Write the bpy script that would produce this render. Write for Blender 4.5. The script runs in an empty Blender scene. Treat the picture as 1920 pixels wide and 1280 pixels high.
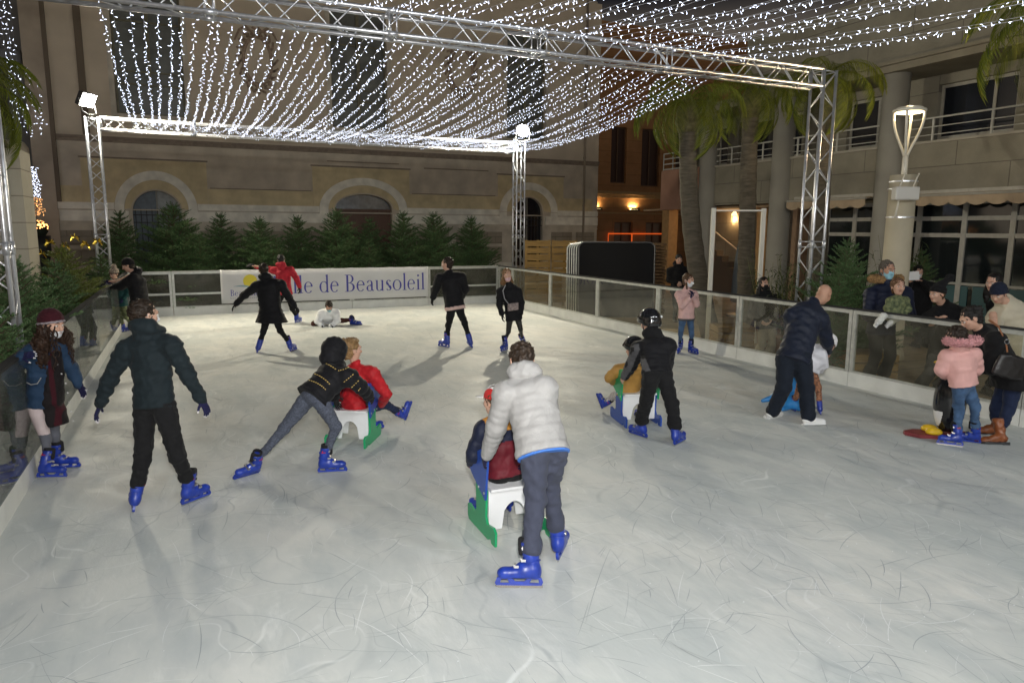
import bpy, bmesh, math, random
import numpy as np
from mathutils import Vector, Matrix
from mathutils.geometry import tessellate_polygon
from mathutils.bvhtree import BVHTree
FLASH, REARFILL, EXPO, GLOW = 190, 360, 0.1, .60
random.seed(7); rng = np.random.default_rng(7)
PI = math.pi
SC = bpy.context.scene
COL = SC.collection
# ---------------------------------------------------------------- camera
FPX, YAW, PITCH, ROLL, CAMZ = 1326.4, 0.43030, 0.15682, -0.00550, 2.2
def cam_axes():
    cy, sy, cp, sp = math.cos(YAW), math.sin(YAW), math.cos(PITCH), math.sin(PITCH)
    f = Vector((sy*cp, cy*cp, -sp)); r = Vector((cy, -sy, 0)); d = f.cross(r)
    cr, sr = math.cos(ROLL), math.sin(ROLL)
    return cr*r+sr*d, -sr*r+cr*d, f
CR, CD, CF = cam_axes()
C0 = Vector((0, 0, CAMZ))
HF = Vector((math.sin(YAW), math.cos(YAW), 0)); HR = Vector((math.cos(YAW), -math.sin(YAW), 0)); UP = Vector((0, 0, 1))
cam_d = bpy.data.cameras.new('camera'); cam = bpy.data.objects.new('camera', cam_d); COL.objects.link(cam)
M = Matrix((CR, -CD, -CF)).transposed().to_4x4(); M.translation = C0
cam.matrix_world = M
cam_d.sensor_width = 36; cam_d.lens = FPX/1920*36; cam_d.clip_start = 0.05; cam_d.clip_end = 600
SC.camera = cam
def ray(px, py): return CF+CR*((px-960)/FPX)+CD*((py-640)/FPX)
def at_z(px, py, z=0.0): v = ray(px, py); return C0+v*((z-CAMZ)/v.z)
def at_y(px, py, y): v = ray(px, py); return C0+v*(y/v.y)
def at_x(px, py, x): v = ray(px, py); return C0+v*(x/v.x)
def at_h(px, py, h): v = ray(px, py); return C0+v*(h/v.dot(HF))
# ---------------------------------------------------------------- materials
MATS = {}
def nt(name):
    m = bpy.data.materials.new(name); m.use_nodes = True
    return m, m.node_tree.nodes, m.node_tree.links, m.node_tree.nodes['Principled BSDF']
def mat(name, col, rough=.6, metal=0.0, noise=0.0, nscale=8.0, bump=0.0, bscale=30.0, spec=.5, sheen=0.0, sss=0.0, coat=0.0, stretch=None, col2=None, trans=0.0):
    if name in MATS: return MATS[name]
    m, N, L, b = nt(name)
    b.inputs['Roughness'].default_value = rough; b.inputs['Metallic'].default_value = metal
    b.inputs['Specular IOR Level'].default_value = spec
    b.inputs['Base Color'].default_value = (*col, 1)
    if sheen: b.inputs['Sheen Weight'].default_value = sheen
    if coat: b.inputs['Coat Weight'].default_value = coat
    if sss:
        b.inputs['Subsurface Weight'].default_value = sss; b.inputs['Subsurface Radius'].default_value = (.012, .005, .003); b.inputs['Subsurface Scale'].default_value = 1
    tc = N.new('ShaderNodeTexCoord'); vec = tc.outputs['Object']
    if stretch:
        mp = N.new('ShaderNodeMapping'); mp.inputs['Scale'].default_value = stretch; L.new(vec, mp.inputs[0]); vec = mp.outputs[0]
    if noise:
        n = N.new('ShaderNodeTexNoise'); n.inputs['Scale'].default_value = nscale; n.inputs['Detail'].default_value = 6; L.new(vec, n.inputs['Vector'])
        r = N.new('ShaderNodeMapRange'); r.inputs[1].default_value = .3; r.inputs[2].default_value = .7; L.new(n.outputs[0], r.inputs[0])
        mx = N.new('ShaderNodeMix'); mx.data_type = 'RGBA'; L.new(r.outputs[0], mx.inputs[0])
        c2 = col2 if col2 else tuple(c*(1-noise) for c in col); c1 = col if col2 else tuple(min(1, c*(1+noise)) for c in col)
        mx.inputs[6].default_value = (*c2, 1); mx.inputs[7].default_value = (*c1, 1)
        L.new(mx.outputs[2], b.inputs['Base Color'])
    if bump:
        n = N.new('ShaderNodeTexNoise'); n.inputs['Scale'].default_value = bscale; n.inputs['Detail'].default_value = 5; L.new(vec, n.inputs['Vector'])
        bp = N.new('ShaderNodeBump'); bp.inputs['Strength'].default_value = 1; bp.inputs['Distance'].default_value = bump; L.new(n.outputs[0], bp.inputs['Height']); L.new(bp.outputs[0], b.inputs['Normal'])
    MATS[name] = m; return m
def emit(name, col, s):
    if name in MATS: return MATS[name]
    m, N, L, b = nt(name); b.inputs['Base Color'].default_value = (*col, 1); b.inputs['Emission Color'].default_value = (*col, 1); b.inputs['Emission Strength'].default_value = s
    MATS[name] = m; return m
def blockwall(name, c1, c2, mortar, bw, bh, msize=.012, bump=.004, axis='XZ', noise=.25):
    """ashlar / tile pattern laid out in the wall's own plane"""
    if name in MATS: return MATS[name]
    m, N, L, b = nt(name); b.inputs['Roughness'].default_value = .85; b.inputs['Specular IOR Level'].default_value = .25
    tc = N.new('ShaderNodeTexCoord'); sp = N.new('ShaderNodeSeparateXYZ'); cb = N.new('ShaderNodeCombineXYZ'); L.new(tc.outputs['Object'], sp.inputs[0])
    L.new(sp.outputs['XYZ'.index(axis[0])], cb.inputs[0]); L.new(sp.outputs['XYZ'.index(axis[1])], cb.inputs[1])
    br = N.new('ShaderNodeTexBrick'); L.new(cb.outputs[0], br.inputs['Vector']); br.inputs['Color1'].default_value = (*c1, 1); br.inputs['Color2'].default_value = (*c2, 1); br.inputs['Mortar'].default_value = (*mortar, 1)
    br.inputs['Scale'].default_value = 1; br.inputs['Brick Width'].default_value = bw; br.inputs['Row Height'].default_value = bh; br.inputs['Mortar Size'].default_value = msize; br.inputs['Mortar Smooth'].default_value = .3
    n = N.new('ShaderNodeTexNoise'); n.inputs['Scale'].default_value = 1.3; n.inputs['Detail'].default_value = 9; n.inputs['Roughness'].default_value = .65; L.new(tc.outputs['Object'], n.inputs['Vector'])
    r = N.new('ShaderNodeMapRange'); r.inputs[1].default_value = .3; r.inputs[2].default_value = .75; r.inputs[3].default_value = 1-noise; r.inputs[4].default_value = 1+noise*.4; L.new(n.outputs[0], r.inputs[0])
    mx = N.new('ShaderNodeMix'); mx.data_type = 'RGBA'; mx.blend_type = 'MULTIPLY'; mx.inputs[0].default_value = 1; L.new(br.outputs[0], mx.inputs[6]); L.new(r.outputs[0], mx.inputs[7]); L.new(mx.outputs[2], b.inputs['Base Color'])
    bp = N.new('ShaderNodeBump'); bp.inputs['Distance'].default_value = bump; bp.invert = True; L.new(br.outputs['Fac'], bp.inputs['Height'])
    n2 = N.new('ShaderNodeTexNoise'); n2.inputs['Scale'].default_value = 40; L.new(tc.outputs['Object'], n2.inputs['Vector']); bp2 = N.new('ShaderNodeBump'); bp2.inputs['Distance'].default_value = .003
    L.new(n2.outputs[0], bp2.inputs['Height']); L.new(bp.outputs[0], bp2.inputs['Normal']); L.new(bp2.outputs[0], b.inputs['Normal'])
    MATS[name] = m; return m
def glassmat(name, tint=(.8, .82, .8), haze=.06, gloss=1.0, hazecol=(.5, .5, .45)):
    """thin acrylic: mostly see-through, a little milky, mirror-like at grazing angles"""
    if name in MATS: return MATS[name]
    m = bpy.data.materials.new(name); m.use_nodes = True; N = m.node_tree.nodes; L = m.node_tree.links; N.clear()
    out = N.new('ShaderNodeOutputMaterial'); tr = N.new('ShaderNodeBsdfTransparent'); tr.inputs[0].default_value = (*tint, 1)
    df = N.new('ShaderNodeBsdfDiffuse'); df.inputs[0].default_value = (*hazecol, 1); gl = N.new('ShaderNodeBsdfGlossy'); gl.inputs['Roughness'].default_value = .02
    m1 = N.new('ShaderNodeMixShader'); L.new(tr.outputs[0], m1.inputs[1]); L.new(df.outputs[0], m1.inputs[2])
    n = N.new('ShaderNodeTexNoise'); n.inputs['Scale'].default_value = 3; n.inputs['Detail'].default_value = 8; tc = N.new('ShaderNodeTexCoord'); L.new(tc.outputs['Object'], n.inputs['Vector'])
    r = N.new('ShaderNodeMapRange'); r.inputs[1].default_value = .35; r.inputs[2].default_value = .75; r.inputs[3].default_value = haze*.5; r.inputs[4].default_value = haze*1.8; L.new(n.outputs[0], r.inputs[0]); L.new(r.outputs[0], m1.inputs[0])
    fr = N.new('ShaderNodeFresnel'); fr.inputs[0].default_value = 1.5
    mu = N.new('ShaderNodeMath'); mu.operation = 'MULTIPLY'; mu.inputs[1].default_value = gloss; L.new(fr.outputs[0], mu.inputs[0]); mu.use_clamp = True
    m2 = N.new('ShaderNodeMixShader'); L.new(mu.outputs[0], m2.inputs[0]); L.new(m1.outputs[0], m2.inputs[1]); L.new(gl.outputs[0], m2.inputs[2]); L.new(m2.outputs[0], out.inputs[0])
    MATS[name] = m; return m
alu = mat('aluminium', (.74, .75, .78), .34, .72, noise=.12, nscale=14, bump=.0006, bscale=60)
galv = mat('galvanised steel', (.55, .56, .54), .45, .8, noise=.15, nscale=20)
white_pl = mat('white plastic board', (.72, .73, .70), .5, noise=.1, nscale=3, bump=.0005)
frame_m = mat('grey painted metal', (.50, .51, .48), .45, .35, noise=.16, nscale=9)
blackm = mat('black rubber', (.015, .015, .017), .5)
darkglass = mat('dark window glass', (.012, .015, .022), .08, spec=.8)
# ---------------------------------------------------------------- mesh builder
class MB:
    def __init__(s): s.v = []; s.f = []; s.mi = []
    def add(s, vs, fs, mi=0):
        o = len(s.v); s.v += [tuple(v) for v in vs]; s.f += [tuple(i+o for i in f) for f in fs]; s.mi += [mi]*len(fs)
    def box(s, x0, y0, z0, x1, y1, z1, mi=0):
        x0, x1 = min(x0, x1), max(x0, x1); y0, y1 = min(y0, y1), max(y0, y1); z0, z1 = min(z0, z1), max(z0, z1)
        s.add([(x0, y0, z0), (x1, y0, z0), (x1, y1, z0), (x0, y1, z0), (x0, y0, z1), (x1, y0, z1), (x1, y1, z1), (x0, y1, z1)],
              [(0, 3, 2, 1), (4, 5, 6, 7), (0, 1, 5, 4), (1, 2, 6, 5), (2, 3, 7, 6), (3, 0, 4, 7)], mi)
    def obox(s, c, ax, ay, az, mi=0):
        """box from centre and three half-axis vectors"""
        c, ax, ay, az = Vector(c), Vector(ax), Vector(ay), Vector(az)
        P = [c+ax*i+ay*j+az*k for k in (-1, 1) for j in (-1, 1) for i in (-1, 1)]
        s.add(P, [(0, 2, 3, 1), (4, 5, 7, 6), (0, 1, 5, 4), (1, 3, 7, 5), (3, 2, 6, 7), (2, 0, 4, 6)], mi)
    def tube(s, a, b, r, n=8, r2=None, caps=True, mi=0):
        a, b = Vector(a), Vector(b); d = (b-a)
        if d.length < 1e-6: return
        d.normalize(); u = d.orthogonal().normalized(); w = d.cross(u); r2 = r if r2 is None else r2
        P = [a+(u*math.cos(2*PI*i/n)+w*math.sin(2*PI*i/n))*r for i in range(n)]+[b+(u*math.cos(2*PI*i/n)+w*math.sin(2*PI*i/n))*r2 for i in range(n)]
        F = [(i, (i+1) % n, n+(i+1) % n, n+i) for i in range(n)]
        if caps: F += [tuple(range(n-1, -1, -1)), tuple(range(n, 2*n))]
        s.add(P, F, mi)
    def path(s, pts, r, n=8, mi=0, closed=False):
        pts = [Vector(p) for p in pts]; m = len(pts); rs = r if isinstance(r, (list, tuple)) else [r]*m
        up = None; P = []
        for i, p in enumerate(pts):
            if closed: d = pts[(i+1) % m]-pts[i-1]
            else: d = pts[min(i+1, m-1)]-pts[max(i-1, 0)]
            d.normalize()
            if up is None: up = d.orthogonal().normalized()
            up = (up-d*up.dot(d)); up = up.normalized() if up.length > 1e-6 else d.orthogonal().normalized()
            w = d.cross(up)
            P += [p+(up*math.cos(2*PI*k/n)+w*math.sin(2*PI*k/n))*rs[i] for k in range(n)]
        F = []
        for i in range(m if closed else m-1):
            j = (i+1) % m
            F += [(i*n+k, i*n+(k+1) % n, j*n+(k+1) % n, j*n+k) for k in range(n)]
        if not closed: F += [tuple(range(n-1, -1, -1)), tuple((m-1)*n+k for k in range(n))]
        s.add(P, F, mi)
    def lathe(s, c, prof, n=24, mi=0, axis=None):
        c = Vector(c); P = []
        for r, z in prof: P += [c+Vector((r*math.cos(2*PI*k/n), r*math.sin(2*PI*k/n), z)) for k in range(n)]
        F = [(i*n+k, i*n+(k+1) % n, (i+1)*n+(k+1) % n, (i+1)*n+k) for i in range(len(prof)-1) for k in range(n)]
        F += [tuple(range(n-1, -1, -1)), tuple((len(prof)-1)*n+k for k in range(n))]
        s.add(P, F, mi)
    def prism(s, poly, holes, origin, ux, uy, t, mi=0):
        """flat polygon with holes (2-D points) extruded by the vector t"""
        loops = [[Vector((p[0], p[1], 0)) for p in L] for L in [poly]+list(holes)]
        tri = tessellate_polygon(loops); flat = [p for L in loops for p in L]; n = len(flat)
        o, ux, uy, t = Vector(origin), Vector(ux), Vector(uy), Vector(t)
        P = [o+ux*p.x+uy*p.y for p in flat]; P += [p+t for p in P]
        nz = ux.cross(uy).dot(t); F = []
        for a, b, c in tri:
            ab = (flat[b]-flat[a]).cross(flat[c]-flat[a]).z
            if ab < 0: b, c = c, b
            if nz > 0: F += [(a, c, b), (a+n, b+n, c+n)]
            else: F += [(a, b, c), (a+n, c+n, b+n)]
        k = 0
        for li, Lp in enumerate(loops):
            m = len(Lp)
            ar = sum(Lp[i].x*Lp[(i+1) % m].y-Lp[(i+1) % m].x*Lp[i].y for i in range(m))
            fl = (ar > 0) == (li == 0)
            for i in range(m):
                a, b = k+i, k+(i+1) % m
                q = (a, b, b+n, a+n)
                if (nz > 0) != fl: q = q[::-1]
                F.append(q)
            k += m
        s.add(P, F, mi)
    def build(s, name, mats, parent=None, smooth=False, loc=None):
        me = bpy.data.meshes.new(name)
        v = np.array(s.v, dtype=np.float32) if s.v else np.zeros((0, 3), np.float32)
        if loc is not None: v = v-np.array(loc, dtype=np.float32)
        elif parent is not None: v = v-np.array(root_loc(parent), dtype=np.float32)
        me.from_pydata(v.tolist(), [], s.f)
        for m in (mats if isinstance(mats, (list, tuple)) else [mats]): me.materials.append(m)
        if any(s.mi): me.polygons.foreach_set('material_index', s.mi)
        if smooth: me.polygons.foreach_set('use_smooth', [True]*len(me.polygons))
        return link(name, me, parent, loc)
def root_loc(o):
    p = Vector((0, 0, 0))
    while o: p += o.location; o = o.parent
    return p
def link(name, me, parent=None, loc=None):
    o = bpy.data.objects.new(name, me); COL.objects.link(o); o.parent = parent
    if loc is not None and parent is None: o.location = loc
    return o
def tag(o, label=None, cat=None, group=None, kind=None):
    if label: o['label'] = label
    if cat: o['category'] = cat
    if group: o['group'] = group
    if kind: o['kind'] = kind
    return o
def thing(name, loc, label, cat, group=None):
    o = bpy.data.objects.new(name, None); COL.objects.link(o); o.location = loc; o.empty_display_size = .2
    return tag(o, label, cat, group)
def dup(root, loc, rz=0, sc=1, label=None, group=None):
    def cp(o, par):
        c = o.copy(); COL.objects.link(c); c.parent = par
        for ch in [x for x in KIDS.get(o.name, [])]: cp(ch, c)
        return c
    global KIDS
    KIDS = {}
    def reg(o):
        KIDS[o.name] = list(o.children)
        for c in o.children: reg(c)
    reg(root); r = cp(root, None); r.location = loc; r.rotation_euler = (0, 0, rz); r.scale = (sc, sc, sc) if not isinstance(sc, tuple) else sc
    if label: r['label'] = label
    if group: r['group'] = group
    return r
KIDS = {}
def bar(mb, a, b, w, h, mi=0):
    """rectangular bar between two points: w across, h up"""
    a, b = Vector(a), Vector(b); d = (b-a)/2; dn = d.normalized(); side = dn.cross(UP)
    side = Vector((1, 0, 0)) if side.length < 1e-4 else side.normalized(); up = side.cross(dn)
    mb.obox((a+b)/2, d, side*w/2, up*h/2, mi)
# ================================================================ GROUND AND ICE
XL, XR, YB, HB, HK = -1.334, 8.575, 19.70, 1.10, 0.20
def paving():
    m, N, L, b = nt('stone paving'); b.inputs['Roughness'].default_value = .7
    tc = N.new('ShaderNodeTexCoord'); br = N.new('ShaderNodeTexBrick'); L.new(tc.outputs['Object'], br.inputs['Vector'])
    br.inputs['Scale'].default_value = 1; br.inputs['Brick Width'].default_value = .9; br.inputs['Row Height'].default_value = .45; br.inputs['Mortar Size'].default_value = .008
    br.inputs['Color1'].default_value = (.44, .34, .22, 1); br.inputs['Color2'].default_value = (.38, .29, .19, 1); br.inputs['Mortar'].default_value = (.12, .10, .08, 1)
    n = N.new('ShaderNodeTexNoise'); n.inputs['Scale'].default_value = 1.5; n.inputs['Detail'].default_value = 8; L.new(tc.outputs['Object'], n.inputs['Vector'])
    r = N.new('ShaderNodeMapRange'); r.inputs[3].default_value = .6; r.inputs[4].default_value = 1.3; L.new(n.outputs[0], r.inputs[0])
    mx = N.new('ShaderNodeMix'); mx.data_type = 'RGBA'; mx.blend_type = 'MULTIPLY'; mx.inputs[0].default_value = 1; L.new(br.outputs[0], mx.inputs[6]); L.new(r.outputs[0], mx.inputs[7]); L.new(mx.outputs[2], b.inputs['Base Color'])
    return m
g = MB(); g.add([(-150, -100, -.02), (200, -100, -.02), (200, 250, -.02), (-150, 250, -.02)], [(0, 1, 2, 3)])
tag(g.build('ground', paving()), 'tan stone paving of the square around the rink', kind='structure')
def ice_mat():
    m, N, L, b = nt('skated ice'); tc = N.new('ShaderNodeTexCoord')
    def noise(sc, det=6, rot=0, st=(1, 1, 1), rough=.6, dist=0):
        mp = N.new('ShaderNodeMapping'); mp.inputs['Rotation'].default_value = (0, 0, rot); mp.inputs['Scale'].default_value = st; L.new(tc.outputs['Object'], mp.inputs[0])
        n = N.new('ShaderNodeTexNoise'); n.inputs['Scale'].default_value = sc; n.inputs['Detail'].default_value = det; n.inputs['Roughness'].default_value = rough; n.inputs['Distortion'].default_value = dist; L.new(mp.outputs[0], n.inputs['Vector']); return n.outputs[0]
    def rng_(x, a, b_, c, d):
        r = N.new('ShaderNodeMapRange'); r.inputs[1].default_value = a; r.inputs[2].default_value = b_; r.inputs[3].default_value = c; r.inputs[4].default_value = d; L.new(x, r.inputs[0]); return r.outputs[0]
    def mul(a, b_):
        k = N.new('ShaderNodeMath'); k.operation = 'MULTIPLY'; L.new(a, k.inputs[0]); L.new(b_, k.inputs[1]); return k.outputs[0]
    def mixc(f, a, b_):
        k = N.new('ShaderNodeMix'); k.data_type = 'RGBA'; L.new(f, k.inputs[0])
        for s_, i in ((a, 6), (b_, 7)):
            if isinstance(s_, tuple): k.inputs[i].default_value = (*s_, 1)
            else: L.new(s_, k.inputs[i])
        return k.outputs[2]
    base = mixc(rng_(noise(.55, 7), .35, .68, 0, 1), (.52, .555, .55), (.70, .70, .665))
    base = mixc(rng_(noise(3.2, 8, .4, (1, .45, 1)), .45, .66, 0, .7), base, (.46, .50, .505))
    base = mixc(rng_(noise(2.1, 9, 1.2, (1, .35, 1), .7, .8), .55, .75, 0, .6), base, (.82, .83, .81))
    hgt = None; cur = base
    # skate cuts: thin warped cell edges, masked so that only stretches of them show
    for i, (sc, rot, st, w, colr, lo) in enumerate([(1.1, .3, (1, .28, 1), .010, (.30, .34, .36), .46), (1.5, 1.5, (1, .25, 1), .009, (.33, .37, .38), .48),
                                                    (1.9, -.7, (1, .35, 1), .012, (.90, .91, .90), .5), (2.8, .9, (1, .4, 1), .012, (.36, .39, .40), .5), (1.3, 2.3, (1, .22, 1), .008, (.88, .9, .9), .52)]):
        wn = N.new('ShaderNodeTexNoise'); wn.inputs['Scale'].default_value = .9; wn.inputs['Detail'].default_value = 2; L.new(tc.outputs['Object'], wn.inputs['Vector'])
        va = N.new('ShaderNodeVectorMath'); va.operation = 'SCALE'; va.inputs[3].default_value = 1.6+.3*i; L.new(wn.outputs['Color'], va.inputs[0])
        vb = N.new('ShaderNodeVectorMath'); vb.operation = 'ADD'; L.new(tc.outputs['Object'], vb.inputs[0]); L.new(va.outputs[0], vb.inputs[1])
        mp = N.new('ShaderNodeMapping'); mp.inputs['Rotation'].default_value = (0, 0, rot); mp.inputs['Scale'].default_value = st; mp.inputs['Location'].default_value = (i*3.7, i*1.9, 0); L.new(vb.outputs[0], mp.inputs[0])
        vo = N.new('ShaderNodeTexVoronoi'); vo.voronoi_dimensions = '2D'; vo.feature = 'DISTANCE_TO_EDGE'; vo.inputs['Scale'].default_value = sc; L.new(mp.outputs[0], vo.inputs['Vector'])
        line = rng_(vo.outputs['Distance'], w*.4, w*1.6, 1, 0)
        mask = rng_(noise(1.6, 4, i*1.1, (1, 1, 1)), lo, lo+.2, 0, .5)
        f = mul(line, mask); cur = mixc(f, cur, colr)
    L.new(cur, b.inputs['Base Color'])
    L.new(rng_(noise(2.2, 8), .3, .7, .45, .75), b.inputs['Roughness']); b.inputs['Specular IOR Level'].default_value = .22
    bp = N.new('ShaderNodeBump'); bp.inputs['Distance'].default_value = .004; L.new(noise(14, 8, .5, (1, .4, 1)), bp.inputs['Height']); L.new(bp.outputs[0], b.inputs['Normal'])
    return m
ICE = ice_mat()
g = MB(); g.box(XL-.05, -6, -.019, XR+.05, YB+.05, 0)
tag(g.build('ice', ICE), 'pale skated ice covered in blade marks', kind='structure')
# individual blade cuts lying on the ice
def cuts():
    bm = MB()
    for i in range(3600):
        y = 1.8+17*random.random()**1.6; x = XL+.25+(XR-XL-.5)*random.random()
        a = random.uniform(0, 2*PI); n = random.randint(4, 8); Lh = random.uniform(.08, .5)*(2.2 if random.random() < .15 else 1); k = random.gauss(0, 1.6)
        w = random.uniform(.001, .0029)*(1+y*.04); z = .0028+.0012*random.random(); mi = 0 if random.random() < .58 else (1 if random.random() < .8 else 2)
        P = []
        for j in range(n+1):
            t = j/n; ww = w*math.sin(PI*(.08+.84*t)); dx, dy = math.cos(a), math.sin(a)
            P += [(x-dy*ww, y+dx*ww, z), (x+dy*ww, y-dx*ww, z)]; x += dx*Lh/n; y += dy*Lh/n; a += k*Lh/n
        if any(p[0] < XL+.04 or p[0] > XR-.04 or p[1] > YB-.04 for p in P): continue
        bm.add(P, [(2*j+1, 2*j+3, 2*j+2, 2*j) for j in range(n)], mi)
    for i in range(1100):   # little crumbs of shaved ice
        y = 2.2+16*random.random()**1.4; x = XL+.25+(XR-XL-.5)*random.random(); r = random.uniform(.0015, .0045)
        bm.add([(x-r, y-r, .002), (x+r, y-r*.6, .002), (x+r*.3, y+r, .002), (x, y, .002+r)], [(0, 1, 3), (1, 2, 3), (2, 0, 3)], 3)
    o = bm.build('blade_marks', [mat('dark cut', (.33, .37, .385), .5), mat('white cut', (.70, .72, .72), .6), mat('grey cut', (.42, .45, .455), .4), mat('ice crumbs', (.80, .82, .83), .6)])
    tag(o, 'thin curved skate cuts and ice crumbs all over the ice', 'blade marks', kind='stuff')
cuts()
# ================================================================ BARRIERS
gl_m = glassmat('clear acrylic', (.90, .90, .85), .07, .10, (.42, .40, .33)); gl_side = glassmat('scuffed acrylic', (.72, .75, .74), .14, .32, (.40, .42, .40))
gl_back = glassmat('smoky acrylic', (.62, .62, .58), .20, .4, (.30, .29, .24))
def panel(a, b, label, side, mid=False, glass=gl_m):
    """one barrier panel: a and b are its two ice-side corners; it stands outwards from the ice"""
    a, b = Vector((*a, 0)), Vector((*b, 0)); d = (b-a); Ln = d.length; d.normalize(); out = Vector(side)
    t = thing('rink_barrier', a, label, 'rink barrier', 'barrier panels around the ice')
    P = lambda s, o, z: a+d*s+out*o+UP*z
    def bx(mb, s0, s1, o0, o1, z0, z1): mb.obox(P((s0+s1)/2, (o0+o1)/2, (z0+z1)/2), d*((s1-s0)/2), out*((o1-o0)/2), UP*((z1-z0)/2))
    g = .006
    k = MB(); bx(k, g, Ln-g, 0, .055, .0, HK); k.build('kick_board', white_pl, t)
    f = MB()
    bx(f, g, .062, .004, .05, HK+.002, HB-.002); bx(f, Ln-.062, Ln-g, .004, .05, HK+.002, HB-.002)
    bx(f, .064, Ln-.064, .006, .05, HB-.055, HB-.002); bx(f, .064, Ln-.064, .008, .046, HK+.002, HK+.03)
    if mid: bx(f, .064, Ln-.064, .01, .04, .52, .57)
    for z in (.35, .62, .92):
        for s_ in (.035, Ln-.035): f.tube(P(s_, .006, z), P(s_, -.004, z), .008, 8)
    f.build('frame', frame_m if glass is not gl_side else mat('dark outer frame', (.10, .10, .10), .5, .4), t)
    c = MB(); bx(c, g, Ln-g, -.012, .066, HB, HB+.022); c.build('top_cap', mat('dark rail cap', (.05, .05, .05), 1.0, spec=.03) if side[0] else mat('pale rail cap', (.5, .5, .46), .4), t)
    q = MB(); bx(q, *((.064, Ln-.064, .024, .030, HK+.032, HB-.057) if glass is not gl_side else (g, Ln-g, -.006, .002, HK+.002, HB-.002))); q.build('acrylic_pane', glass, t)
    return t
yj = [YB, 18.70, 16.35, 14.0, 11.68, 9.36, 7.07, 4.73, 2.4, .1, -2.2]
desc = ['short clear barrier panel at the back right corner behind the girl with the bag', 'clear barrier panel in front of the wooden fence', 'clear barrier panel in front of the stacked screens',
        'clear barrier panel below the black screens, left of the girl in pink', 'clear barrier panel behind the girl in the pink coat', 'clear barrier panel between the woman in the black scarf and the bald man',
        'clear barrier panel the toddler sits on', 'clear barrier panel behind the woman with brown boots', 'barrier panel at the right edge of the picture', 'barrier panel beyond the right edge near the camera']
for i in range(len(yj)-1): panel((XR, yj[i+1]), (XR, yj[i]), desc[i], (1, 0, 0))
xj = [XL, -.36, 1.89, 4.14, 6.36, XR]
bd = ['narrow smoky barrier panel in the back left corner', 'smoky barrier panel left of the banner sun', 'back barrier panel behind the left half of the banner', 'back barrier panel behind the banner lettering', 'smoky barrier panel right of the banner, behind the skater with the pink hem']
for i in range(5): panel((xj[i], YB), (xj[i+1], YB), bd[i], (0, 1, 0), mid=i in (0, 1, 4), glass=gl_back)
ylj = [YB, 17.4, 15.1, 12.8, 10.5, 8.2, 5.9, 3.6, 1.3, -1.0]
ld_ = ['left barrier panel at the far corner beside the two climbing skaters', 'left barrier panel next to the small child in the dotted hat', 'left barrier panel nearer than the climbing skaters', 'left barrier panel along the large fir branches',
       'left barrier panel reflecting skaters behind the curly haired girl', 'left barrier panel the curly haired girl leans on', 'left barrier panel beside the curly haired girl\'s skates', 'lowest left barrier panel at the picture edge', 'left barrier panel beside the camera']
for i in range(len(ylj)-1): panel((XL, ylj[i]), (XL, ylj[i+1]), ld_[i], (-1, 0, 0), glass=gl_side)
# ================================================================ TRUSSES
S = .262
def truss(name, p0, p1, u, v, label, pitch=.30):
    """square truss: four chords, zig-zag lacing on each face, square end frames"""
    p0, p1, u, v = Vector(p0), Vector(p1), Vector(u)*S, Vector(v)*S; d = p1-p0; Ln = d.length; d.normalize()
    t = thing(name, p0, label, 'truss', 'aluminium light gantry over the rink')
    cs = [p0, p0+u, p0+u+v, p0+v]
    for c in cs:
        m = MB(); m.tube(c, c+d*Ln, .025, 10); m.build('chord', alu, t, smooth=True)
    lc = MB()
    n = max(2, round(Ln/pitch)); st = Ln/n
    for fi in range(4):
        a, b = cs[fi], cs[(fi+1) % 4]
        for i in range(n):
            q0, q1 = (a, b) if (i+fi) % 2 else (b, a)
            lc.tube(q0+d*(i*st+.02), q1+d*((i+1)*st-.02), .0095, 6, caps=False)
        for s_ in (0.02, Ln-.02): lc.tube(a+d*s_, b+d*s_, .0095, 6)
        for s_ in [k for k in np.arange(2.0, Ln-1, 2.0)]:
            lc.tube(a+d*(s_-.045), b+d*(s_-.045), .009, 6); lc.tube(a+d*(s_+.045), b+d*(s_+.045), .009, 6)
    lc.build('lacing', alu, t, smooth=True)
    for c in cs:
        for s_ in np.arange(2.0, Ln-1, 2.0): jn = MB(); jn.tube(c+d*(s_-.07), c+d*(s_+.07), .032, 10); jn.build('coupler', alu, t, smooth=True)
    return t
ZB = 4.478; X0T, X1T, YTB, YTF = -1.94, 9.417, 19.665, 8.635
X0F, X1F = -1.90, 9.661
GZ = -.018
TW = [('truss_tower', (X0T, YTB, GZ), 'aluminium truss tower at the back left under the square floodlight'), ('truss_tower', (X1T-S, YTB, GZ), 'aluminium truss tower at the back right under the round floodlight'),
      ('truss_tower', (X1F-S, YTF, GZ), 'large aluminium truss tower in front of the fir and the tall windows at right'), ('truss_tower', (X0F, YTF, GZ), 'cropped aluminium truss tower at the left picture edge behind the curly haired girl')]
for n_, p, lb in TW: truss(n_, p, (p[0], p[1], ZB+S), (1, 0, 0), (0, 1, 0), lb)
truss('truss_beam', (X0T+S+.03, YTB, ZB), (X1T-S-.03, YTB, ZB), (0, 1, 0), (0, 0, 1), 'far horizontal truss beam carrying the lower end of the light strings')
truss('truss_beam', (X0F+S+.03, YTF, ZB), (X1F-S-.03, YTF, ZB), (0, 1, 0), (0, 0, 1), 'near horizontal truss beam crossing the top of the picture')
truss('truss_beam', (X0F, -2.6, ZB), (X1F, -2.6, ZB), (0, 1, 0), (0, 0, 1), 'truss beam behind the camera carrying the near end of the light strings')
for bx_, bz in ((X0T-.14, .0), (X1T-S-.14, .0)):
    pass
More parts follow.
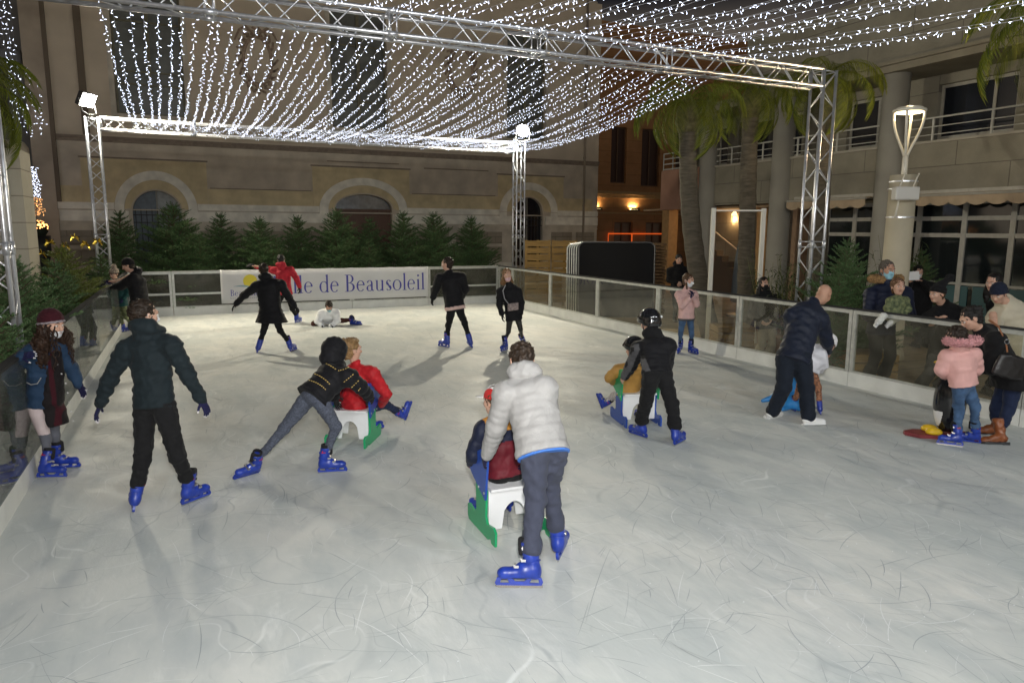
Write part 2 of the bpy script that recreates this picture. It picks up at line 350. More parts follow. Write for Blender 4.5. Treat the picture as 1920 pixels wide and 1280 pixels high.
for x_, y_, lb in ((X0T+S/2, YTB+S/2, 'back left'), (X1T-S/2, YTB+S/2, 'back right'), (X1F-S/2, YTF+S/2, 'front right'), (X0F+S/2, YTF+S/2, 'front left')):
    pass
# ---------------------------------------------------------------- floodlights
def floodlight(x, y, z, aim, label, power, w=.42, round_=False, tilt=None):
    t = thing('floodlight', (x, y, z), label, 'floodlight', 'floodlights on the truss towers')
    d = (Vector(aim)-Vector((x, y, z))).normalized(); s_ = d.cross(UP).normalized(); u = s_.cross(d)
    c = Vector((x, y, z+.32))
    h = MB(); h.obox(c-d*.075, s_*w/2, u*w*.38, d*.055)
    for k in range(7): h.obox(c-d*.15+s_*(w*(-.36+.12*k)), s_*.008, u*w*.3, d*.028)
    h.build('housing', mat('dark grey lamp housing', (.06, .06, .065), .5, .5), t)
    e = MB()
    if round_: e.tube(c-d*.019, c+d*.004, w*.42, 24)
    else: e.obox(c-d*.008, s_*w*.46, u*w*.34, d*.008)
    e.build('lamp_face', emit('floodlight glare', (1, .97, .86), 140), t)
    y_ = MB(); y_.path([c-s_*(w/2+.012)-d*.07, Vector((x, y, z+.06))-s_*(w/2+.012), Vector((x, y, z+.015))-s_*.05, Vector((x, y, z+.015))+s_*.05, Vector((x, y, z+.06))+s_*(w/2+.012), c+s_*(w/2+.012)-d*.07], .01, 6); y_.build('bracket', galv, t)
    l = bpy.data.lights.new('flood_lamp', 'SPOT'); l.energy = power; l.spot_size = R(124 if y > 0 else 158); l.spot_blend = .85 if y > 0 else .5; l.shadow_soft_size = .12 if y > 0 else .35; l.color = (1, .90, .68) if y > 0 else (.84, .93, 1)
    lo = bpy.data.objects.new('flood_lamp', l); COL.objects.link(lo); lo.parent = t; lo.location = c+d*.05-Vector((x, y, z)); lo.rotation_euler = d.to_track_quat('-Z', 'Y').to_euler()
R = math.radians
FLOOD = 2000
floodlight(X0T+.1, YTB, ZB+S+.04, (5.6, 14.6, .0), 'square white glaring floodlight on the back left tower', FLOOD)
floodlight(X1T-.08, YTB, ZB+S+.04, (2.0, 12.5, .0), 'round white glaring floodlight on the back right tower', FLOOD, .42, True)
# ---------------------------------------------------------------- strings of lights
wire_m = mat('white cable', (.55, .55, .58), .5); bulb_m = emit('cold white led', (.74, .81, 1.0), 5.5); stem_m = mat('clear led holder', (.75, .76, .8), .3)
def light_string(name, a, b, sag, spacing, label, group, wav=0.0, wm=wire_m, bm_=None, size=1.0):
    a, b = Vector(a), Vector(b); Ln = (b-a).length; n = 24 if not wav else 150; ph_ = random.uniform(0, 6)
    pt = lambda t: a.lerp(b, t)-UP*(4*sag*t*(1-t))+(UP*math.sin(t*Ln*7.3+ph_)+HF*math.sin(t*Ln*5.1+2*ph_)*.6+UP*.5*math.sin(t*Ln*17+3*ph_))*wav
    w = MB(); w.path([pt(i/n) for i in range(n+1)], .0019, 4)
    t = tag(w.build(name, wm, None, loc=a), label, 'light string', group)
    e = MB(); k = int(Ln/spacing)
    for i in range(k):
        tt = (i+.5+random.uniform(-.3, .3))/k; p = pt(tt)
        dr = Vector((random.gauss(0, .7), random.gauss(0, .7), random.uniform(-1.4, .3))).normalized()
        q = p+dr*.024*size; u = dr.orthogonal().normalized(); v = dr.cross(u)
        r = .0034*size; tip = q+dr*.012*size; P = [p+dr*.002]
        P += [tip+(u*math.cos(2*PI*j/4)+v*math.sin(2*PI*j/4))*r for j in range(4)]+[tip+dr*.004*size]
        e.add(P, [(0, 2, 1), (0, 3, 2), (0, 4, 3), (0, 1, 4), (1, 2, 5), (2, 3, 5), (3, 4, 5), (4, 1, 5)])
    o = e.build('led_bulbs', bm_ or bulb_m, t); o['kind'] = 'stuff'; return t
STR = []
ns = 62
for i in range(ns):
    x = -.66+(8.05)*i/(ns-1)+random.uniform(-.03, .03)
    xb = -1.02+(X1T-S-.02+1.02)*i/(ns-1)+random.uniform(-.04, .04)
    light_string('light_string', (xb, YTB-.02, ZB+random.uniform(-.02, S)), (x, YTF+S, ZB+random.uniform(-.02, .06)), random.uniform(.12, .20)+.16*(i/(ns-1))**2, .12, 'string of cold white lights sloping between the far beam and the near beam', 'light strings between the two beams')
for i in range(62):
    x = -.9+(8.5)*i/61+random.uniform(-.04, .04)
    light_string('light_string', (x, YTF, ZB+S+random.uniform(-.06, .04)), (x+1.9*i/61+random.uniform(-.3, .3), -2.4, ZB+S+random.uniform(0, .3)), random.uniform(.15, .5), .125, 'string of cold white lights running overhead from the near beam towards the viewer', 'light strings in front of the near beam')
for i in range(5):   # a loose bundle wound along the far beam
    light_string('light_garland', (X0T+1.0, YTB-.06-.01*i, ZB+.05+.035*i), (X1T-.1, YTB-.06-.01*i, ZB+.05+.035*i), .0, .055, 'dense garland of cold white lights wound along the far truss beam', 'garlands on the far beam', wav=.075)
# ================================================================ FAR BUILDING (ochre and stone facade)
YW = 27.0
def arc(cx, cz, a, b, n=24, t0=0, t1=PI): return [(cx+a*math.cos(t0+(t1-t0)*i/n), cz+b*math.sin(t0+(t1-t0)*i/n)) for i in range(n+1)]
ochre = mat('ochre render', (.63, .53, .33), .9, noise=.16, nscale=2.2, bump=.002, bscale=50, spec=.2)
mauve = mat('mauve grey render', (.57, .50, .40), .9, noise=.18, nscale=1.6, bump=.003, bscale=25, spec=.2)
stone = mat('pale limestone', (.80, .77, .67), .85, noise=.16, nscale=3, bump=.003, bscale=30, spec=.25)
stone2 = mat('weathered stone', (.56, .51, .42), .88, noise=.2, nscale=2, bump=.004, bscale=20, spec=.25)
upper = mat('pinkish upper render', (.62, .53, .41), .9, noise=.10, nscale=.9, bump=.002, bscale=40, spec=.2)
def far_building():
    t = thing('town_hall', (6, YW, -.02), 'large ochre and stone building with arched openings behind the fir trees', 'building')
    X0, X1, ZT = -4.15, 16.45, 11.5
    ops = [(-.78, 2.70, .74, .72), (6.23, 2.95, 1.07, .52), (13.13, 2.90, .66, .62)]
    wins = [(-1.75, .30, 5.85, 9.9), (5.15, 7.2, 5.85, 9.9), (12.1, 13.85, 5.85, 9.9)]
    holes = [[(cx-a, .7 if k != 1 else .02)]+[(cx+a, .7 if k != 1 else .02)]+arc(cx, cz, a, b, 20) for k, (cx, cz, a, b) in enumerate(ops)]
    wh = [[(a, c), (b, c), (b, d), (a, d)] for a, b, c, d in wins]
    w = MB(); w.prism([(X0, 5.0), (X1, 5.0), (X1, ZT), (X0, ZT)], wh, (0, YW, 0), (1, 0, 0), (0, 0, 1), (0, .35, 0))
    w.build('wall', upper, t)
    w = MB(); w.prism([(X0, 2.78), (X1, 2.78), (X1, 4.998), (X0, 4.998)], [[(cx-a, 2.80), (cx+a, 2.80)]+[p for p in arc(cx, cz, a, b, 20) if p[1] > 2.81] for cx, cz, a, b in ops], (0, YW, 0), (1, 0, 0), (0, 0, 1), (0, .35, 0)); w.build('wall', mauve, t)
    w = MB(); w.prism([(X0, -.1), (X1, -.1), (X1, 2.778), (X0, 2.778)], [[(cx-a, .7 if k != 1 else -.08), (cx+a, .7 if k != 1 else -.08), (cx+a, 2.76), (cx-a, 2.76)] for k, (cx, cz, a, b) in enumerate(ops)], (0, YW, 0), (1, 0, 0), (0, 0, 1), (0, .35, 0)); w.build('wall', stone2, t)
    # side walls and back
    s_ = MB(); s_.box(X0-.001, YW+.352, -.02, X0+.3, YW+12, ZT); s_.box(X1-.3, YW+.352, -.02, X1, YW+12, ZT); s_.box(X0+.31, YW+11.7, -.02, X1-.31, YW+12, ZT); s_.box(X0, YW+.36, ZT, X1, YW+12, ZT+.2); s_.build('side_wall', mauve, t)
    # ochre band, stepping up round each arch
    def step(x0, x1, z0, z1, ops_):
        m = MB(); m.prism([(x0, z0), (x1, z0), (x1, z1), (x0, z1)], [], (0, YW-.022, 0), (1, 0, 0), (0, 0, 1), (0, .02, 0)); m.build('ochre_field', ochre, t)
    def step_arch(x0, x1, z1, cx, cz, a, b):
        m = MB(); poly = [(x0, 3.0), (cx-a-.001, 3.0)]+list(reversed([p for p in arc(cx, cz, a, b, 30) if p[1] >= 3.0]))+[(cx+a+.001, 3.0), (x1, 3.0), (x1, z1), (x0, z1)]
        m.prism(poly, [], (0, YW-.024, 0), (1, 0, 0), (0, 0, 1), (0, .022, 0)); m.build('ochre_field', ochre, t)
    step_arch(-2.9, .82, 4.40, -.78, 2.80, 1.25, 1.26); step_arch(4.36, 8.0, 4.42, 6.23, 2.9, 1.66, 1.17); step_arch(11.72, 14.75, 4.38, 13.13, 2.92, 1.34, 1.2)
    for a, b in ((-3.6, -2.905), (.825, 4.355), (8.005, 11.715), (14.755, 16.2)): step(a, b, 3.0, 3.52, None)
    # raised panels in the mauve zone and thin reveal lines
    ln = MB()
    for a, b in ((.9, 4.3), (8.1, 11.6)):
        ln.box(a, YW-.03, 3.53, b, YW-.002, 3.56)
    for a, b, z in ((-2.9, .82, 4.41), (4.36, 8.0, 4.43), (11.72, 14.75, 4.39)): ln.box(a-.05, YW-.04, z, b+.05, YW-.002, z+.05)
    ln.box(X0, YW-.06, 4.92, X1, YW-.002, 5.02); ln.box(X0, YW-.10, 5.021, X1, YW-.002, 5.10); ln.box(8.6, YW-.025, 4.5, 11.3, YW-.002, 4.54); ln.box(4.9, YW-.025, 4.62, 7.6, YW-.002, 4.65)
    ln.build('moulding', mat('dark brown moulding', (.25, .20, .155), .9, noise=.15), t)  # mouldings browner and darker than the walls
    # archivolts
    for (cx, cz, ao, bo, ai, bi, ax, bx_) in ((-.78, 2.80, 1.25, 1.26, .97, .97, .74, 2.70), (6.23, 2.9, 1.66, 1.17, 1.34, .9, 1.07, 2.95), (13.13, 2.92, 1.34, 1.2, 1.03, .9, .66, 2.90)):
        o_ = arc(cx, cz, ao, bo, 36); i_ = arc(cx, cz, ai, bi, 36)
        m = MB(); m.prism(o_+list(reversed(i_)), [], (0, YW-.06, 0), (1, 0, 0), (0, 0, 1), (0, .055, 0)); m.build('archivolt', stone, t)
        k = {-.78: (.74, .72, 2.70), 6.23: (1.07, .52, 2.95), 13.13: (.66, .62, 2.90)}[cx]
        i2 = arc(cx, k[2], k[0]+.05, k[1]+.05, 36); z_lo = max(cz, k[2])
        m = MB(); m.prism([p for p in arc(cx, cz, ai-.005, bi-.005, 36) if p[1] >= cz]+[p for p in reversed(i2) if p[1] >= cz+.002], [], (0, YW-.035, 0), (1, 0, 0), (0, 0, 1), (0, .03, 0)); m.build('inner_arch', ochre, t)
        m = MB(); zt = cz+bi-.06; m.prism([(cx-.15, zt), (cx+.15, zt), (cx+.20, cz+bo+.30), (cx-.20, cz+bo+.30)], [], (0, YW-.02, 0), (1, 0, 0), (0, 0, 1), (0, .115, 0)); m.build('keystone', mat('keystone stone', (.38, .30, .17), .85, noise=.15), t)
    # stone bands, interrupted at the openings
    def band(z0, z1, d, m_, nm, extra=.0):
        seg = [X0]; 
        for cx, cz, a, b in ops: seg += [cx-a-.06-extra, cx+a+.06+extra]
        seg.append(X1)
        for i in range(0, len(seg), 2): q = MB(); q.box(seg[i], YW-d, z0, seg[i+1], YW-.001, z1); q.build(nm, m_, t)
    seg_b = [(X0, -.78-1.26), (-.78+1.26, 6.23-1.67), (6.23+1.67, 13.13-1.35), (13.13+1.35, X1)]
    for a, b in seg_b: q = MB(); q.box(a, YW-.062, 2.785, b, YW-.001, 3.0); q.build('string_course', stone, t)
    for cx, ao, ai in ((-.78, 1.25, .97), (6.23, 1.66, 1.34), (13.13, 1.34, 1.03)):
        for s in (-1, 1): q = MB(); q.box(cx+s*ai, YW-.058, 2.70, cx+s*ao, YW-.001, 2.80 if cx < 0 else 2.9); q.build('springer', stone, t)
    band(2.40, 2.74, .07, stone, 'stone_band', .05); band(2.33, 2.385, .045, stone2, 'stone_band', .05); band(2.22, 2.27, .05, stone2, 'stone_band', .05); band(.55, .85, .09, stone, 'stone_band', .05)
    # framed lower panels
    cs_ = blockwall('carved stone', (.36, .32, .25), (.33, .29, .23), (.2, .18, .14), .7, .24, .01, .01)
    for a, b in ((-3.8, -2.2), (.5, 2.4), (2.6, 4.7), (7.8, 9.6), (9.9, 11.9), (14.2, 15.2), (15.4, 16.3)):
        for z0_, z1_ in ((1.62, 2.1), (.95, 1.5)): pn = MB(); pn.box(a, YW-.03, z0_, b, YW-.001, z1_); pn.build('carved_panel', cs_, t)
    # door with fan light
    d = MB(); d.box(5.18, YW+.20, -.1, 7.28, YW+.26, 2.86)
    for i in (0, 1):
        for j in range(3): d.box(5.28+1.05*i, YW+.175, .15+.9*j, 5.28+1.05*i+.85, YW+.201, .85+.9*j)
    dd = d.build('door', mat('dark red wood', (.085, .032, .014), .5, noise=.3, nscale=5, stretch=(8, 1, 1)), t)
    h = MB(); h.tube((6.3, YW+.17, 1.1), (6.3, YW+.13, 1.1), .04, 12); h.build('handle', mat('brass', (.5, .35, .12), .35, 1), dd)
    fl = MB(); fl.prism([(5.17, 2.9), (7.29, 2.9)]+arc(6.23, 2.95, 1.06, .51, 20)[1:-1], [], (0, YW+.22, 0), (1, 0, 0), (0, 0, 1), (0, .02, 0)); fo = fl.build('fan_light', mat('dusty blue glass', (.07, .09, .12), .25, noise=.4, nscale=6), t)
    fr = MB(); fr.box(5.17, YW+.18, 2.862, 7.29, YW+.25, 2.93); fr.build('frame', mat('dark red wood', (.085, .032, .014)), fo)
    # arched windows with iron bars
    for k, (cx, cz, a, b) in enumerate(ops):
        if k == 1: continue
        g_ = MB(); pts = [(cx-a, .7), (cx, .7), (cx, cz+b-.002)]+list(arc(cx, cz, a, b, 20)[11:]); g_.prism(pts, [], (0, YW+.22, 0), (1, 0, 0), (0, 0, 1), (0, .02, 0)); wo = g_.build('window', mat('blue grey shutter', (.09, .12, .15), .5, noise=.2) if k == 0 else darkglass, t)
        g_ = MB(); pts = [(cx+.002, .7), (cx+a, .7)]+arc(cx, cz, a, b, 20)[:11]; g_.prism(pts, [], (0, YW+.215, 0), (1, 0, 0), (0, 0, 1), (0, .02, 0)); g_.build('pane', mat('pale window blind', (.30, .32, .32), .6, noise=.2) if k == 0 else darkglass, wo)
        f = MB(); f.box(cx-.025, YW+.17, .7, cx+.025, YW+.213, cz+b-.01); f.build('frame', mat('window frame paint', (.25, .25, .22), .6), wo)
        br = MB()
        for i in range(9):
            xx = cx-a+.08+(2*a-.16)*i/8; br.tube((xx, YW+.06, .75), (xx, YW+.06, 2.72), .012, 6); br.tube((xx, YW+.06, 2.72), (xx, YW+.06, 2.84), .018, 6, r2=.002)
        for z in (.9, 2.35, 2.6): br.box(cx-a+.01, YW+.045, z, cx+a-.01, YW+.06, z+.03)
        br.build('window_bars', mat('black iron', (.02, .02, .022), .5, .3), wo)
    # tall upper windows
    for (a, b, c, d_) in wins:
        f = MB(); f.prism([(a-.16, c-.10), (b+.16, c-.10), (b+.16, d_), (a-.16, d_)], [[(a, c), (b, c), (b, d_-.01), (a, d_-.01)]], (0, YW-.05, 0), (1, 0, 0), (0, 0, 1), (0, .048, 0)); wf = f.build('window', stone2, t)
        gl = MB(); gl.box(a+.002, YW+.2, c+.002, b-.002, YW+.22, d_-.002); gl.build('pane', mat('lit tone shutters', (.13, .14, .13) if a < 0 else (.02, .024, .035), .35, noise=.3, nscale=2), wf)  # lit grey-green of the left window put into the pane colour
        m = MB(); mx_ = (a+b)/2; m.box(mx_-.06, YW+.13, c+.003, mx_+.06, YW+.198, d_-.003)
        for s in (a+.01, b-.07): m.box(s, YW+.14, c+.003, s+.06, YW+.198, d_-.003)
        for z in (c+.003, c+.95, c+1.35, c+2.9): m.box(a+.08, YW+.15, z, mx_-.07, YW+.199, z+.06); m.box(mx_+.07, YW+.15, z, b-.08, YW+.199, z+.06)
        m.build('frame', mat('olive window frame', (.16, .15, .10), .6, noise=.2), wf)
        sl = MB(); sl.box(a-.22, YW-.02, c-.20, b+.22, YW-.002, c-.105); sl.build('sill', stone, wf)
    # oval wreath reliefs
    rl = mat('brown relief stone', (.36, .27, .20), .85, noise=.3, nscale=12)
    for cx, cz in ((2.66, 7.9), (10.15, 8.3)):
        m = MB(); m.path([(cx+.46*math.cos(t_), YW-.03, cz+.78*math.sin(t_)) for t_ in np.linspace(0, 2*PI, 41)[:-1]], .055, 8, closed=True)
        for k in range(46):
            t_ = 2*PI*k/46; r_ = 1.0 if k % 2 else 1.22; px_, pz_ = cx+.5*r_*math.cos(t_), cz+.84*r_*math.sin(t_)
            dv = Vector((math.cos(t_+.9), 0, math.sin(t_+.9))); m.obox((px_, YW-.04, pz_), dv*.11, dv.cross(Vector((0, 1, 0)))*.035, Vector((0, .03, 0)))
        for s in (-1, 1):
            m.path([(cx+s*.1, YW-.03, cz+.9), (cx+s*.35, YW-.05, cz+1.08), (cx+s*.55, YW-.03, cz+.95), (cx+s*.72, YW-.02, cz+.6)], [.03, .05, .04, .02], 6)
        m.build('wreath_relief', rl, t, smooth=True)
    # corner pilaster and rain pipe
    p_ = MB(); p_.box(X0-.02, YW-.16, -.11, -3.62, YW-.001, ZT-.01); p_.box(X0-.05, YW-.20, 2.40, -3.58, YW-.165, 2.75); p_.build('pilaster', mat('brown grey render', (.42, .35, .27), .9, noise=.15, nscale=1.5), t)
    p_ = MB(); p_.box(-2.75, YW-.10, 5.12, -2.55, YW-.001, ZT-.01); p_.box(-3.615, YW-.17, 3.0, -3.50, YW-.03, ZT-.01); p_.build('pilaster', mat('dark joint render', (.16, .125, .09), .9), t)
    dp = MB(); dp.tube((15.72, YW-.08, -.1), (15.72, YW-.08, ZT), .05, 10)
    for z in (1.2, 3.2, 5.2, 7.4): dp.tube((15.72, YW-.08, z), (15.72, YW-.08, z+.05), .065, 10)
    dp.build('drain_pipe', mat('painted pipe', (.3, .25, .19), .6), t, smooth=True)
far_building()
# ================================================================ MIDDLE ORANGE BUILDING
def orange_building():
    Y = 30.5; t = thing('orange_building', (22, Y, -.02), 'orange rendered building lit by warm wall lamps between the two larger buildings', 'building')
    om = blockwall('orange render', (.42, .22, .10), (.42, .22, .10), (.26, .14, .07), 5.0, .55, .012, .004, 'XZ', .25)
    w = MB(); wins = [(19.3, 20.2, 4.5, 7.2), (21.1, 22.2, 4.4, 7.2), (23.2, 24.3, 4.4, 7.2)]; low = [(19.6, 20.7, 1.2, 2.6), (21.5, 22.6, 1.2, 2.6)]
    w.prism([(16.6, -.02), (32, -.02), (32, 12), (16.6, 12)], [[(a, c), (b, c), (b, d), (a, d)] for a, b, c, d in wins+low], (0, Y, 0), (1, 0, 0), (0, 0, 1), (0, .3, 0)); w.build('wall', om, t)
    b_ = MB(); b_.box(16.6, Y+.302, -.02, 32, Y+8, 12.1); b_.build('side_wall', om, t)
    for i, (a, b, c, d) in enumerate(wins+low):
        f = MB(); f.box(a+.004, Y+.2, c+.004, b-.004, Y+.24, d-.004); wo = f.build('window', mat('maroon shutter', (.045, .018, .012), .6) if i < 3 else mat('amber brown window', (.10, .06, .03), .3), t)  # lower panes are one plain dark amber brown
        f = MB()
        for z in (c+.004, d-.06): f.box(a+.004, Y+.14, z, b-.004, Y+.198, z+.056)
        for x in (a+.004, (a+b)/2-.03, b-.06): f.box(x, Y+.14, c+.062, x+.056, Y+.197, d-.062)
        f.build('frame', mat('brown frame', (.12, .07, .04), .6), wo)
    c_ = MB(); c_.box(16.6, Y-.14, 3.95, 25, Y-.001, 4.1); c_.box(16.6, Y-.09, 3.78, 25, Y-.001, 3.94); c_.box(16.6, Y-.09, 3.0, 25, Y-.001, 3.08); c_.build('cornice', mat('warm stone trim', (.42, .28, .14), .85, noise=.1), t)
    n = MB(); n.path([(19.2, Y-.1, 1.0), (19.2, Y-.1, 2.02), (23.0, Y-.1, 2.02), (23.0, Y-.1, 1.0)], .03, 6); n.path([(20.6, Y-.1, 1.4), (20.6, Y-.1, 2.0)], .03, 6)
    n.build('neon_tube', emit('orange neon', (1, .14, .02), .6), t)
    for x in (20.65, 18.45):
        s = thing('wall_sconce', (x, Y-.02, 3.2), 'warm up-lighting wall lamp %s' % ('in the middle of the orange building, between its dark windows' if x > 20 else 'at the left edge of the orange building beside the stone corner'), 'wall lamp', 'lamps on the orange wall')
        m = MB(); m.box(x-.28, Y-.28, 3.16, x+.28, Y-.02, 3.22); m.box(x-.25, Y-.27, 3.222, x+.25, Y-.25, 3.30); m.build('housing', mat('sconce metal', (.08, .06, .04), .5, .5), s)
        m = MB(); m.box(x-.2, Y-.2, 3.222, x+.2, Y-.08, 3.25); m.build('lamp_face', emit('warm sconce glow', (1, .72, .30), 20), s)
        l = bpy.data.lights.new('sconce_lamp', 'AREA'); l.energy = 34 if x > 20 else 20; l.size = .4; l.color = (1, .70, .32); l.shape = 'RECTANGLE'; l.size_y = .16
        lo = bpy.data.objects.new('sconce_lamp', l); COL.objects.link(lo); lo.parent = s; lo.location = (0, 0, .14); lo.rotation_euler = (PI, 0, 0)
orange_building()
# ================================================================ RIGHT BUILDING (white, balconies, awnings)
def right_building():
    X = 16.0; t = thing('white_building', (X, 12, -.02), 'pale modern building with round columns, balcony railings and scalloped awnings at the right', 'building')
    wm = blockwall('pale concrete panels', (.27, .255, .205), (.26, .245, .20), (.15, .14, .12), 2.4, .62, .010, .004, 'YZ', .22)
    Y0, Y1 = 1.5, 21.5
    p = MB(); p.box(X, Y0, 3.02, X+.35, 19.42, 4.24); p.build('parapet', wm, t)
    p = MB(); p.box(X-.25, 19.424, 2.92, X+.35, Y1, 4.30); p.build('parapet', mat('salmon panel', (.42, .24, .17), .8, noise=.12, nscale=2), t)
    lg = MB(); lg.box(X-.05, Y0, 4.242, X+.4, 19.42, 4.30); lg.build('ledge', mat('ledge concrete', (.36, .34, .29), .8), t)
    # upper windows wall
    wallx = X+.9
    wins = [(2.2, 5.1), (5.4, 8.3), (8.6, 9.9), (10.15, 12.0), (13.3, 14.6), (16.2, 18.9), (19.4, 21.0)]
    w = MB(); w.prism([(Y0, 4.25), (Y1, 4.25), (Y1, 5.95), (Y0, 5.95)], [[(a, 4.42), (b, 4.42), (b, 5.72), (a, 5.72)] for a, b in wins], (wallx, 0, 0), (0, 1, 0), (0, 0, 1), (.25, 0, 0)); w.build('wall', wm, t)
    fm = mat('grey window frame', (.33, .32, .28), .5, noise=.1)
    for a, b in wins:
        f = MB(); f.box(wallx+.10, a+.003, 4.423, wallx+.18, b-.003, 4.50); f.box(wallx+.10, a+.003, 5.64, wallx+.18, b-.003, 5.717)
        for y in (a+.003, b-.075, a+(b-a)*.28): f.box(wallx+.101, y, 4.502, wallx+.179, y+.07, 5.638)
        fo = f.build('window', fm, t); g_ = MB(); g_.box(wallx+.13, a+.005, 4.43, wallx+.15, b-.005, 5.71); g_.build('pane', darkglass, fo)
    s = MB(); s.box(X+.36, Y0, 4.0, wallx+.25, Y1, 4.24); s.build('balcony_floor', wm, t)
    s = MB(); s.box(X-.42, Y0, 5.96, wallx+.3, 19.4, 6.12); s.box(X-.50, Y0, 6.122, wallx+.3, 19.4, 6.2); s.build('cornice', mat('soffit concrete', (.24, .22, .17), .85, noise=.12, nscale=2), t)
    s = MB(); s.box(X-.2, Y0, 6.202, X+4, 17.5, 7.9); s.build('upper_storey', wm, t)
    s = MB(); s.box(wallx+.26, Y0, 3.1, X+6, Y1, 6.19); s.box(X+1.9, Y0, -.11, X+6, Y1, 3.09); s.build('inner_block', wm, t)
    # railing
    r = MB(); y = 2.0
    for z, rr in ((4.82, .022), (4.62, .012), (4.44, .012)): r.tube((X+.04, Y0+.1, z), (X+.04, 19.35, z), rr, 6)
    while y < 19.3: r.box(X+.025, y-.02, 4.30, X+.055, y+.02, 4.80); y += 1.35
    r.build('railing', mat('white railing', (.5, .5, .46), .5), t)
    r = MB()
    for z in (4.32, 4.5, 4.68, 4.86): r.box(X-.24, 20.3, z, X-.2, 21.4, z+.04)
    for y in (20.3, 20.85, 21.38): r.box(X-.26, y-.02, 4.30, X-.241, y+.02, 4.9)
    r.build('railing', mat('white railing', (.5, .5, .46), .5), t)
    # columns
    cm = mat('painted column', (.36, .35, .31), .7, noise=.08, nscale=1.5, bump=.001)
    for y, tz in ((12.45, 5.955), (15.98, 5.955), (19.2, 5.9), (8.6, 5.955)):
        c = MB(); c.lathe((X-.02, y, -.02), [(.36, 0), (.33, .12), (.31, .14), (.30, tz+.11)], 32); c.build('column', cm, t, smooth=True)
    # ground floor glazing behind the awnings
    gx = X+.75; gy0, gy1 = 1.5, 15.6
    fr = mat('pale shop front frame', (.40, .39, .35), .5, noise=.1)
    k = MB(); ys = [3.4, 4.9, 6.4, 7.6, 8.75, 9.85, 10.95, 12.1, 13.2, 14.0, 14.9, 15.5]
    for y in ys: k.box(gx, y-.06, -.1, gx+.1, y+.06, 2.95)
    for z in (2.12, 2.52, 2.9): k.box(gx+.012, ys[0], z-.05, gx+.088, ys[-1], z+.05)
    for z in (-.03, .98): k.box(gx+.014, ys[0], z-.03, gx+.086, ys[-1], z+.03)
    ko = k.build('shop_front', fr, t)
    pn = MB(); pn.box(gx+.04, ys[0], -.1, gx+.06, ys[-1], 2.93); pn.build('pane', mat('shop glass', (.010, .014, .016), .06, spec=.9), ko)
    pn = MB(); pn.box(gx+.02, 8.0, .95, gx+.034, 9.3, 1.0); pn.build('door_rail', fr, ko)
    tl = MB()
    for a, b in ((9.42, 10.6), (10.72, 11.95), (7.96, 9.3), (6.46, 7.84)): tl.box(gx+.02, a, .0, gx+.036, b, .93)
    tl.build('teal_panel', mat('teal panel', (.03, .10, .11), .5), ko)
    tk = MB()   # little white stickers on the door glass
    for (py_, pz_) in ((8.2, 1.75), (8.95, 1.78), (8.6, 1.45), (9.1, 1.2)):
        for q in range(5): a_ = q*1.256; tk.obox((gx+.012, py_+.05*math.cos(a_), pz_+.05*math.sin(a_)), (.002, 0, 0), (0, .03*math.cos(a_), .03*math.sin(a_)), (0, -.009*math.sin(a_), .009*math.cos(a_)))
    tk.build('window_sticker', mat('white sticker', (.7, .7, .7), .5), ko)
    lm = MB(); lm.obox((gx+.5, 13.6, 2.55), (.03, 0, 0), (0, .22, 0), (0, 0, .03)); lm.tube((gx+.5, 13.6, 2.58), (gx+.5, 13.6, 2.9), .01, 6); lo = lm.build('interior_lamp', emit('warm interior lamp', (1, .78, .42), 9), t)
    w = MB(); w.box(gx+.1, 15.56, -.1, gx+.3, 16.3, 3.0); w.build('pier', mat('warm brown wall', (.30, .20, .13), .8, noise=.15), t)
    # awnings with scalloped valance
    am = mat('beige awning cloth', (.42, .33, .23), .85, noise=.12, nscale=4)
    for a, b in ((3.0, 11.95), (12.85, 15.45)):
        poly = [(a, 3.0), (b, 3.0), (b, 2.86)]; n = max(4, round((b-a)/.42)); st = (b-a)/n
        for i in range(n):
            for j in range(1, 9): u = j/8; poly.append((b-st*(i+u), 2.86-.075*math.sin(PI*u)**.7))
        poly[-1] = (a, 2.86)
        aw = MB(); aw.prism(poly, [], (X-.30, 0, 0), (0, 1, 0), (0, 0, 1), (.006, 0, 0)); aw.add([(X-.3, a, 3.001), (X-.3, b, 3.001), (X+.0, b, 3.09), (X+.0, a, 3.09)], [(0, 1, 2, 3)])
        ao = aw.build('awning', am, t); hb = MB(); hb.tube((X-.28, a, 3.03), (X-.28, b, 3.03), .03, 8); hb.box(X-.02, a, 3.07, X-.004, b, 3.16); hb.build('awning_bar', fr, ao, smooth=False)
    # arcade at the far end with a warm light, a sloping stair wall and piers
    ar = MB(); ar.box(X+3.2, 15.7, -.11, X+3.4, 23.5, 3.0); ar.box(X+.36, 15.7, 2.93, X+6, 23.4, 3.0); ar.build('arcade_wall', mat('warm arcade wall', (.42, .30, .19), .85, noise=.15, nscale=2), t)
    for x_, y_, w_ in ((X+1.1, 17.6, .22), (X+2.4, 20.9, .2), (X+.1, 21.35, .2)): ar = MB(); ar.box(x_-w_, y_-w_, -.11, x_+w_, y_+w_, 2.92); ar.build('pier', mat('apricot pier', (.50, .30, .13), .8, noise=.1), t)
    st = MB()
    for i in range(8): st.box(X+1.6+.0*i, 18.4+.3*i, -.11, X+3.1, 18.7+.3*i, .1+.2*i)
    st.build('steps', mat('dark stair', (.12, .10, .08), .8), t)
    hr = MB(); hr.path([(X+1.5, 18.3, .0), (X+1.5, 18.3, 1.0), (X+1.5, 20.8, 2.3)], .025, 8); hr.build('handrail', mat('white railing', (.5, .5, .46)), t)
    l = bpy.data.lights.new('arcade_lamp', 'POINT'); l.energy = 75; l.color = (1, .58, .24); l.shadow_soft_size = .1
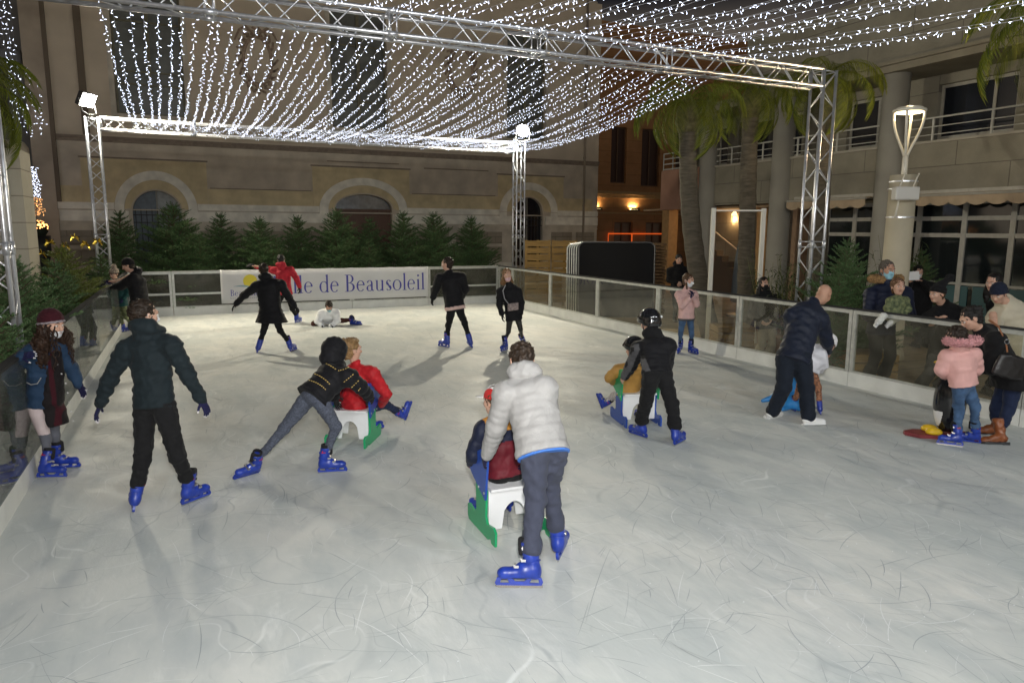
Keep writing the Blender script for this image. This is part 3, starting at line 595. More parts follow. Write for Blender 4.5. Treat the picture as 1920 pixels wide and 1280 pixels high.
    lo2 = bpy.data.objects.new('arcade_lamp', l); COL.objects.link(lo2); lo2.parent = t; lo2.location = Vector((X+1.9, 20.0, 2.6))-t.location
    m = MB(); m.lathe((X+1.9, 20.0, 2.74), [(.12, 0), (.12, .05), (.02, .17)], 16); m.build('ceiling_lamp', emit('arcade lamp glow', (1, .7, .35), 2), t)
right_building()
# ================================================================ LEFT BUILDING, CANOPY AND LIGHT CURTAINS
def left_side():
    t = thing('grey_building', (-8, 27.5, -.02), 'grey building with a scalloped awning cropped at the left picture edge', 'building')
    w = MB(); w.box(-14, 30, -.02, -4.3, 30.4, 13); w.build('wall', mat('cool grey wall', (.26, .27, .28), .85, noise=.12, nscale=1), t)
    w = MB(); w.box(-6.4, 29.92, 5.6, -5.2, 29.998, 7.3); w.box(-6.3, 29.92, 1.6, -5.0, 29.998, 4.0); w.build('window', mat('maroon dark window', (.03, .012, .015), .3), t)
    a = MB(); a.path([(-7, 29.4, 7.75), (-4.6, 29.4, 7.75)], .30, 14); a.build('awning', mat('grey awning', (.33, .35, .38), .8), t, smooth=True)
    c = thing('round_canopy', (-4.9, 24.5, 4.35), 'cream rounded canopy sticking out at the left edge under the light curtain', 'canopy')
    m = MB(); m.path([(-9, 24.4, 4.3), (-4.1, 24.4, 4.3), (-3.95, 24.4, 4.3), (-3.86, 24.4, 4.3)], [.30, .30, .25, .1], 18); m.build('shell', mat('cream canopy', (.62, .55, .42), .6), c, smooth=True)
    p = thing('stone_pillar', (-2.8, 12.6, -.02), 'pale block-built pillar at the left edge behind the fir branches', 'pillar')
    m = MB(); m.box(-4.4, 12.4, -.02, -2.08, 13.2, 3.3); m.build('shaft', blockwall('pillar blocks', (.46, .42, .33), (.43, .39, .31), (.25, .22, .17), .9, .38, .008, .004, 'XZ', .15), p)
    b = thing('utility_box', (-2.17, 11.6, 2.2), 'pale rounded box on the pillar beside the palm fronds at the left', 'cabinet')
    m = MB(); m.box(-2.5, 12.10, 2.62, -2.22, 12.35, 3.1); m.box(-2.48, 12.085, 2.64, -2.24, 12.099, 3.08); o = m.build('cabinet', mat('box plastic', (.45, .45, .42), .5), b)
    bv = o.modifiers.new('b', 'BEVEL'); bv.width = .03; bv.segments = 3
    cool = emit('cold white led', (.74, .81, 1.0), 5.5); warm = emit('amber led', (1.0, .45, .14), 4)
    for i in range(11):
        px_ = 3+5.6*i+random.uniform(-2, 2); q = at_y(px_, 60, 25.2+.12*i)
        z1 = 7.6-random.uniform(0, 3.0) if i > 3 else 9.3; z0 = 4.75+random.uniform(0, .5)
        light_string('light_curtain_string', (q.x, q.y, max(z1, z0+1)), (q.x+.1, q.y, z0), 0, .16, 'string of cold white lights hanging beside the grey building at the left edge', 'hanging light curtain at the left', size=1.9)
    for i in range(12):
        px_ = 43+2.6*i+random.uniform(-1.5, 1.5); q = at_y(px_, 340, 25.0+.1*i)
        zb = 2.2+random.uniform(0, .7)
        light_string('light_curtain_string', (q.x, q.y, 4.0), (q.x+.05, q.y, 3.1), 0, .07, 'string of cold white lights hanging under the cream canopy', 'white light strings under the canopy', size=1.9)
        light_string('light_curtain_string', (q.x+.05, q.y, 3.1), (q.x+.09, q.y, 2.55), 0, .07, 'string of amber lights hanging below the white ones under the canopy', 'amber light strings under the canopy', bm_=warm, size=1.7)
    q = at_y(66, 427, 24.0); o = MB()
    for k in range(90):
        a_, b_ = random.uniform(0, 2*PI), random.uniform(-.2, 1.2); rr = .30; d = Vector((math.cos(a_)*math.cos(b_), math.sin(a_)*math.cos(b_), math.sin(b_)*.7)); c_ = q+d*rr; o.obox(c_, (.016, 0, 0), (0, .016, 0), (0, 0, .016))
    bs = thing('light_bush', q, 'clipped dark bush in a tall urn with a net of amber lights at the left', 'bush')
    o = o.build('amber_lights', warm, bs); o['kind'] = 'stuff'
    m = MB(); m.lathe(q, [(.02, -.3), (.2, -.28), (.31, -.1), (.31, .02), (.2, .17), (.02, .23)], 16); m.build('foliage', mat('dark clipped leaves', (.012, .02, .01), .8, noise=.4, nscale=20, bump=.03, bscale=20), bs, smooth=True)
    m = MB(); m.lathe((q.x, q.y, -.02), [(.22, 0), (.2, .1), (.12, .4), (.2, .9), (.34, 1.5), (.36, q.z-.2)], 18); m.build('urn', mat('black urn', (.012, .012, .012), .5), bs, smooth=True)
left_side()
# ================================================================ TREES
needle_m = None
def needle_mat(name, c1, c2):
    m, N, L, b = nt(name); b.inputs['Roughness'].default_value = .6; b.inputs['Specular IOR Level'].default_value = .2
    g_ = N.new('ShaderNodeNewGeometry'); mx = N.new('ShaderNodeMix'); mx.data_type = 'RGBA'; L.new(g_.outputs['Random Per Island'], mx.inputs[0]); mx.inputs[6].default_value = (*c1, 1); mx.inputs[7].default_value = (*c2, 1); L.new(mx.outputs[2], b.inputs['Base Color'])
    return m
fir_g = needle_mat('fir needles', (.038, .085, .030), (.14, .24, .095)); fir_lit = needle_mat('lamplit yellow green fir needles', (.075, .10, .02), (.22, .26, .06)); bark = mat('fir bark', (.10, .07, .045), .9, noise=.3, nscale=20)  # yellower needles: street-lamp light put into the left fir's colour
def fir_mesh(seed, H=2.3, Rb=.78, whorls=15, dens=1.0):
    whorls = int(whorls*1.35)
    r = random.Random(seed); nb = MB(); wb = MB()
    wb.path([(0, 0, 0), (.01*r.random(), .01, H*.5), (0, 0, H)], [.045, .025, .006], 7)
    V = []; F = []
    def twig(a, d, Ln):
        """shoot covered in needle clusters"""
        a = Vector(a); d = Vector(d).normalized(); u = d.orthogonal().normalized(); v = d.cross(u)
        wb.tube(a, a+d*Ln, .004, 3, r2=.001, caps=False)
        k = max(5, int(Ln/.0085*dens))
        for i in range(k):
            t_ = (i+r.random())/k; p = a+d*Ln*t_; an = r.uniform(0, 2*PI); s = (u*math.cos(an)+v*math.sin(an)); s.z = s.z*.7+.25
            q = (s+d*.75).normalized(); l = r.uniform(.030, .050)*(1-.3*t_); w = d.cross(q).normalized()*.0070
            o = len(V); V.extend([p-w, p+w, p+q*l]); F.append((o, o+1, o+2))
    for i in range(whorls):
        f = i/(whorls-1); z = H*(.06+.88*f**.92); Lb = Rb*(1-f)**.8*r.uniform(.85, 1.1)+.07; n = 8 if f < .8 else 5
        for j in range(n):
            a = 2*PI*(j+r.uniform(-.3, .3))/n+i*1.1; L_ = Lb*r.uniform(.75, 1.15); el = (.50+.95*f)*r.uniform(.5, 1.3)
            d0 = Vector((math.cos(a), math.sin(a), el*.55)).normalized(); p = Vector((0, 0, z+r.uniform(-.06, .06)*(1-f))); pts = [p]; m_ = max(3, int(L_/.075))
            for k in range(m_):
                d = (d0+Vector((0, 0, .16*k/m_-.10))).normalized(); p = p+d*L_/m_; pts.append(p)
            wb.path(pts, [.010*(1-k/len(pts))+.002 for k in range(len(pts))], 4)
            side = d0.cross(UP).normalized()
            for k in range(1, len(pts)):
                t_ = k/(len(pts)-1); lt = (L_*.42*(1-t_*.75)+.06)*r.uniform(.8, 1.15)
                dd = (pts[k]-pts[k-1]).normalized()
                for s in (-1, 1): twig(pts[k-1].lerp(pts[k], r.random()), dd*.85+side*s*.75+UP*r.uniform(-.05, .25), lt)
                if r.random() < .5: twig(pts[k], dd+UP*.6+side*r.uniform(-.3, .3), lt*.6)
                twig(pts[k-1], dd, (pts[k]-pts[k-1]).length*1.1)
            twig(pts[-1], dd, .09)
    for s in range(5): a = s*1.257; twig((0, 0, H*.93), (math.cos(a)*.55, math.sin(a)*.55, .9), .20)
    twig((0, 0, H*.9), (0, 0, 1), .16)
    nb.v = [tuple(v) for v in V]; nb.f = F; nb.mi = [0]*len(F)
    return nb, wb
FIR = []
for sd, H_, Rb_, wh_ in ((1, 2.3, .90, 15), (2, 2.3, .80, 14), (3, 2.3, 1.02, 16)):
    nb, wb = fir_mesh(sd, H_, Rb_, wh_)
    a = nb.build('crown', fir_g); b = wb.build('trunk', bark); FIR.append((a.data, b.data)); bpy.data.objects.remove(a); bpy.data.objects.remove(b)
def fir(px, py_top, y, kind, label, group, wide=1.0, x=None, z0=-.02):
    top = at_y(px, py_top, y); H_ = (top.z-z0)/2.38
    t = thing('fir_tree', (top.x, y, z0), label, 'fir tree', group)
    t.scale = (H_*wide*1.12, H_*wide*1.12, H_); t.rotation_euler = (random.uniform(-.05, .05), random.uniform(-.05, .05), random.uniform(0, 6.28))
    link('crown', FIR[kind][0], t); link('trunk', FIR[kind][1], t)
    return t
G1 = 'fir trees in a row behind the back barrier'
for px, pt, y, k, w_, lb in ((218, 388, 21.6, 1, 1.0, 'fir tree just right of the back left truss tower'), (322, 372, 21.3, 2, 1.05, 'wide fir tree in front of the barred blue window'), (408, 392, 21.8, 1, 1.05, 'slim fir tree between the barred window and the banner'),
                             (482, 400, 21.4, 2, 1.0, 'fir tree behind the skater in the red jacket'), (557, 398, 21.9, 0, 1.0, 'fir tree above the first letters of the banner'), (630, 384, 21.4, 2, 1.0, 'bushy dark fir tree at the left side of the red door'),
                             (692, 402, 22.0, 1, 1.0, 'fir tree with a thin tip in front of the red door'), (752, 390, 21.6, 0, 1.0, 'fir tree just right of the red door'), (818, 392, 21.4, 2, 1.0, 'broad fir tree behind the right end of the banner'), (889, 400, 21.3, 0, 1.05, 'rightmost fir tree of the back row, beside the truss tower'),
                             (372, 430, 20.9, 0, 1.0, 'low fir tree filling the gap left of the banner'), (520, 440, 20.9, 1, 1.0, 'low fir tree standing closest behind the banner sun'), (690, 445, 20.9, 0, 1.0, 'low fir tree closest behind the middle of the banner'), (855, 450, 20.8, 1, 1.0, 'low fir tree closest behind the dark haired skater')):
    fir(px, pt, y, k, lb, G1, w_)
G2 = 'fir trees along the left barrier'
for px, pt, y, k, w_, lb in ((140, 450, 13.5, 2, 1.0, 'large fir tree with golden bows behind the left barrier'), (95, 478, 12.2, 0, 1.0, 'large fir tree behind the left barrier, next to the curly haired girl'), (185, 470, 18.0, 1, .85, 'fir tree at the foot of the back left truss tower'), (20, 470, 9.6, 2, .95, 'fir tree with long bare branch tips at the left edge'), (40, 560, 8.2, 0, 1.0, 'low fir tree behind the curly haired girl\'s shoulder')):
    t = fir(px, pt, y, k, lb, G2, w_); t.location.x = min(t.location.x, XL-.42*t.scale.x-.05)
    Mt = Matrix.LocRotScale(t.location, t.rotation_euler, t.scale)     # branches that meet the barrier are bent back: trim what would cross it
    for ch in t.children:
        if ch.name.startswith('crown'):
            me = ch.data; n_ = len(me.vertices); co = np.empty(n_*3, np.float32); me.vertices.foreach_get('co', co); co = co.reshape(-1, 3); wc = co@np.array(Mt.to_3x3()).T+np.array(Mt.translation); tri = np.arange(n_).reshape(-1, 3); ok = ~np.any((wc[tri][:, :, 0] > XL-.09) & (wc[tri][:, :, 2] < HB+.06), axis=1) & ~np.any(wc[tri][:, :, 0] > XL+.25, axis=1)
            V_ = co[tri[ok].ravel()]; m2 = bpy.data.meshes.new('crown'); k_ = len(V_); m2.vertices.add(k_); m2.vertices.foreach_set('co', V_.ravel()); m2.loops.add(k_); m2.loops.foreach_set('vertex_index', np.arange(k_, dtype=np.int32)); m2.polygons.add(k_//3); m2.polygons.foreach_set('loop_start', np.arange(0, k_, 3, dtype=np.int32)); m2.update(calc_edges=True); m2.materials.append(fir_lit if px == 140 else fir_g); ch.data = m2
        elif ch.name.startswith('trunk'):
            me = ch.data; n_ = len(me.vertices); co = np.empty(n_*3, np.float32); me.vertices.foreach_get('co', co); co = co.reshape(-1, 3); wc = co@np.array(Mt.to_3x3()).T+np.array(Mt.translation); bad = (wc[:, 0] > XL-.09) & (wc[:, 2] < HB+.06); F_ = [tuple(p.vertices) for p in me.polygons if not any(bad[v] for v in p.vertices)]; m2 = bpy.data.meshes.new('trunk'); m2.from_pydata(co.tolist(), [], F_); m2.materials.append(bark); ch.data = m2
for px, pt, h, k, lb in ((1590, 450, 11.6, 2, 'fir tree behind the bald man and the right truss tower'), (1575, 520, 10.9, 0, 'low fir tree between the bald man and the man with the toddler'), (1730, 470, 14.6, 1, 'dark fir tree behind the masked person holding a sheet')):
    q = at_h(px, pt, h); t = thing('fir_tree', (q.x, q.y, -.02), lb, 'fir tree', 'fir trees behind the right barrier'); s_ = (q.z+.12)/2.38; t.scale = (s_*.95, s_*.95, s_); t.rotation_euler = (0, 0, px); link('crown', FIR[k][0], t); link('trunk', FIR[k][1], t)
# golden foil bows on the left fir
gold = mat('gold foil', (.75, .55, .08), .22, 1.0)
for i, (px, py) in enumerate(((93, 455), (112, 477), (140, 445), (160, 458), (78, 475), (122, 460), (183, 452), (22, 453))):
    h = 11.9+.3*(i % 3); q = at_h(px, py, h); m = MB()
    for k in range(9):
        a_ = k*.7+i; d = Vector((math.cos(a_), math.sin(a_)*.6, math.sin(a_*1.7)*.8)).normalized(); s_ = d.orthogonal().normalized()*.014
        m.add([q, q+d*.045+s_, q+d*.10, q+d*.045-s_], [(0, 1, 2, 3)]); m.add([q, q+d*.05+UP*.02, q+d*.085-UP*.03], [(0, 1, 2)])
    tag(m.build('foil_bow', gold, None, loc=q), ['golden foil bow at the left end of the fir top', 'lowest golden foil bow on the fir tree', 'golden foil bow at the very top of the fir tree', 'golden foil bow right of the topmost one', 'golden foil bow by the dark urn', 'golden foil bow in the middle of the fir top', 'golden foil bow beside the truss tower', 'golden foil bow on the branch at the left edge'][i], 'bow', 'golden bows on the left fir trees')
# ---------------------------------------------------------------- palms
palm_g = needle_mat('palm leaflets', (.05, .075, .010), (.19, .205, .025)); palm_bark = mat('palm trunk', (.085, .072, .052), .95, noise=.35, nscale=5, stretch=(1, 1, 5), bump=.02, bscale=7)
def frond_mesh(seed, Ln=2.3):
    r = random.Random(seed); m = MB(); pts = []; p = Vector((0, 0, 0)); el = 1.0; n = 22
    for i in range(n+1):
        pts.append(p.copy()); el = 1.05-2.5*(i/n)**.9; p = p+Vector((math.cos(el), 0, math.sin(el)))*Ln/n
    m.path(pts, [.02*(1-i/(n+2))+.003 for i in range(n+1)], 5)
    for i in range(2, n):
        for k in range(4):
            q = pts[i].lerp(pts[i+1] if i < n else pts[i], k/4); d = (pts[min(i+1, n)]-pts[i]).normalized(); f = i/n; l = (.62*math.sin(PI*(.18+.78*f))+.12)*r.uniform(.8, 1.1)
            for s in (-1, 1):
                a0 = (d*.75+Vector((0, s, 0))*.75+Vector((0, 0, .1))).normalized(); c1 = q+a0*l*.4; c2 = c1+(a0*.6-UP*.75).normalized()*l*.35; c3 = c2-UP*l*.32+a0*.03; w = Vector((1, 0, 0))*.0065
                m.add([q-w*.5, q+w*.5, c1+w, c1-w, c2+w*.9, c2-w*.9, c3], [(0, 1, 2, 3), (3, 2, 4, 5), (5, 4, 6)])
    o = m.build('frond', palm_g); me = o.data; bpy.data.objects.remove(o); return me
FR = [frond_mesh(k) for k in (1, 2)]
def palm(base, top, r0, r1, n, label, dead=.5, sc=1.0, dark=None, el0=-.5):
    base, top = Vector(base), Vector(top)
    t = thing('palm_tree', base, label, 'palm tree', 'palm trees on the square')
    m = MB(); pts = []; rs = []
    for i in range(25):
        f = i/24; pts.append(base.lerp(top, f)+HR*(-.16*math.sin(PI*f))*(1 if label.startswith('leaning') else .1)); rs.append((r0+(r1-r0)*f)*(1+.035*(-1)**i))
    m.path(pts, rs, 16); m.build('trunk', dark or palm_bark, t, smooth=True)
    m = MB(); m.lathe(top-Vector((0, 0, .35)), [(r1*1.05, 0), (r1*1.5, .2), (r1*1.3, .45), (.03, .75)], 14); m.build('crown_shaft', mat('palm boots', (.10, .09, .04), .9, noise=.4, nscale=14, bump=.03, bscale=14), t, smooth=True)
    for i in range(n):
        o = bpy.data.objects.new('frond', FR[i % 2]); COL.objects.link(o); o.parent = t; o.location = top-base+Vector((0, 0, .25)); a = i*2.399963+1; tilt = el0+1.5*(i/n)**1.1
        s_ = sc*random.uniform(.85, 1.08); o.scale = (s_, s_, s_); o.rotation_euler = (random.uniform(-.15, .15), tilt, a)
pb = lambda px, py, h: at_h(px, py, h)
b_ = pb(1338, 545, 14.5); t_ = pb(1290, 215, 14.5); palm((b_.x, b_.y, -.02), t_, .20, .17, 16, 'leaning thick palm tree right of the orange building', sc=.64, el0=-.2)
b_ = pb(1402, 545, 15.5); t_ = pb(1408, 190, 15.5); palm((b_.x, b_.y, -.02), t_, .19, .16, 14, 'upright palm tree seen through the white rectangular frame', sc=.64, el0=-.2)
b_ = pb(1540, 480, 15.0); t_ = pb(1552, 170, 15.0); palm((b_.x, b_.y, -.02), t_, .18, .15, 13, 'dark palm tree directly behind the right truss tower', sc=.66, el0=-.2)
b_ = pb(1990, 480, 11.5); t_ = pb(2000, 70, 11.5); palm((b_.x, b_.y, -.02), t_, .22, .18, 15, 'palm tree whose fronds hang into the upper right corner', sc=.8)
t_ = at_h(-75, 215, 9.6); palm((-3.6, 10.2, -.02), t_, .17, .15, 20, 'palm tree whose green fronds hang in at the left edge', sc=.55)
t_ = at_h(12, 300, 15.0); q_ = at_h(92, 600, 14.0); palm((q_.x-.05, q_.y, -.02), t_, .15, .13, 0, 'leaning black palm trunk in front of the stone pillar at the left', dark=mat('black trunk', (.012, .01, .008), .9))
# potted bamboo-like plants behind the right barrier
def leafy(px, py, h, Hh, n, label, seed):
    r = random.Random(seed); q = at_h(px, py, h); b = Vector((q.x, q.y, -.02)); t = thing('potted_plant', b, label, 'potted plant', 'potted plants behind the right barrier'); m = MB(); s_ = MB(); Ht = q.z+.12
    for i in range(n):
        a = r.uniform(0, 2*PI); d = Vector((math.cos(a)*.28, math.sin(a)*.28, 1)).normalized(); L_ = Ht*r.uniform(.55, 1.0); p0 = b+Vector((math.cos(a)*.08, math.sin(a)*.08, .35)); p1 = p0+d*(L_-.35)
        s_.tube(p0, p1, .006, 4, r2=.002)
        for k in range(16):
            f = .25+.75*k/16; p = p0.lerp(p1, f); a2 = r.uniform(0, 2*PI); l = r.uniform(.16, .30); dd = Vector((math.cos(a2), math.sin(a2), r.uniform(-.5, .6))).normalized(); w = dd.cross(UP).normalized()*.011; c = p+dd*l*.55; e = p+dd*l-UP*l*.25
            m.add([p, c+w, e, c-w], [(0, 1, 2, 3)])
    m.build('foliage', needle_mat('bamboo leaf', (.02, .035, .010), (.07, .10, .03)), t); s_.build('stems', mat('cane', (.12, .12, .04), .6), t)
    c = MB(); c.lathe(b, [(.16, 0), (.2, .35), (.22, .42)], 18); c.build('pot', mat('terracotta', (.25, .11, .06), .8), t, smooth=True)
leafy(1450, 465, 13.0, 1.7, 26, 'feathery potted plant behind the woman in the black scarf', 4); leafy(1488, 482, 12.2, 1.6, 22, 'feathery potted plant just left of the right truss tower', 5)
leafy(1690, 440, 14.0, 1.7, 20, 'tall leafy plant right of the lamp pillar', 8); leafy(1800, 480, 17.6, 1.6, 18, 'leafy plant in the shop window area behind the pompom hat', 9)
# ================================================================ STREET LAMP
def street_lamp():
    h = 12.4; b = at_h(1674, 560, h); b = Vector((b.x, b.y, -.02)); t = thing('street_lamp', b, 'cream street lamp with four curved arms and a glowing ring head', 'street lamp')
    zt = at_h(1690, 340, h).z; zr = at_h(1702, 208, h).z; q = Vector((at_h(1690, 340, h).x, at_h(1690, 340, h).y, 0))
    cm = mat('cream column', (.55, .49, .36), .6, noise=.08, nscale=3)
    m = MB(); m.lathe(b, [(.27, 0), (.25, .1), (.225, .2), (.215, zt+.12)], 24); m.build('column', cm, t, smooth=True)
    wm = mat('white lamp paint', (.72, .68, .58), .4)
    m = MB(); m.tube((b.x, b.y, zt), (b.x, b.y, zt+.42), .05, 12, r2=.045); m.build('stem', wm, t, smooth=True)
    for i in range(4):
        a = i*PI/2+.5; d = Vector((math.cos(a), math.sin(a), 0)); P = []
        for k in range(13): f = k/12; P.append(Vector((b.x, b.y, zt+.40+(zr-zt-.42)*f))+d*(.02+.21*math.sin(f*PI*.53)**1.3))
        m = MB(); m.path(P, .022, 8); m.build('arm', wm, t, smooth=True)
    m = MB(); m.path([(b.x+.235*math.cos(a), b.y+.235*math.sin(a), zr) for a in np.linspace(0, 2*PI, 37)[:-1]], .028, 8, closed=True); m.build('ring', wm, t, smooth=True)
    m = MB(); m.lathe((b.x, b.y, zr-.035), [(.20, 0), (.205, .02)], 28); m.build('lamp_face', emit('warm lamp disc', (1, .78, .42), 7), t)
    m = MB(); m.lathe((b.x, b.y, zr+.0), [(.215, 0), (.2, .05), (.05, .075)], 28); m.build('lamp_cap', wm, t, smooth=True)
    l = bpy.data.lights.new('street_bulb', 'POINT'); l.shadow_soft_size = .12; l.energy = 330; l.color = (1, .76, .44); lo = bpy.data.objects.new('street_bulb', l); COL.objects.link(lo); lo.parent = t; lo.location = (0, 0, zr-.06+.12)
    for z in (zt-.02, zt-.14, zt-.62):
        m = MB(); m.tube((b.x, b.y, z), (b.x, b.y, z+.025), .228, 24); m.build('steel_band', alu, t, smooth=False)
    c = thing('wifi_antenna_box', b-HF*.3, 'white box with two stub antennas strapped to the street lamp column', 'antenna box'); c0 = Vector((b.x, b.y, zt-.22))-HF*.32-HR*.12
    m = MB(); m.obox(c0, HR*.20, HF*.08, UP*.11); o = m.build('box', mat('white box plastic', (.62, .6, .55), .45), c); bv = o.modifiers.new('b', 'BEVEL'); bv.width = .02; bv.segments = 2
    m = MB(); m.tube(c0-HR*.1+UP*.11, c0-HR*.03+UP*.34, .012, 8); m.build('antenna', wm, c, smooth=True); m = MB(); m.tube(c0+HR*.12+UP*.11, c0+HR*.2+UP*.33, .012, 8); m.build('antenna', wm, c, smooth=True); m = MB(); m.tube(c0-HR*.1-UP*.11, c0-HR*.14-UP*.4, .016, 8); m.build('antenna', wm, c, smooth=True)
street_lamp()
# ================================================================ THINGS BEHIND THE RIGHT BARRIER
def rr_path(w, h, r, n=6):
    P = []
    for cx, cz, a0 in ((w-r, h-r, 0), (r, h-r, PI/2), (r, r, PI), (w-r, r, 1.5*PI)):
        for k in range(n+1): a = a0+PI/2*k/n; P.append((cx+r*math.cos(a), cz+r*math.sin(a)))
    return P
scr_lb = ['rearmost black screen of the stack, furthest left', 'black screen second from the rear of the stack', 'black screen third from the rear of the stack', 'black screen third from the front of the stack', 'black screen second from the front of the stack', 'front black screen of the stack with its whole face showing']
for i in range(6):
    px = 1064+4.3*i; h = 19.3-.22*i; a = at_h(px, 456-.6*i, h); w = 1.95 if i == 5 else 1.9; zt = a.z
    t = thing('folding_screen', (a.x, a.y, -.02), scr_lb[i], 'screen', 'black screens stacked behind the barrier'); d = (HR*.995+HF*.02).normalized()
    pts = rr_path(w, zt+.10, .16); m = MB(); m.path([Vector((a.x, a.y, -.11))+d*x+UP*z-HF*.10*(1-z/zt) for x, z in pts], .019, 8, closed=True); m.build('frame', galv if i < 5 else mat('dull steel', (.16, .16, .16), .5, .8), t, smooth=True)
    m = MB(); m.prism([(x, z) for x, z in rr_path(w, zt+.1, .16)], [], Vector((a.x, a.y, -.11))-HF*.10, d, UP+HF*(.10/zt), HF*.008); m.build('panel', mat('black fabric screen', (.006, .006, .007), .9), t)
wood = mat('yellow stained wood', (.26, .155, .04), .7, noise=.35, nscale=3, stretch=(1, 1, 12), bump=.003, bscale=20)
for i, (px, lb) in enumerate(((984, 'wooden slat fence section next to the truss tower'), (1034, 'wooden slat fence section beside the stacked screens'))):
    a = at_h(px, 462, 20.6); b = at_h(px+49, 462, 20.6); t = thing('wood_fence', (a.x, a.y, -.02), lb, 'wooden fence', 'wooden slat fence'); d = (b-a).normalized(); Ln = (b-a).length
    for k in range(9):
        m = MB(); zc = 1.80-.2*k; m.obox(a+d*Ln/2+UP*(zc-a.z), d*(Ln/2-.01), HF*.012, UP*(.085)+HF*.012); m.build('slat', wood, t)
    m = MB()
    for s_ in (.04, Ln-.04, Ln/2): m.obox(a+d*s_+UP*(.9-a.z)+HF*.05, d*.035, HF*.03, UP*1.0)
    m.build('fence_post', wood, t)
q = at_h(1224, 462, 19.4); t = thing('wicker_stack', (q.x, q.y, -.02), 'stack of brown woven panels right of the black screens', 'wicker panels'); m = MB()
for k in range(22): m.obox(Vector((q.x, q.y, -.02+.088*k))+HR*.14+HR*.02*math.sin(k*2.1), HR*.15, HF*.4, UP*.03+HR*.006*math.cos(k))
m.build('woven_panel', mat('brown wicker', (.17, .10, .045), .8, noise=.4, nscale=14), t)
def goal_frame():
    h = 14.0; a = at_h(1338, 395, h); b = at_h(1432, 395, h); t = thing('portal', (a.x, a.y, -.02), 'tall white rectangular metal frame standing around the palm trunk', 'frame'); wm = mat('white frame paint', (.72, .70, .62), .5)
    for p in (a, b): m = MB(); m.obox((p.x, p.y, (a.z-.02)/2), HR*.038, HF*.038, UP*((a.z+.12)/2)); m.build('upright', wm, t)
    m = MB(); m.obox(((a.x+b.x)/2, (a.y+b.y)/2, a.z+.004), (b-a)/2*1.02, HF*.02, UP*.015); m.build('crossbar', wm, t)
goal_frame()
def closed_parasol():
    q = at_h(1388, 450, 18.5); t = thing('closed_parasol', (q.x, q.y, -.02), 'closed grey parasol standing between the palm trunk and the apricot pier', 'parasol')
    m = MB(); m.lathe((q.x, q.y, .35), [(.13, 0), (.17, .05), (.15, .6), (.10, 1.2), (.03, 1.7)], 12); m.build('canopy', mat('slate cloth', (.10, .115, .125), .8), t)
    m = MB(); m.tube((q.x, q.y, -.02), (q.x, q.y, 2.15), .02, 8); m.lathe((q.x, q.y, -.018), [(.25, 0), (.25, .05), (.05, .08)], 16); m.build('pole', galv, t)
closed_parasol()
# planter boxes of wood seen through the panels
for i, (px, py, lb) in enumerate(((1375, 560, 'wooden bench box behind the barrier right of the girl in pink'), (1625, 640, 'wooden crate seen through the barrier left of the man with the toddler'))):
    q = at_h(px, py, 13.6 if i == 0 else 10.6); t = thing('wooden_crate', (q.x, q.y, -.02), lb, 'crate', 'wooden crates behind the barrier')
    for k in range(4): m = MB(); m.obox((q.x, q.y, -.05+.13*k), HR*.35, HF*.3, UP*.055); m.build('plank', wood, t)
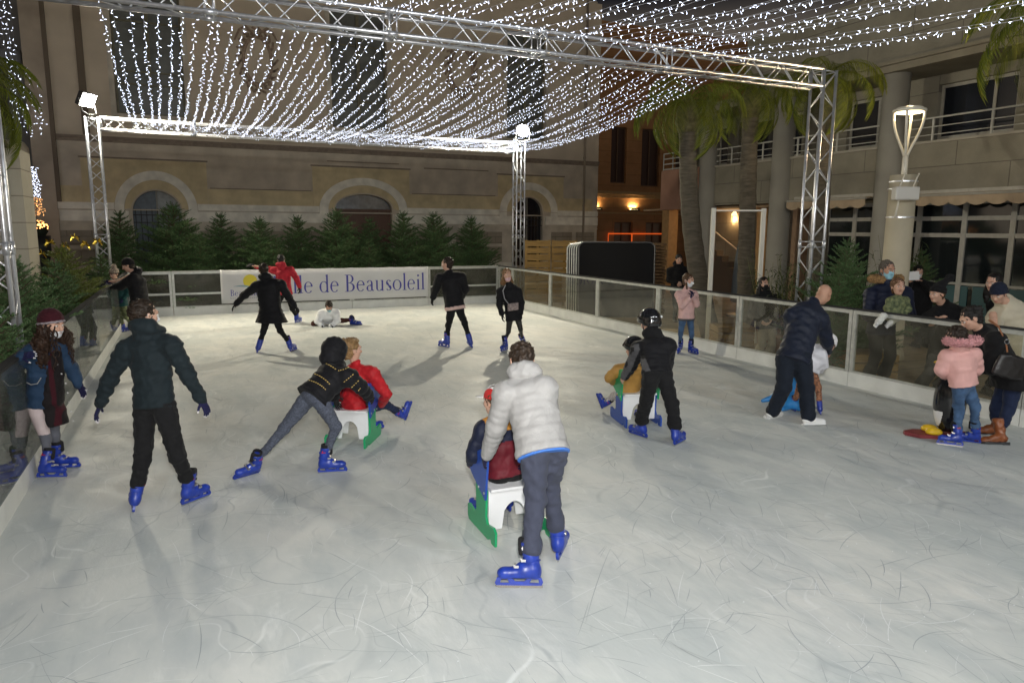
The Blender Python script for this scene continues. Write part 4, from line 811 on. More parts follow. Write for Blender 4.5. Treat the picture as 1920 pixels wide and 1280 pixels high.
# ================================================================ BANNER
def glyphs(text, h, mb, org, ux, uz, off, track=.045, mi=0):
    """hand-built roman serif capitals and lower case; h is the capital height"""
    x = 0.0; T = .0
    def quad(a, b, c, d): mb.add([org+ux*(p[0]*h)+uz*(p[1]*h)+off for p in (a, b, c, d)], [(0, 1, 2, 3)], mi)
    def bar_(x0, y0, x1, y1, w):
        for k in range(5): a, b = k/5, (k+1)/5; xa, xb, ya, yb_ = x0+(x1-x0)*a, x0+(x1-x0)*b, y0+(y1-y0)*a, y0+(y1-y0)*b; quad((xa-w/2, ya), (xa+w/2, ya), (xb+w/2, yb_), (xb-w/2, yb_))
    def ser(xc, y, w=.22, t=.03, up=True): quad((xc-w/2, y), (xc+w/2, y), (xc+w/2, y+(t if up else -t)), (xc-w/2, y+(t if up else -t)))
    def arc_(cx, cy, rx, ry, a0, a1, tv=.105, th=.035, n=18):
        P = []
        for i in range(n+1):
            a = R(a0+(a1-a0)*i/n); t = th+(tv-th)*abs(math.cos(a))**1.5; P.append(((cx+rx*math.cos(a), cy+ry*math.sin(a)), (cx+(rx-t)*math.cos(a), cy+(ry-t*.9)*math.sin(a))))
        for p, q in zip(P, P[1:]): quad(p[0], q[0], q[1], p[1])
    xh = .64
    for ch in text:
        if ch == ' ': x += .30; continue
        if ch == 'V': bar_(x+.10, 1, x+.34, 0, .115); bar_(x+.62, 1, x+.38, 0, .05); ser(x+.10, 1, .26, up=False); ser(x+.62, 1, .22, up=False); w = .74
        elif ch == 'i': bar_(x+.13, 0, x+.13, xh, .10); ser(x+.13, 0, .25); quad((x+.02, xh-.05), (x+.08, xh-.07), (x+.18, xh+.02), (x+.18, xh-.0)); arc_(x+.13, .86, .065, .065, 0, 360, .065, .06); w = .26
        elif ch == 'l': bar_(x+.13, 0, x+.13, 1.03, .10); ser(x+.13, 0, .25); quad((x+.02, .98), (x+.08, .96), (x+.18, 1.05), (x+.18, 1.02)); w = .26
        elif ch == 'e': arc_(x+.26, xh/2, .25, xh/2+.01, 8, 318); quad((x+.06, .36), (x+.49, .36), (x+.49, .40), (x+.06, .40)); w = .53
        elif ch == 'o': arc_(x+.28, xh/2, .28, xh/2+.01, 0, 360); w = .57
        elif ch == 'd': arc_(x+.27, xh/2, .26, xh/2+.01, 40, 320); bar_(x+.46, 0, x+.46, 1.03, .10); ser(x+.49, 0, .14); quad((x+.33, .98), (x+.41, .96), (x+.51, 1.05), (x+.51, 1.02)); w = .58
        elif ch == 'B': bar_(x+.14, 0, x+.14, 1, .115); ser(x+.12, 0, .26); ser(x+.12, 1, .26, up=False); arc_(x+.26, .265, .31, .265, -90, 90, .12); arc_(x+.25, .755, .26, .245, -90, 90, .11); quad((x+.1, 0), (x+.27, 0), (x+.27, .035), (x+.1, .035)); quad((x+.1, .965), (x+.27, .965), (x+.27, 1), (x+.1, 1)); quad((x+.1, .50), (x+.27, .50), (x+.27, .535), (x+.1, .535)); w = .62
        elif ch == 'a': bar_(x+.36, .03, x+.36, .46, .10); arc_(x+.23, .46, .18, .19, 0, 165, .10); arc_(x+.22, .17, .19, .18, 60, 300, .10); quad((x+.2, .32), (x+.34, .36), (x+.34, .40), (x+.2, .355)); quad((x+.31, .03), (x+.47, .0), (x+.49, .05), (x+.40, .08)); w = .50
        elif ch == 'u': bar_(x+.13, .14, x+.13, xh, .10); bar_(x+.46, 0, x+.46, xh, .10); arc_(x+.27, .16, .19, .17, 180, 330, .10); ser(x+.10, xh, .16, up=False); ser(x+.43, xh, .16, up=False); ser(x+.50, 0, .12); w = .60
        elif ch == 's': arc_(x+.20, .475, .16, .165, 30, 250, .09); arc_(x+.20, .165, .175, .165, 70, -150, .09); bar_(x+.30, .14, x+.10, .50, .10); w = .40
        else: w = .3
        x += w+track
    return x*h
def banner():
    yb = YB-.018; a = at_y(417, 590, yb); x0, x1 = a.x, at_y(803, 550, yb).x; z0, z1 = .265, 1.135
    t = thing('banner', (x0, yb, z0), 'long white banner with blue town lettering and a yellow sun on the back barrier', 'banner')
    m = MB(); nx = 80
    w = lambda x, z: yb-.008-.008*math.sin(x*3.1+1.2*z)*math.sin(x*1.9)-.003*math.sin(z*5+x*2)
    P = []; 
    for j in range(7):
        for i in range(nx+1): x = x0+(x1-x0)*i/nx; z = z0+(z1-z0)*j/6-(.012*abs(math.sin(i*PI/8)) if j == 6 else 0); P.append((x, w(x, z), z))
    m.add(P, [(j*(nx+1)+i, j*(nx+1)+i+1, (j+1)*(nx+1)+i+1, (j+1)*(nx+1)+i) for j in range(6) for i in range(nx)])
    o = m.build('cloth', mat('white banner vinyl', (.66, .66, .67), .45, noise=.05, nscale=2, bump=.004, bscale=3), t, smooth=True); sd = o.modifiers.new('s', 'SOLIDIFY'); sd.thickness = .003; sd.offset = 1
    blue = mat('banner blue', (.055, .055, .33), .5); grey = mat('banner grey', (.30, .32, .40), .5)
    L0 = at_y(513, 565, yb).x; cap = .47
    def wavy(m):
        v = []
        for p in m.v: v.append((p[0], w(p[0], p[2])-.011, p[2]))
        m.v = v
    m = MB(); W_ = glyphs('Ville de Beausoleil', 1, MB(), Vector((0, 0, 0)), Vector((1, 0, 0)), UP, Vector((0, 0, 0))); target = at_y(798, 550, yb).x-L0
    glyphs('Ville de Beausoleil', cap, m, Vector((L0, yb-.01, .475)), Vector((target/(W_*cap), 0, 0)), UP, Vector((0, 0, 0))); wavy(m); m.build('lettering', blue, t)
    m = MB(); s0 = at_y(433, 570, yb).x; glyphs('Beausoleil', .16, m, Vector((s0, yb-.01, .455)), Vector((1.02, 0, 0)), UP, Vector((0, 0, 0))); wavy(m); m.build('lettering', blue, t)
    m = MB()
    for k in range(17): x = s0+.0+.052*k; hh = .028+.012*((k*7) % 3 == 0); m.add([(x, yb-.014, .385), (x+.012, yb-.014, .385), (x+.012, yb-.014, .385+hh), (x, yb-.014, .385+hh)], [(0, 1, 2, 3)]); m.add([(x+.012, yb-.014, .385), (x+.034, yb-.014, .385), (x+.034, yb-.014, .394), (x+.012, yb-.014, .394)], [(0, 1, 2, 3)])
    wavy(m); m.build('small_lettering', grey, t)
    m = MB(); c = at_y(469, 527, yb); P = [(c.x, yb, c.z)]+[(c.x+.175*math.cos(a), yb, c.z+.175*math.sin(a)) for a in np.linspace(0, 2*PI, 33)[:-1]]; m.add(P, [(0, 1+(i+1) % 32, 1+i) for i in range(32)]); wavy(m); m.build('sun_emblem', mat('sun yellow', (.72, .60, .03), .5), t)
    m = MB(); P = []
    for i in range(13): f = i/12; x = c.x-.42+.62*f; z = c.z-.13-.10*f+.05*math.sin(f*PI); tk = .022*math.sin(PI*f)+.002; P += [(x, yb, z-tk), (x, yb, z+tk)]
    m.add(P, [(2*i, 2*i+2, 2*i+3, 2*i+1) for i in range(12)]); wavy(m); m.build('swoosh', mat('swoosh blue', (.25, .38, .45), .5), t)
    m = MB()
    for i in range(9):
        x = x0+.04+(x1-x0-.08)*i/8
        m.tube((x, yb-.02, z1-.035), (x, yb-.012, z1-.035), .014, 8)
    m.build('eyelet', galv, t)
banner()
# ================================================================ ICE SLED CHAIRS AND SKATING AIDS
def sled_mesh():
    """side panel outlines (x forward, z up)"""
    low = [(-.27, .0), (-.205, .0), (-.19, .022), (-.15, .022), (-.135, 0), (.26, 0), (.285, .03), (.285, .115), (.26, .125), (.14, .105), (.095, .15), (.11, .40), (-.10, .34), (-.085, .15), (-.12, .105), (-.235, .125), (-.275, .10)]
    up = [(-.12, .285), (.15, .40), (.20, .44), (.245, .52), (.20, .545), (.04, .595), (-.09, .655), (-.15, .665), (-.175, .64), (-.155, .50)]
    hole = [(-.145, .585), (-.115, .55), (-.095, .60), (-.13, .635)]
    return low, up, hole
def sled(loc, ang, cl, cu, label, W=.40, sc=1.0):
    t = thing('ice_chair', (loc[0], loc[1], 0), label, 'ice sled chair', 'sled chairs for pushing on the ice'); f = Vector((math.cos(ang), math.sin(ang), 0)); s = Vector((-f.y, f.x, 0)); o = Vector((loc[0], loc[1], .004)); low, up, hole = sled_mesh(); f = f*sc; UPs = UP*sc
    for sg in (-1, 1):
        q = o+s*(sg*W/2*sc)
        m = MB(); m.prism(low, [], q, f, UPs, s*sg*.018); m.build('side_panel', cl, t)
        m = MB(); m.prism(up, [hole], q+s*sg*.019, f, UPs, s*sg*.016); bo = m.build('arm_panel', cu, t)
        b = MB()
        for bx_, bz in ((-.11, .335), (.08, .335), (0, .345)): c_ = q+f*bx_+UPs*bz+s*sg*.034; b.tube(c_, c_+s*sg*.006, .010, 8)
        b.build('bolt', galv, bo)
    w = mat('white polyethylene', (.78, .79, .80), .35, noise=.04, nscale=4)
    m = MB(); a = W/2-.004
    def brd(poly, at_, hole=[]): m.prism(poly, hole, o+f*at_, s*sc, UPs, f/sc*.018)
    arch = [(-a, .03+.02), (-a+.06, .05)]+[(-a+.10+(2*a-.20)*k/10, .05+.19*math.sin(PI*k/10)**.35) for k in range(11)]+[(a-.06, .05), (a, .05), (a, .345), (-a, .345)]
    brd(arch, -.10); brd(arch, .09)
    m.build('cross_board', w, t)
    m = MB(); m.obox(o+UPs*.355+f*.0, f*.15, s*(a*sc), UP*.010); m.build('seat', w, t)
    m = MB(); m.prism([(-a, .50), (a, .50), (a, .60), (-a, .60)], [], o+f*.13, s*sc, UPs, f/sc*.016); m.build('front_bar', w, t)
    return t
gr = mat('green polyethylene', (.012, .34, .13), .32, noise=.06, nscale=5); bl = mat('blue polyethylene', (.018, .07, .36), .32, noise=.06, nscale=5)
# ================================================================ SIGNED-DISTANCE MODELLER (figures, clothes, skates)
A3 = lambda v: np.array((v[0], v[1], v[2]), dtype=np.float32)
class SDF:
    """smooth union of tapered limbs and ellipsoids, meshed with surface nets"""
    def __init__(s, h=.012, k=.03): s.h = h; s.k = k; s.P = []; s.cuts = []; s.wr = 0.0; s.wl = .12; s.seed = 1
    def cap(s, a, b, ra, rb, k=None, sub=False, q=0, qa=0, qd=None): s.P.append(('c', A3(a), A3(b), ra, rb, k, sub, q, qa, qd)); return s
    def ell(s, c, ax, rad, k=None, sub=False): s.P.append(('e', A3(c), np.array([A3(v) for v in ax]), np.array(rad, dtype=np.float32), k, sub)); return s
    def slab(s, a, b, lat, wa, da, wb, db, k=None, q=0, qa=0): s.P.append(('s', A3(a), A3(b), A3(lat), (wa, da, wb, db), k, False, q, qa)); return s
    def cut(s, p, n): s.cuts.append((A3(p), A3(n))); return s
    def bounds(s):
        lo = np.full(3, 1e9); hi = -lo
        for p in s.P:
            if p[-1] is True and p[0] == 'e': continue
            if p[0] == 'c': pts = [(p[1], p[3]), (p[2], p[4])]
            elif p[0] == 'e': pts = [(p[1], max(p[3]))]
            else: pts = [(p[1], max(p[4])), (p[2], max(p[4]))]
            for c, r in pts: lo = np.minimum(lo, c-r); hi = np.maximum(hi, c+r)
        return lo-3*s.h-.02, hi+3*s.h+.02
    def mesh(s):
        h = s.h; lo, hi = s.bounds(); n = np.ceil((hi-lo)/h).astype(int)+1
        xs = [lo[i]+h*np.arange(n[i]) for i in range(3)]
        F = np.full(n, .2, dtype=np.float32)
        for p in s.P:
            m = .06+ (p[5] if p[0] != 'e' else p[4] or 0 or 0) if False else .07
            if p[0] == 'c': c0 = np.minimum(p[1]-p[3], p[2]-p[4]); c1 = np.maximum(p[1]+p[3], p[2]+p[4])
            elif p[0] == 'e': c0 = p[1]-max(p[3]); c1 = p[1]+max(p[3])
            else: r = max(p[4]); c0 = np.minimum(p[1], p[2])-r; c1 = np.maximum(p[1], p[2])+r
            i0 = np.clip(((c0-m-lo)/h).astype(int), 0, n-1); i1 = np.clip(((c1+m-lo)/h).astype(int)+2, 1, n)
            if np.any(i1 <= i0): continue
            X, Y, Z = np.meshgrid(xs[0][i0[0]:i1[0]], xs[1][i0[1]:i1[1]], xs[2][i0[2]:i1[2]], indexing='ij'); Q = np.stack([X, Y, Z], -1).astype(np.float32)
            sub = False
            if p[0] == 'c':
                _, a, b, ra, rb, k, sub, q, qa, qd = p; ab = b-a; L2 = max(float(ab@ab), 1e-9); t = np.clip(((Q-a)@ab)/L2, 0, 1)
                r = ra+(rb-ra)*t
                Lq = math.sqrt(L2)
                if q: sa = t*Lq; r = r+qa*(np.abs(np.sin(np.pi*sa/q))**.6-.6)
                if qd: sa = t*Lq; kv = np.array((17.0, -13.0, 9.0)); r = r+qd[0]*np.sin(2*np.pi*sa/qd[1]+1.6*np.sin((Q@kv)+Lq*40)+a[2]*30)*np.clip(np.exp(-((sa-Lq)/.11)**2)+np.exp(-(sa/.11)**2)+.25, 0, 1)
                d = np.linalg.norm(Q-(a+t[..., None]*ab), axis=-1)-r
            elif p[0] == 'e':
                _, c, ax, rad, k, sub = p; l = (Q-c)@ax.T; e = l/rad; kk = np.linalg.norm(e, axis=-1); g = np.linalg.norm(e/rad, axis=-1); d = kk*(kk-1)/np.maximum(g, 1e-6)
            else:
                _, a, b, lat, (wa, da, wb, db), k, sub, q, qa = p; ab = b-a; L = float(np.linalg.norm(ab)); w = ab/L; lat = lat-w*float(lat@w); lat = lat/np.linalg.norm(lat); fr = np.cross(w, lat)
                v = Q-a; tt = (v@w)/L; t = np.clip(tt, 0, 1); over = (tt-t)*L; W = wa+(wb-wa)*t; D = da+(db-da)*t; mn = np.minimum(W, D)
                if q: qq = qa*(np.abs(np.sin(np.pi*t*L/q))**.6-.6); W = W+qq; D = D+qq
                e = np.stack([(v@lat)/W, (v@fr)/D, over/(mn*.55)], -1); kk = np.linalg.norm(e, axis=-1); g = np.linalg.norm(e/np.stack([W, D, mn*.55], -1), axis=-1); d = kk*(kk-1)/np.maximum(g, 1e-6)
            d = d.astype(np.float32); sl = tuple(slice(i0[i], i1[i]) for i in range(3)); G = F[sl]; k = s.k if k is None else k
            if sub: 
                hh = np.clip(.5-.5*(G+d)/k, 0, 1); F[sl] = G+( -d-G)*hh+k*hh*(1-hh)
            else:
                hh = np.clip(.5+.5*(G-d)/k, 0, 1); F[sl] = G+(d-G)*hh-k*hh*(1-hh)
        if s.wr:
            X, Y, Z = np.meshgrid(*xs, indexing='ij'); r_ = np.random.default_rng(s.seed); N = 0
            for i in range(7):
                kv = r_.normal(size=3); kv[2] *= 1.5; kv /= np.linalg.norm(kv); lam = s.wl*r_.uniform(.45, 1.4); ph = r_.uniform(0, 6.28); N = N+np.sin((X*kv[0]+Y*kv[1]+Z*kv[2])*2*math.pi/lam+ph+1.3*np.sin((Z*kv[0]-X*kv[1])*2*math.pi/(lam*1.9)))
            F = F+s.wr*(N/2.2).astype(np.float32)
        for p, nn in s.cuts:
            X, Y, Z = np.meshgrid(*xs, indexing='ij'); d = (X-p[0])*nn[0]+(Y-p[1])*nn[1]+(Z-p[2])*nn[2]; F = np.maximum(F, d.astype(np.float32))
        return surface_nets(F, lo, h)
def surface_nets(F, lo, h):
    neg = F < 0; nx, ny, nz = F.shape
    c = [neg[i:nx-1+i, j:ny-1+j, k:nz-1+k] for i in (0, 1) for j in (0, 1) for k in (0, 1)]
    cnt = sum(x.astype(np.int8) for x in c); act = (cnt > 0) & (cnt < 8); idx = np.full(act.shape, -1, dtype=np.int64); I = np.argwhere(act); idx[act] = np.arange(len(I))
    if len(I) == 0: return np.zeros((0, 3)), np.zeros((0, 4), int)
    S_ = np.zeros((len(I), 3)); W_ = np.zeros(len(I)); cor = [(i, j, k) for i in (0, 1) for j in (0, 1) for k in (0, 1)]
    for a in cor:
        for ax in range(3):
            if a[ax]: continue
            b = list(a); b[ax] = 1; fa = F[I[:, 0]+a[0], I[:, 1]+a[1], I[:, 2]+a[2]]; fb = F[I[:, 0]+b[0], I[:, 1]+b[1], I[:, 2]+b[2]]; m = (fa < 0) != (fb < 0); t = np.where(m, fa/np.where(m, fa-fb, 1), 0)
            P = np.tile(np.array(a, float), (len(I), 1)); P[:, ax] += t; S_ += P*m[:, None]; W_ += m
    V = (I+S_/W_[:, None])*h+lo; Q = []
    for ax in range(3):
        u, v = (ax+1) % 3, (ax+2) % 3; sl0 = [slice(None)]*3; sl1 = [slice(None)]*3; sl0[ax] = slice(0, -1); sl1[ax] = slice(1, None); A = neg[tuple(sl0)]; B = neg[tuple(sl1)]
        for flip in (0, 1):
            E = np.argwhere((A & ~B) if not flip else (~A & B)); E = E[(E[:, u] > 0) & (E[:, v] > 0) & (E[:, u] < F.shape[u]-1) & (E[:, v] < F.shape[v]-1)]
            if not len(E): continue
            def at(du, dv): e = E.copy(); e[:, u] -= du; e[:, v] -= dv; return idx[e[:, 0], e[:, 1], e[:, 2]]
            q = np.stack([at(1, 1), at(0, 1), at(0, 0), at(1, 0)], 1); Q.append(q if not flip else q[:, ::-1])
    return V, np.concatenate(Q) if Q else np.zeros((0, 4), int)
def sdf_obj(name, S_, mats, parent, fn=None, smooth_it=1, disp=None):
    """mesh one or more fields into one object; fn(points)->material index paints areas of cloth"""
    Vs = []; Fs = []; o = 0
    for s in (S_ if isinstance(S_, (list, tuple)) else [S_]):
        V, Q = s.mesh()
        if len(V) == 0: continue
        Vs.append(V); Fs.append(Q+o); o += len(V)
    V = np.concatenate(Vs); Q = np.concatenate(Fs)
    for _ in range(smooth_it):
        a = np.concatenate([Q[:, [0, 1]], Q[:, [1, 2]], Q[:, [2, 3]], Q[:, [3, 0]]]); sm = np.zeros_like(V); ct = np.zeros(len(V)); np.add.at(sm, a[:, 0], V[a[:, 1]]); np.add.at(ct, a[:, 0], 1); V = V*.5+sm/np.maximum(ct, 1)[:, None]*.5
    base = np.array(root_loc(parent)) if parent is not None else np.zeros(3)
    me = bpy.data.meshes.new(name); L = V-base
    me.vertices.add(len(V)); me.vertices.foreach_set('co', L.astype(np.float32).ravel()); me.loops.add(len(Q)*4); me.loops.foreach_set('vertex_index', Q.ravel().astype(np.int32)); me.polygons.add(len(Q)); me.polygons.foreach_set('loop_start', np.arange(0, len(Q)*4, 4, dtype=np.int32)); me.polygons.foreach_set('use_smooth', np.ones(len(Q), dtype=bool))
    for m in (mats if isinstance(mats, (list, tuple)) else [mats]): me.materials.append(m)
    if fn is not None: C_ = V[Q].mean(axis=1); me.polygons.foreach_set('material_index', fn(C_).astype(np.int32))
    me.update(calc_edges=True); me.validate()
    return link(name, me, parent)
# ================================================================ CLOTH AND SKIN
def cloth(name, col, rough=.85, bump=.0015, bscale=90, sheen=.04, noise=.14, wr=.004, spec=.25, nscale=10):
    """woven or padded fabric: fine weave, soft creases"""
    if name in MATS: return MATS[name]
    m, N, L, b = nt(name); b.inputs['Roughness'].default_value = rough; b.inputs['Sheen Weight'].default_value = sheen; b.inputs['Sheen Roughness'].default_value = .5; b.inputs['Specular IOR Level'].default_value = spec
    tc = N.new('ShaderNodeTexCoord'); n = N.new('ShaderNodeTexNoise'); n.inputs['Scale'].default_value = nscale; n.inputs['Detail'].default_value = 7; L.new(tc.outputs['Object'], n.inputs['Vector'])
    mx = N.new('ShaderNodeMix'); mx.data_type = 'RGBA'; r = N.new('ShaderNodeMapRange'); r.inputs[1].default_value = .3; r.inputs[2].default_value = .7; L.new(n.outputs[0], r.inputs[0]); L.new(r.outputs[0], mx.inputs[0])
    mx.inputs[6].default_value = (*[c*(1-noise) for c in col], 1); mx.inputs[7].default_value = (*[min(1, c*(1+noise)) for c in col], 1); L.new(mx.outputs[2], b.inputs['Base Color'])
    f = N.new('ShaderNodeTexNoise'); f.inputs['Scale'].default_value = bscale; f.inputs['Detail'].default_value = 3; L.new(tc.outputs['Object'], f.inputs['Vector'])
    f2 = N.new('ShaderNodeTexNoise'); f2.inputs['Scale'].default_value = 9; f2.inputs['Detail'].default_value = 4; f2.inputs['Distortion'].default_value = 1.2; L.new(tc.outputs['Object'], f2.inputs['Vector'])
    b1 = N.new('ShaderNodeBump'); b1.inputs['Distance'].default_value = bump; L.new(f.outputs[0], b1.inputs['Height']); b2 = N.new('ShaderNodeBump'); b2.inputs['Distance'].default_value = wr*2; L.new(f2.outputs[0], b2.inputs['Height']); L.new(b1.outputs[0], b2.inputs['Normal']); L.new(b2.outputs[0], b.inputs['Normal'])
    MATS[name] = m; return m
skin_l = mat('light skin', (.56, .34, .25), .5, noise=.10, nscale=22, sss=.15, bump=.0008, bscale=120, spec=.35)
skin_t = mat('tanned skin', (.44, .25, .17), .5, noise=.12, nscale=22, sss=.12, bump=.0008, bscale=120, spec=.35)
lip_m = mat('lips', (.36, .12, .10), .45); eye_w = mat('eye white', (.65, .63, .60), .25); eye_d = mat('dark iris', (.03, .018, .01), .2)
def hairmat(name, col):
    return mat(name, col, .55, noise=.45, nscale=40, bump=.006, bscale=60, stretch=(1, 1, .35), spec=.3)
hair_dark = hairmat('dark brown hair', (.022, .014, .009)); hair_black = hairmat('black hair', (.012, .010, .009)); hair_brown = hairmat('brown hair', (.075, .042, .022)); hair_blond = hairmat('dark blond hair', (.24, .145, .065))
mask_w = mat('white face mask', (.66, .68, .70), .75, noise=.04, nscale=20, bump=.001, bscale=60); mask_b = mat('light blue surgical mask', (.28, .52, .62), .75, noise=.04, bump=.001, bscale=60)
glove_m = cloth('navy knitted glove', (.012, .012, .05)); glove_k = cloth('black glove', (.012, .012, .013)); tip_m = cloth('pale fingertip knit', (.62, .60, .62))
# ================================================================ SKATE
skate_blue = mat('blue skate shell', (.014, .042, .33), .36, noise=.22, nscale=14, bump=.0006, bscale=30, coat=.3)
liner_m = cloth('black skate liner', (.014, .014, .016)); steel = mat('skate steel', (.60, .61, .62), .22, 1.0); buckle_m = mat('buckle metal', (.55, .55, .56), .3, .9); red_m = mat('red skate print', (.5, .02, .03), .4); yel_m = mat('yellow sticker', (.8, .6, .05), .4)
def build_skate():
    X, Y, Z = Vector((1, 0, 0)), Vector((0, 1, 0)), Vector((0, 0, 1))
    s = SDF(.006, .022)
    s.cap((.035, 0, .11), (.10, 0, .105), .044, .046); s.cap((.10, 0, .105), (.225, 0, .10), .045, .036); s.ell((.245, 0, .100), (X, Y, Z), (.042, .041, .032)); s.ell((.10, 0, .135), (X, Y, Z), (.06, .040, .042))
    s.cap((.045, 0, .13), (.060, 0, .205), .050, .050); s.cap((.060, 0, .205), (.075, 0, .285), .051, .057); s.cap((.03, 0, .09), (.24, 0, .082), .036, .034)
    s.cut((0, 0, .300), (.0, 0, 1)); s.cut((0, 0, .066), (0, 0, -1))
    shell = sdf_obj('boot_shell', s, skate_blue, None)
    g = MB(); g.tube((.050, 0, .165), (.052, 0, .172), .0585, 24); g.tube((.060, 0, .232), (.0605, 0, .240), .060, 24); sh2 = g
    h = MB()
    h.prism([(-.012, .018), (.292, .018), (.300, .034), (.285, .07), (.19, .07), (.165, .044), (.105, .044), (.075, .07), (-.01, .07), (-.022, .04)], [[(.205, .034), (.265, .034), (.258, .058), (.215, .058)], [(.005, .034), (.07, .034), (.055, .058), (.01, .058)]], (0, .011, 0), X, Z, -Y*.022); holder = h.build('blade_holder', skate_blue)
    b = MB(); b.prism([(-.02, .004), (-.01, .0), (.275, .0), (.298, .012), (.300, .019), (-.02, .019)], [], (0, .0022, 0), X, Z, -Y*.0044); blade = b.build('blade', steel)
    l = SDF(.006, .01); l.cap((.07, 0, .26), (.078, 0, .325), .050, .052); l.cap((.125, 0, .23), (.130, 0, .315), .022, .020); l.cut((0, 0, .335), (0, 0, 1)); l.cap((.078, 0, .30), (.082, 0, .37), .036, .036, sub=True, k=.004); liner = sdf_obj('liner', l, liner_m, None)
    k = MB()
    for c, d in (((.112, 0, .262), Vector((.5, 0, 1))), ((.118, 0, .185), Vector((-.6, 0, 1))), ((.165, 0, .145), Vector((-.4, 0, 1)))):
        c = Vector(c); nrm = Vector((.9, 0, .45)).normalized()
        k.obox(c+nrm*.006, Y*.040, Vector((-.45, 0, .9))*.008, nrm*.004)
        for sg in (-1, 1): k.obox(c+Y*sg*.036-nrm*.008, X*.016, Y*.006, Z*.008)
        k.tube(c+nrm*.010-Y*.02, c+nrm*.010+Y*.02, .006, 8)
    buckle = k.build('buckle', buckle_m)
    p = MB(); 
    for sg in (-1, 1): p.obox((.055, sg*.0575, .255), X*.022, Y*.001, Z*.004); p.obox((.045, sg*.0565, .268), X*.006, Y*.001, Z*.006)
    pr = p.build('print', red_m); out = {n: o.data for n, o in (('boot_shell', shell), ('blade_holder', holder), ('blade', blade), ('liner', liner), ('buckle', buckle), ('print', pr))}
    rv = sh2.build('strap', skate_blue); out['strap'] = rv.data
    for o in (shell, holder, blade, liner, buckle, pr, rv): bpy.data.objects.remove(o)
    return out
SK = build_skate()
def put_skate(parent, pos, fwd, up, sc, name='skate'):
    f = Vector(fwd).normalized(); u = Vector(up); u = (u-f*u.dot(f)).normalized(); r = u.cross(f)
    Mx = Matrix((f*sc, r*sc, u*sc)).transposed().to_4x4(); Mx.translation = Vector(pos)-root_loc(parent)
    o = bpy.data.objects.new(name, SK['boot_shell']); COL.objects.link(o); o.parent = parent; o.matrix_local = Mx
    for n in ('blade_holder', 'blade', 'liner', 'buckle', 'print', 'strap'): c = bpy.data.objects.new(n, SK[n]); COL.objects.link(c); c.parent = o
    return o
# ================================================================ PEOPLE
def V3(a): return Vector(a)
def heading(deg): a = R(deg); return HF*math.cos(a)+HR*math.sin(a)      # 0 = away from the camera, 90 = to the right
def head_sdf(c, f, u, s, h=.0065):
    """skull, jaw, brow, nose, eye sockets, lips, ears; c = centre of the head"""
    f, u = V3(f).normalized(), V3(u).normalized(); r = f.cross(u).normalized(); u = r.cross(f).normalized(); H = SDF(h, .020*s); P = lambda x, y, z: c+(r*x+f*y+u*z)*s
    H.ell(P(0, -.012, .030), (r, f, u), (.076*s, .096*s, .088*s)); H.ell(P(0, .018, -.035), (r, f, u), (.060*s, .072*s, .078*s)); H.ell(P(0, .050, -.085), (r, f, u), (.032*s, .030*s, .026*s))
    H.cap(P(-.03, .078, .030), P(.03, .078, .030), .018*s, .018*s, k=.012)
    H.ell(P(-.032, .098, .008), (r, f, u), (.015*s, .013*s, .010*s), k=.010, sub=True); H.ell(P(.032, .098, .008), (r, f, u), (.015*s, .013*s, .010*s), k=.010, sub=True)
    H.cap(P(0, .088, .012), P(0, .108, -.026), .009*s, .014*s, k=.008); H.cap(P(-.012, .093, -.030), P(.012, .093, -.030), .009*s, .009*s, k=.006)
    H.cap(P(-.014, .083, -.056), P(.014, .083, -.056), .009*s, .009*s, k=.008); H.cap(P(-.038, .06, -.02), P(-.045, .05, -.01), .022*s, .022*s); H.cap(P(.038, .06, -.02), P(.045, .05, -.01), .022*s, .022*s)
    for sg in (-1, 1): H.ell(P(.077*sg, -.012, -.004), (r, f, u), (.010*s, .020*s, .031*s), k=.006); H.ell(P(.088*sg, -.006, -.002), (r, f, u), (.006*s, .010*s, .018*s), k=.004, sub=True)
    return H, P, r, f, u
def face_bits(par, P, r, f, u, s, brows=True, mouth=True, eyes=True, brow_m=None):
    if eyes:
        for sg in (-1, 1):
            q = SDF(.004, .002); q.ell(P(.032*sg, .083, .008), (r, f, u), (.015*s, .011*s, .0085*s)); e = sdf_obj('eye', q, eye_w, par)
            q = SDF(.003, .002); q.ell(P(.032*sg, .091, .008), (r, f, u), (.0065*s, .005*s, .0065*s)); sdf_obj('iris', q, eye_d, e)
            q = MB(); a = [P(sg*(.016+.032*t), .098-.014*t*t, .030+.006*math.sin(t*3)) for t in (0, .33, .66, 1)]; q.path(a, [.003*s, .0045*s, .004*s, .002*s], 5); q.build('eyebrow', brow_m or hair_dark, par, smooth=True)
    if mouth: q = SDF(.004, .003); q.cap(P(-.020, .088, -.056), P(.020, .088, -.056), .005*s, .005*s); q.cap(P(-.012, .092, -.060), P(.012, .092, -.060), .005*s, .005*s); sdf_obj('lips', q, lip_m, par)
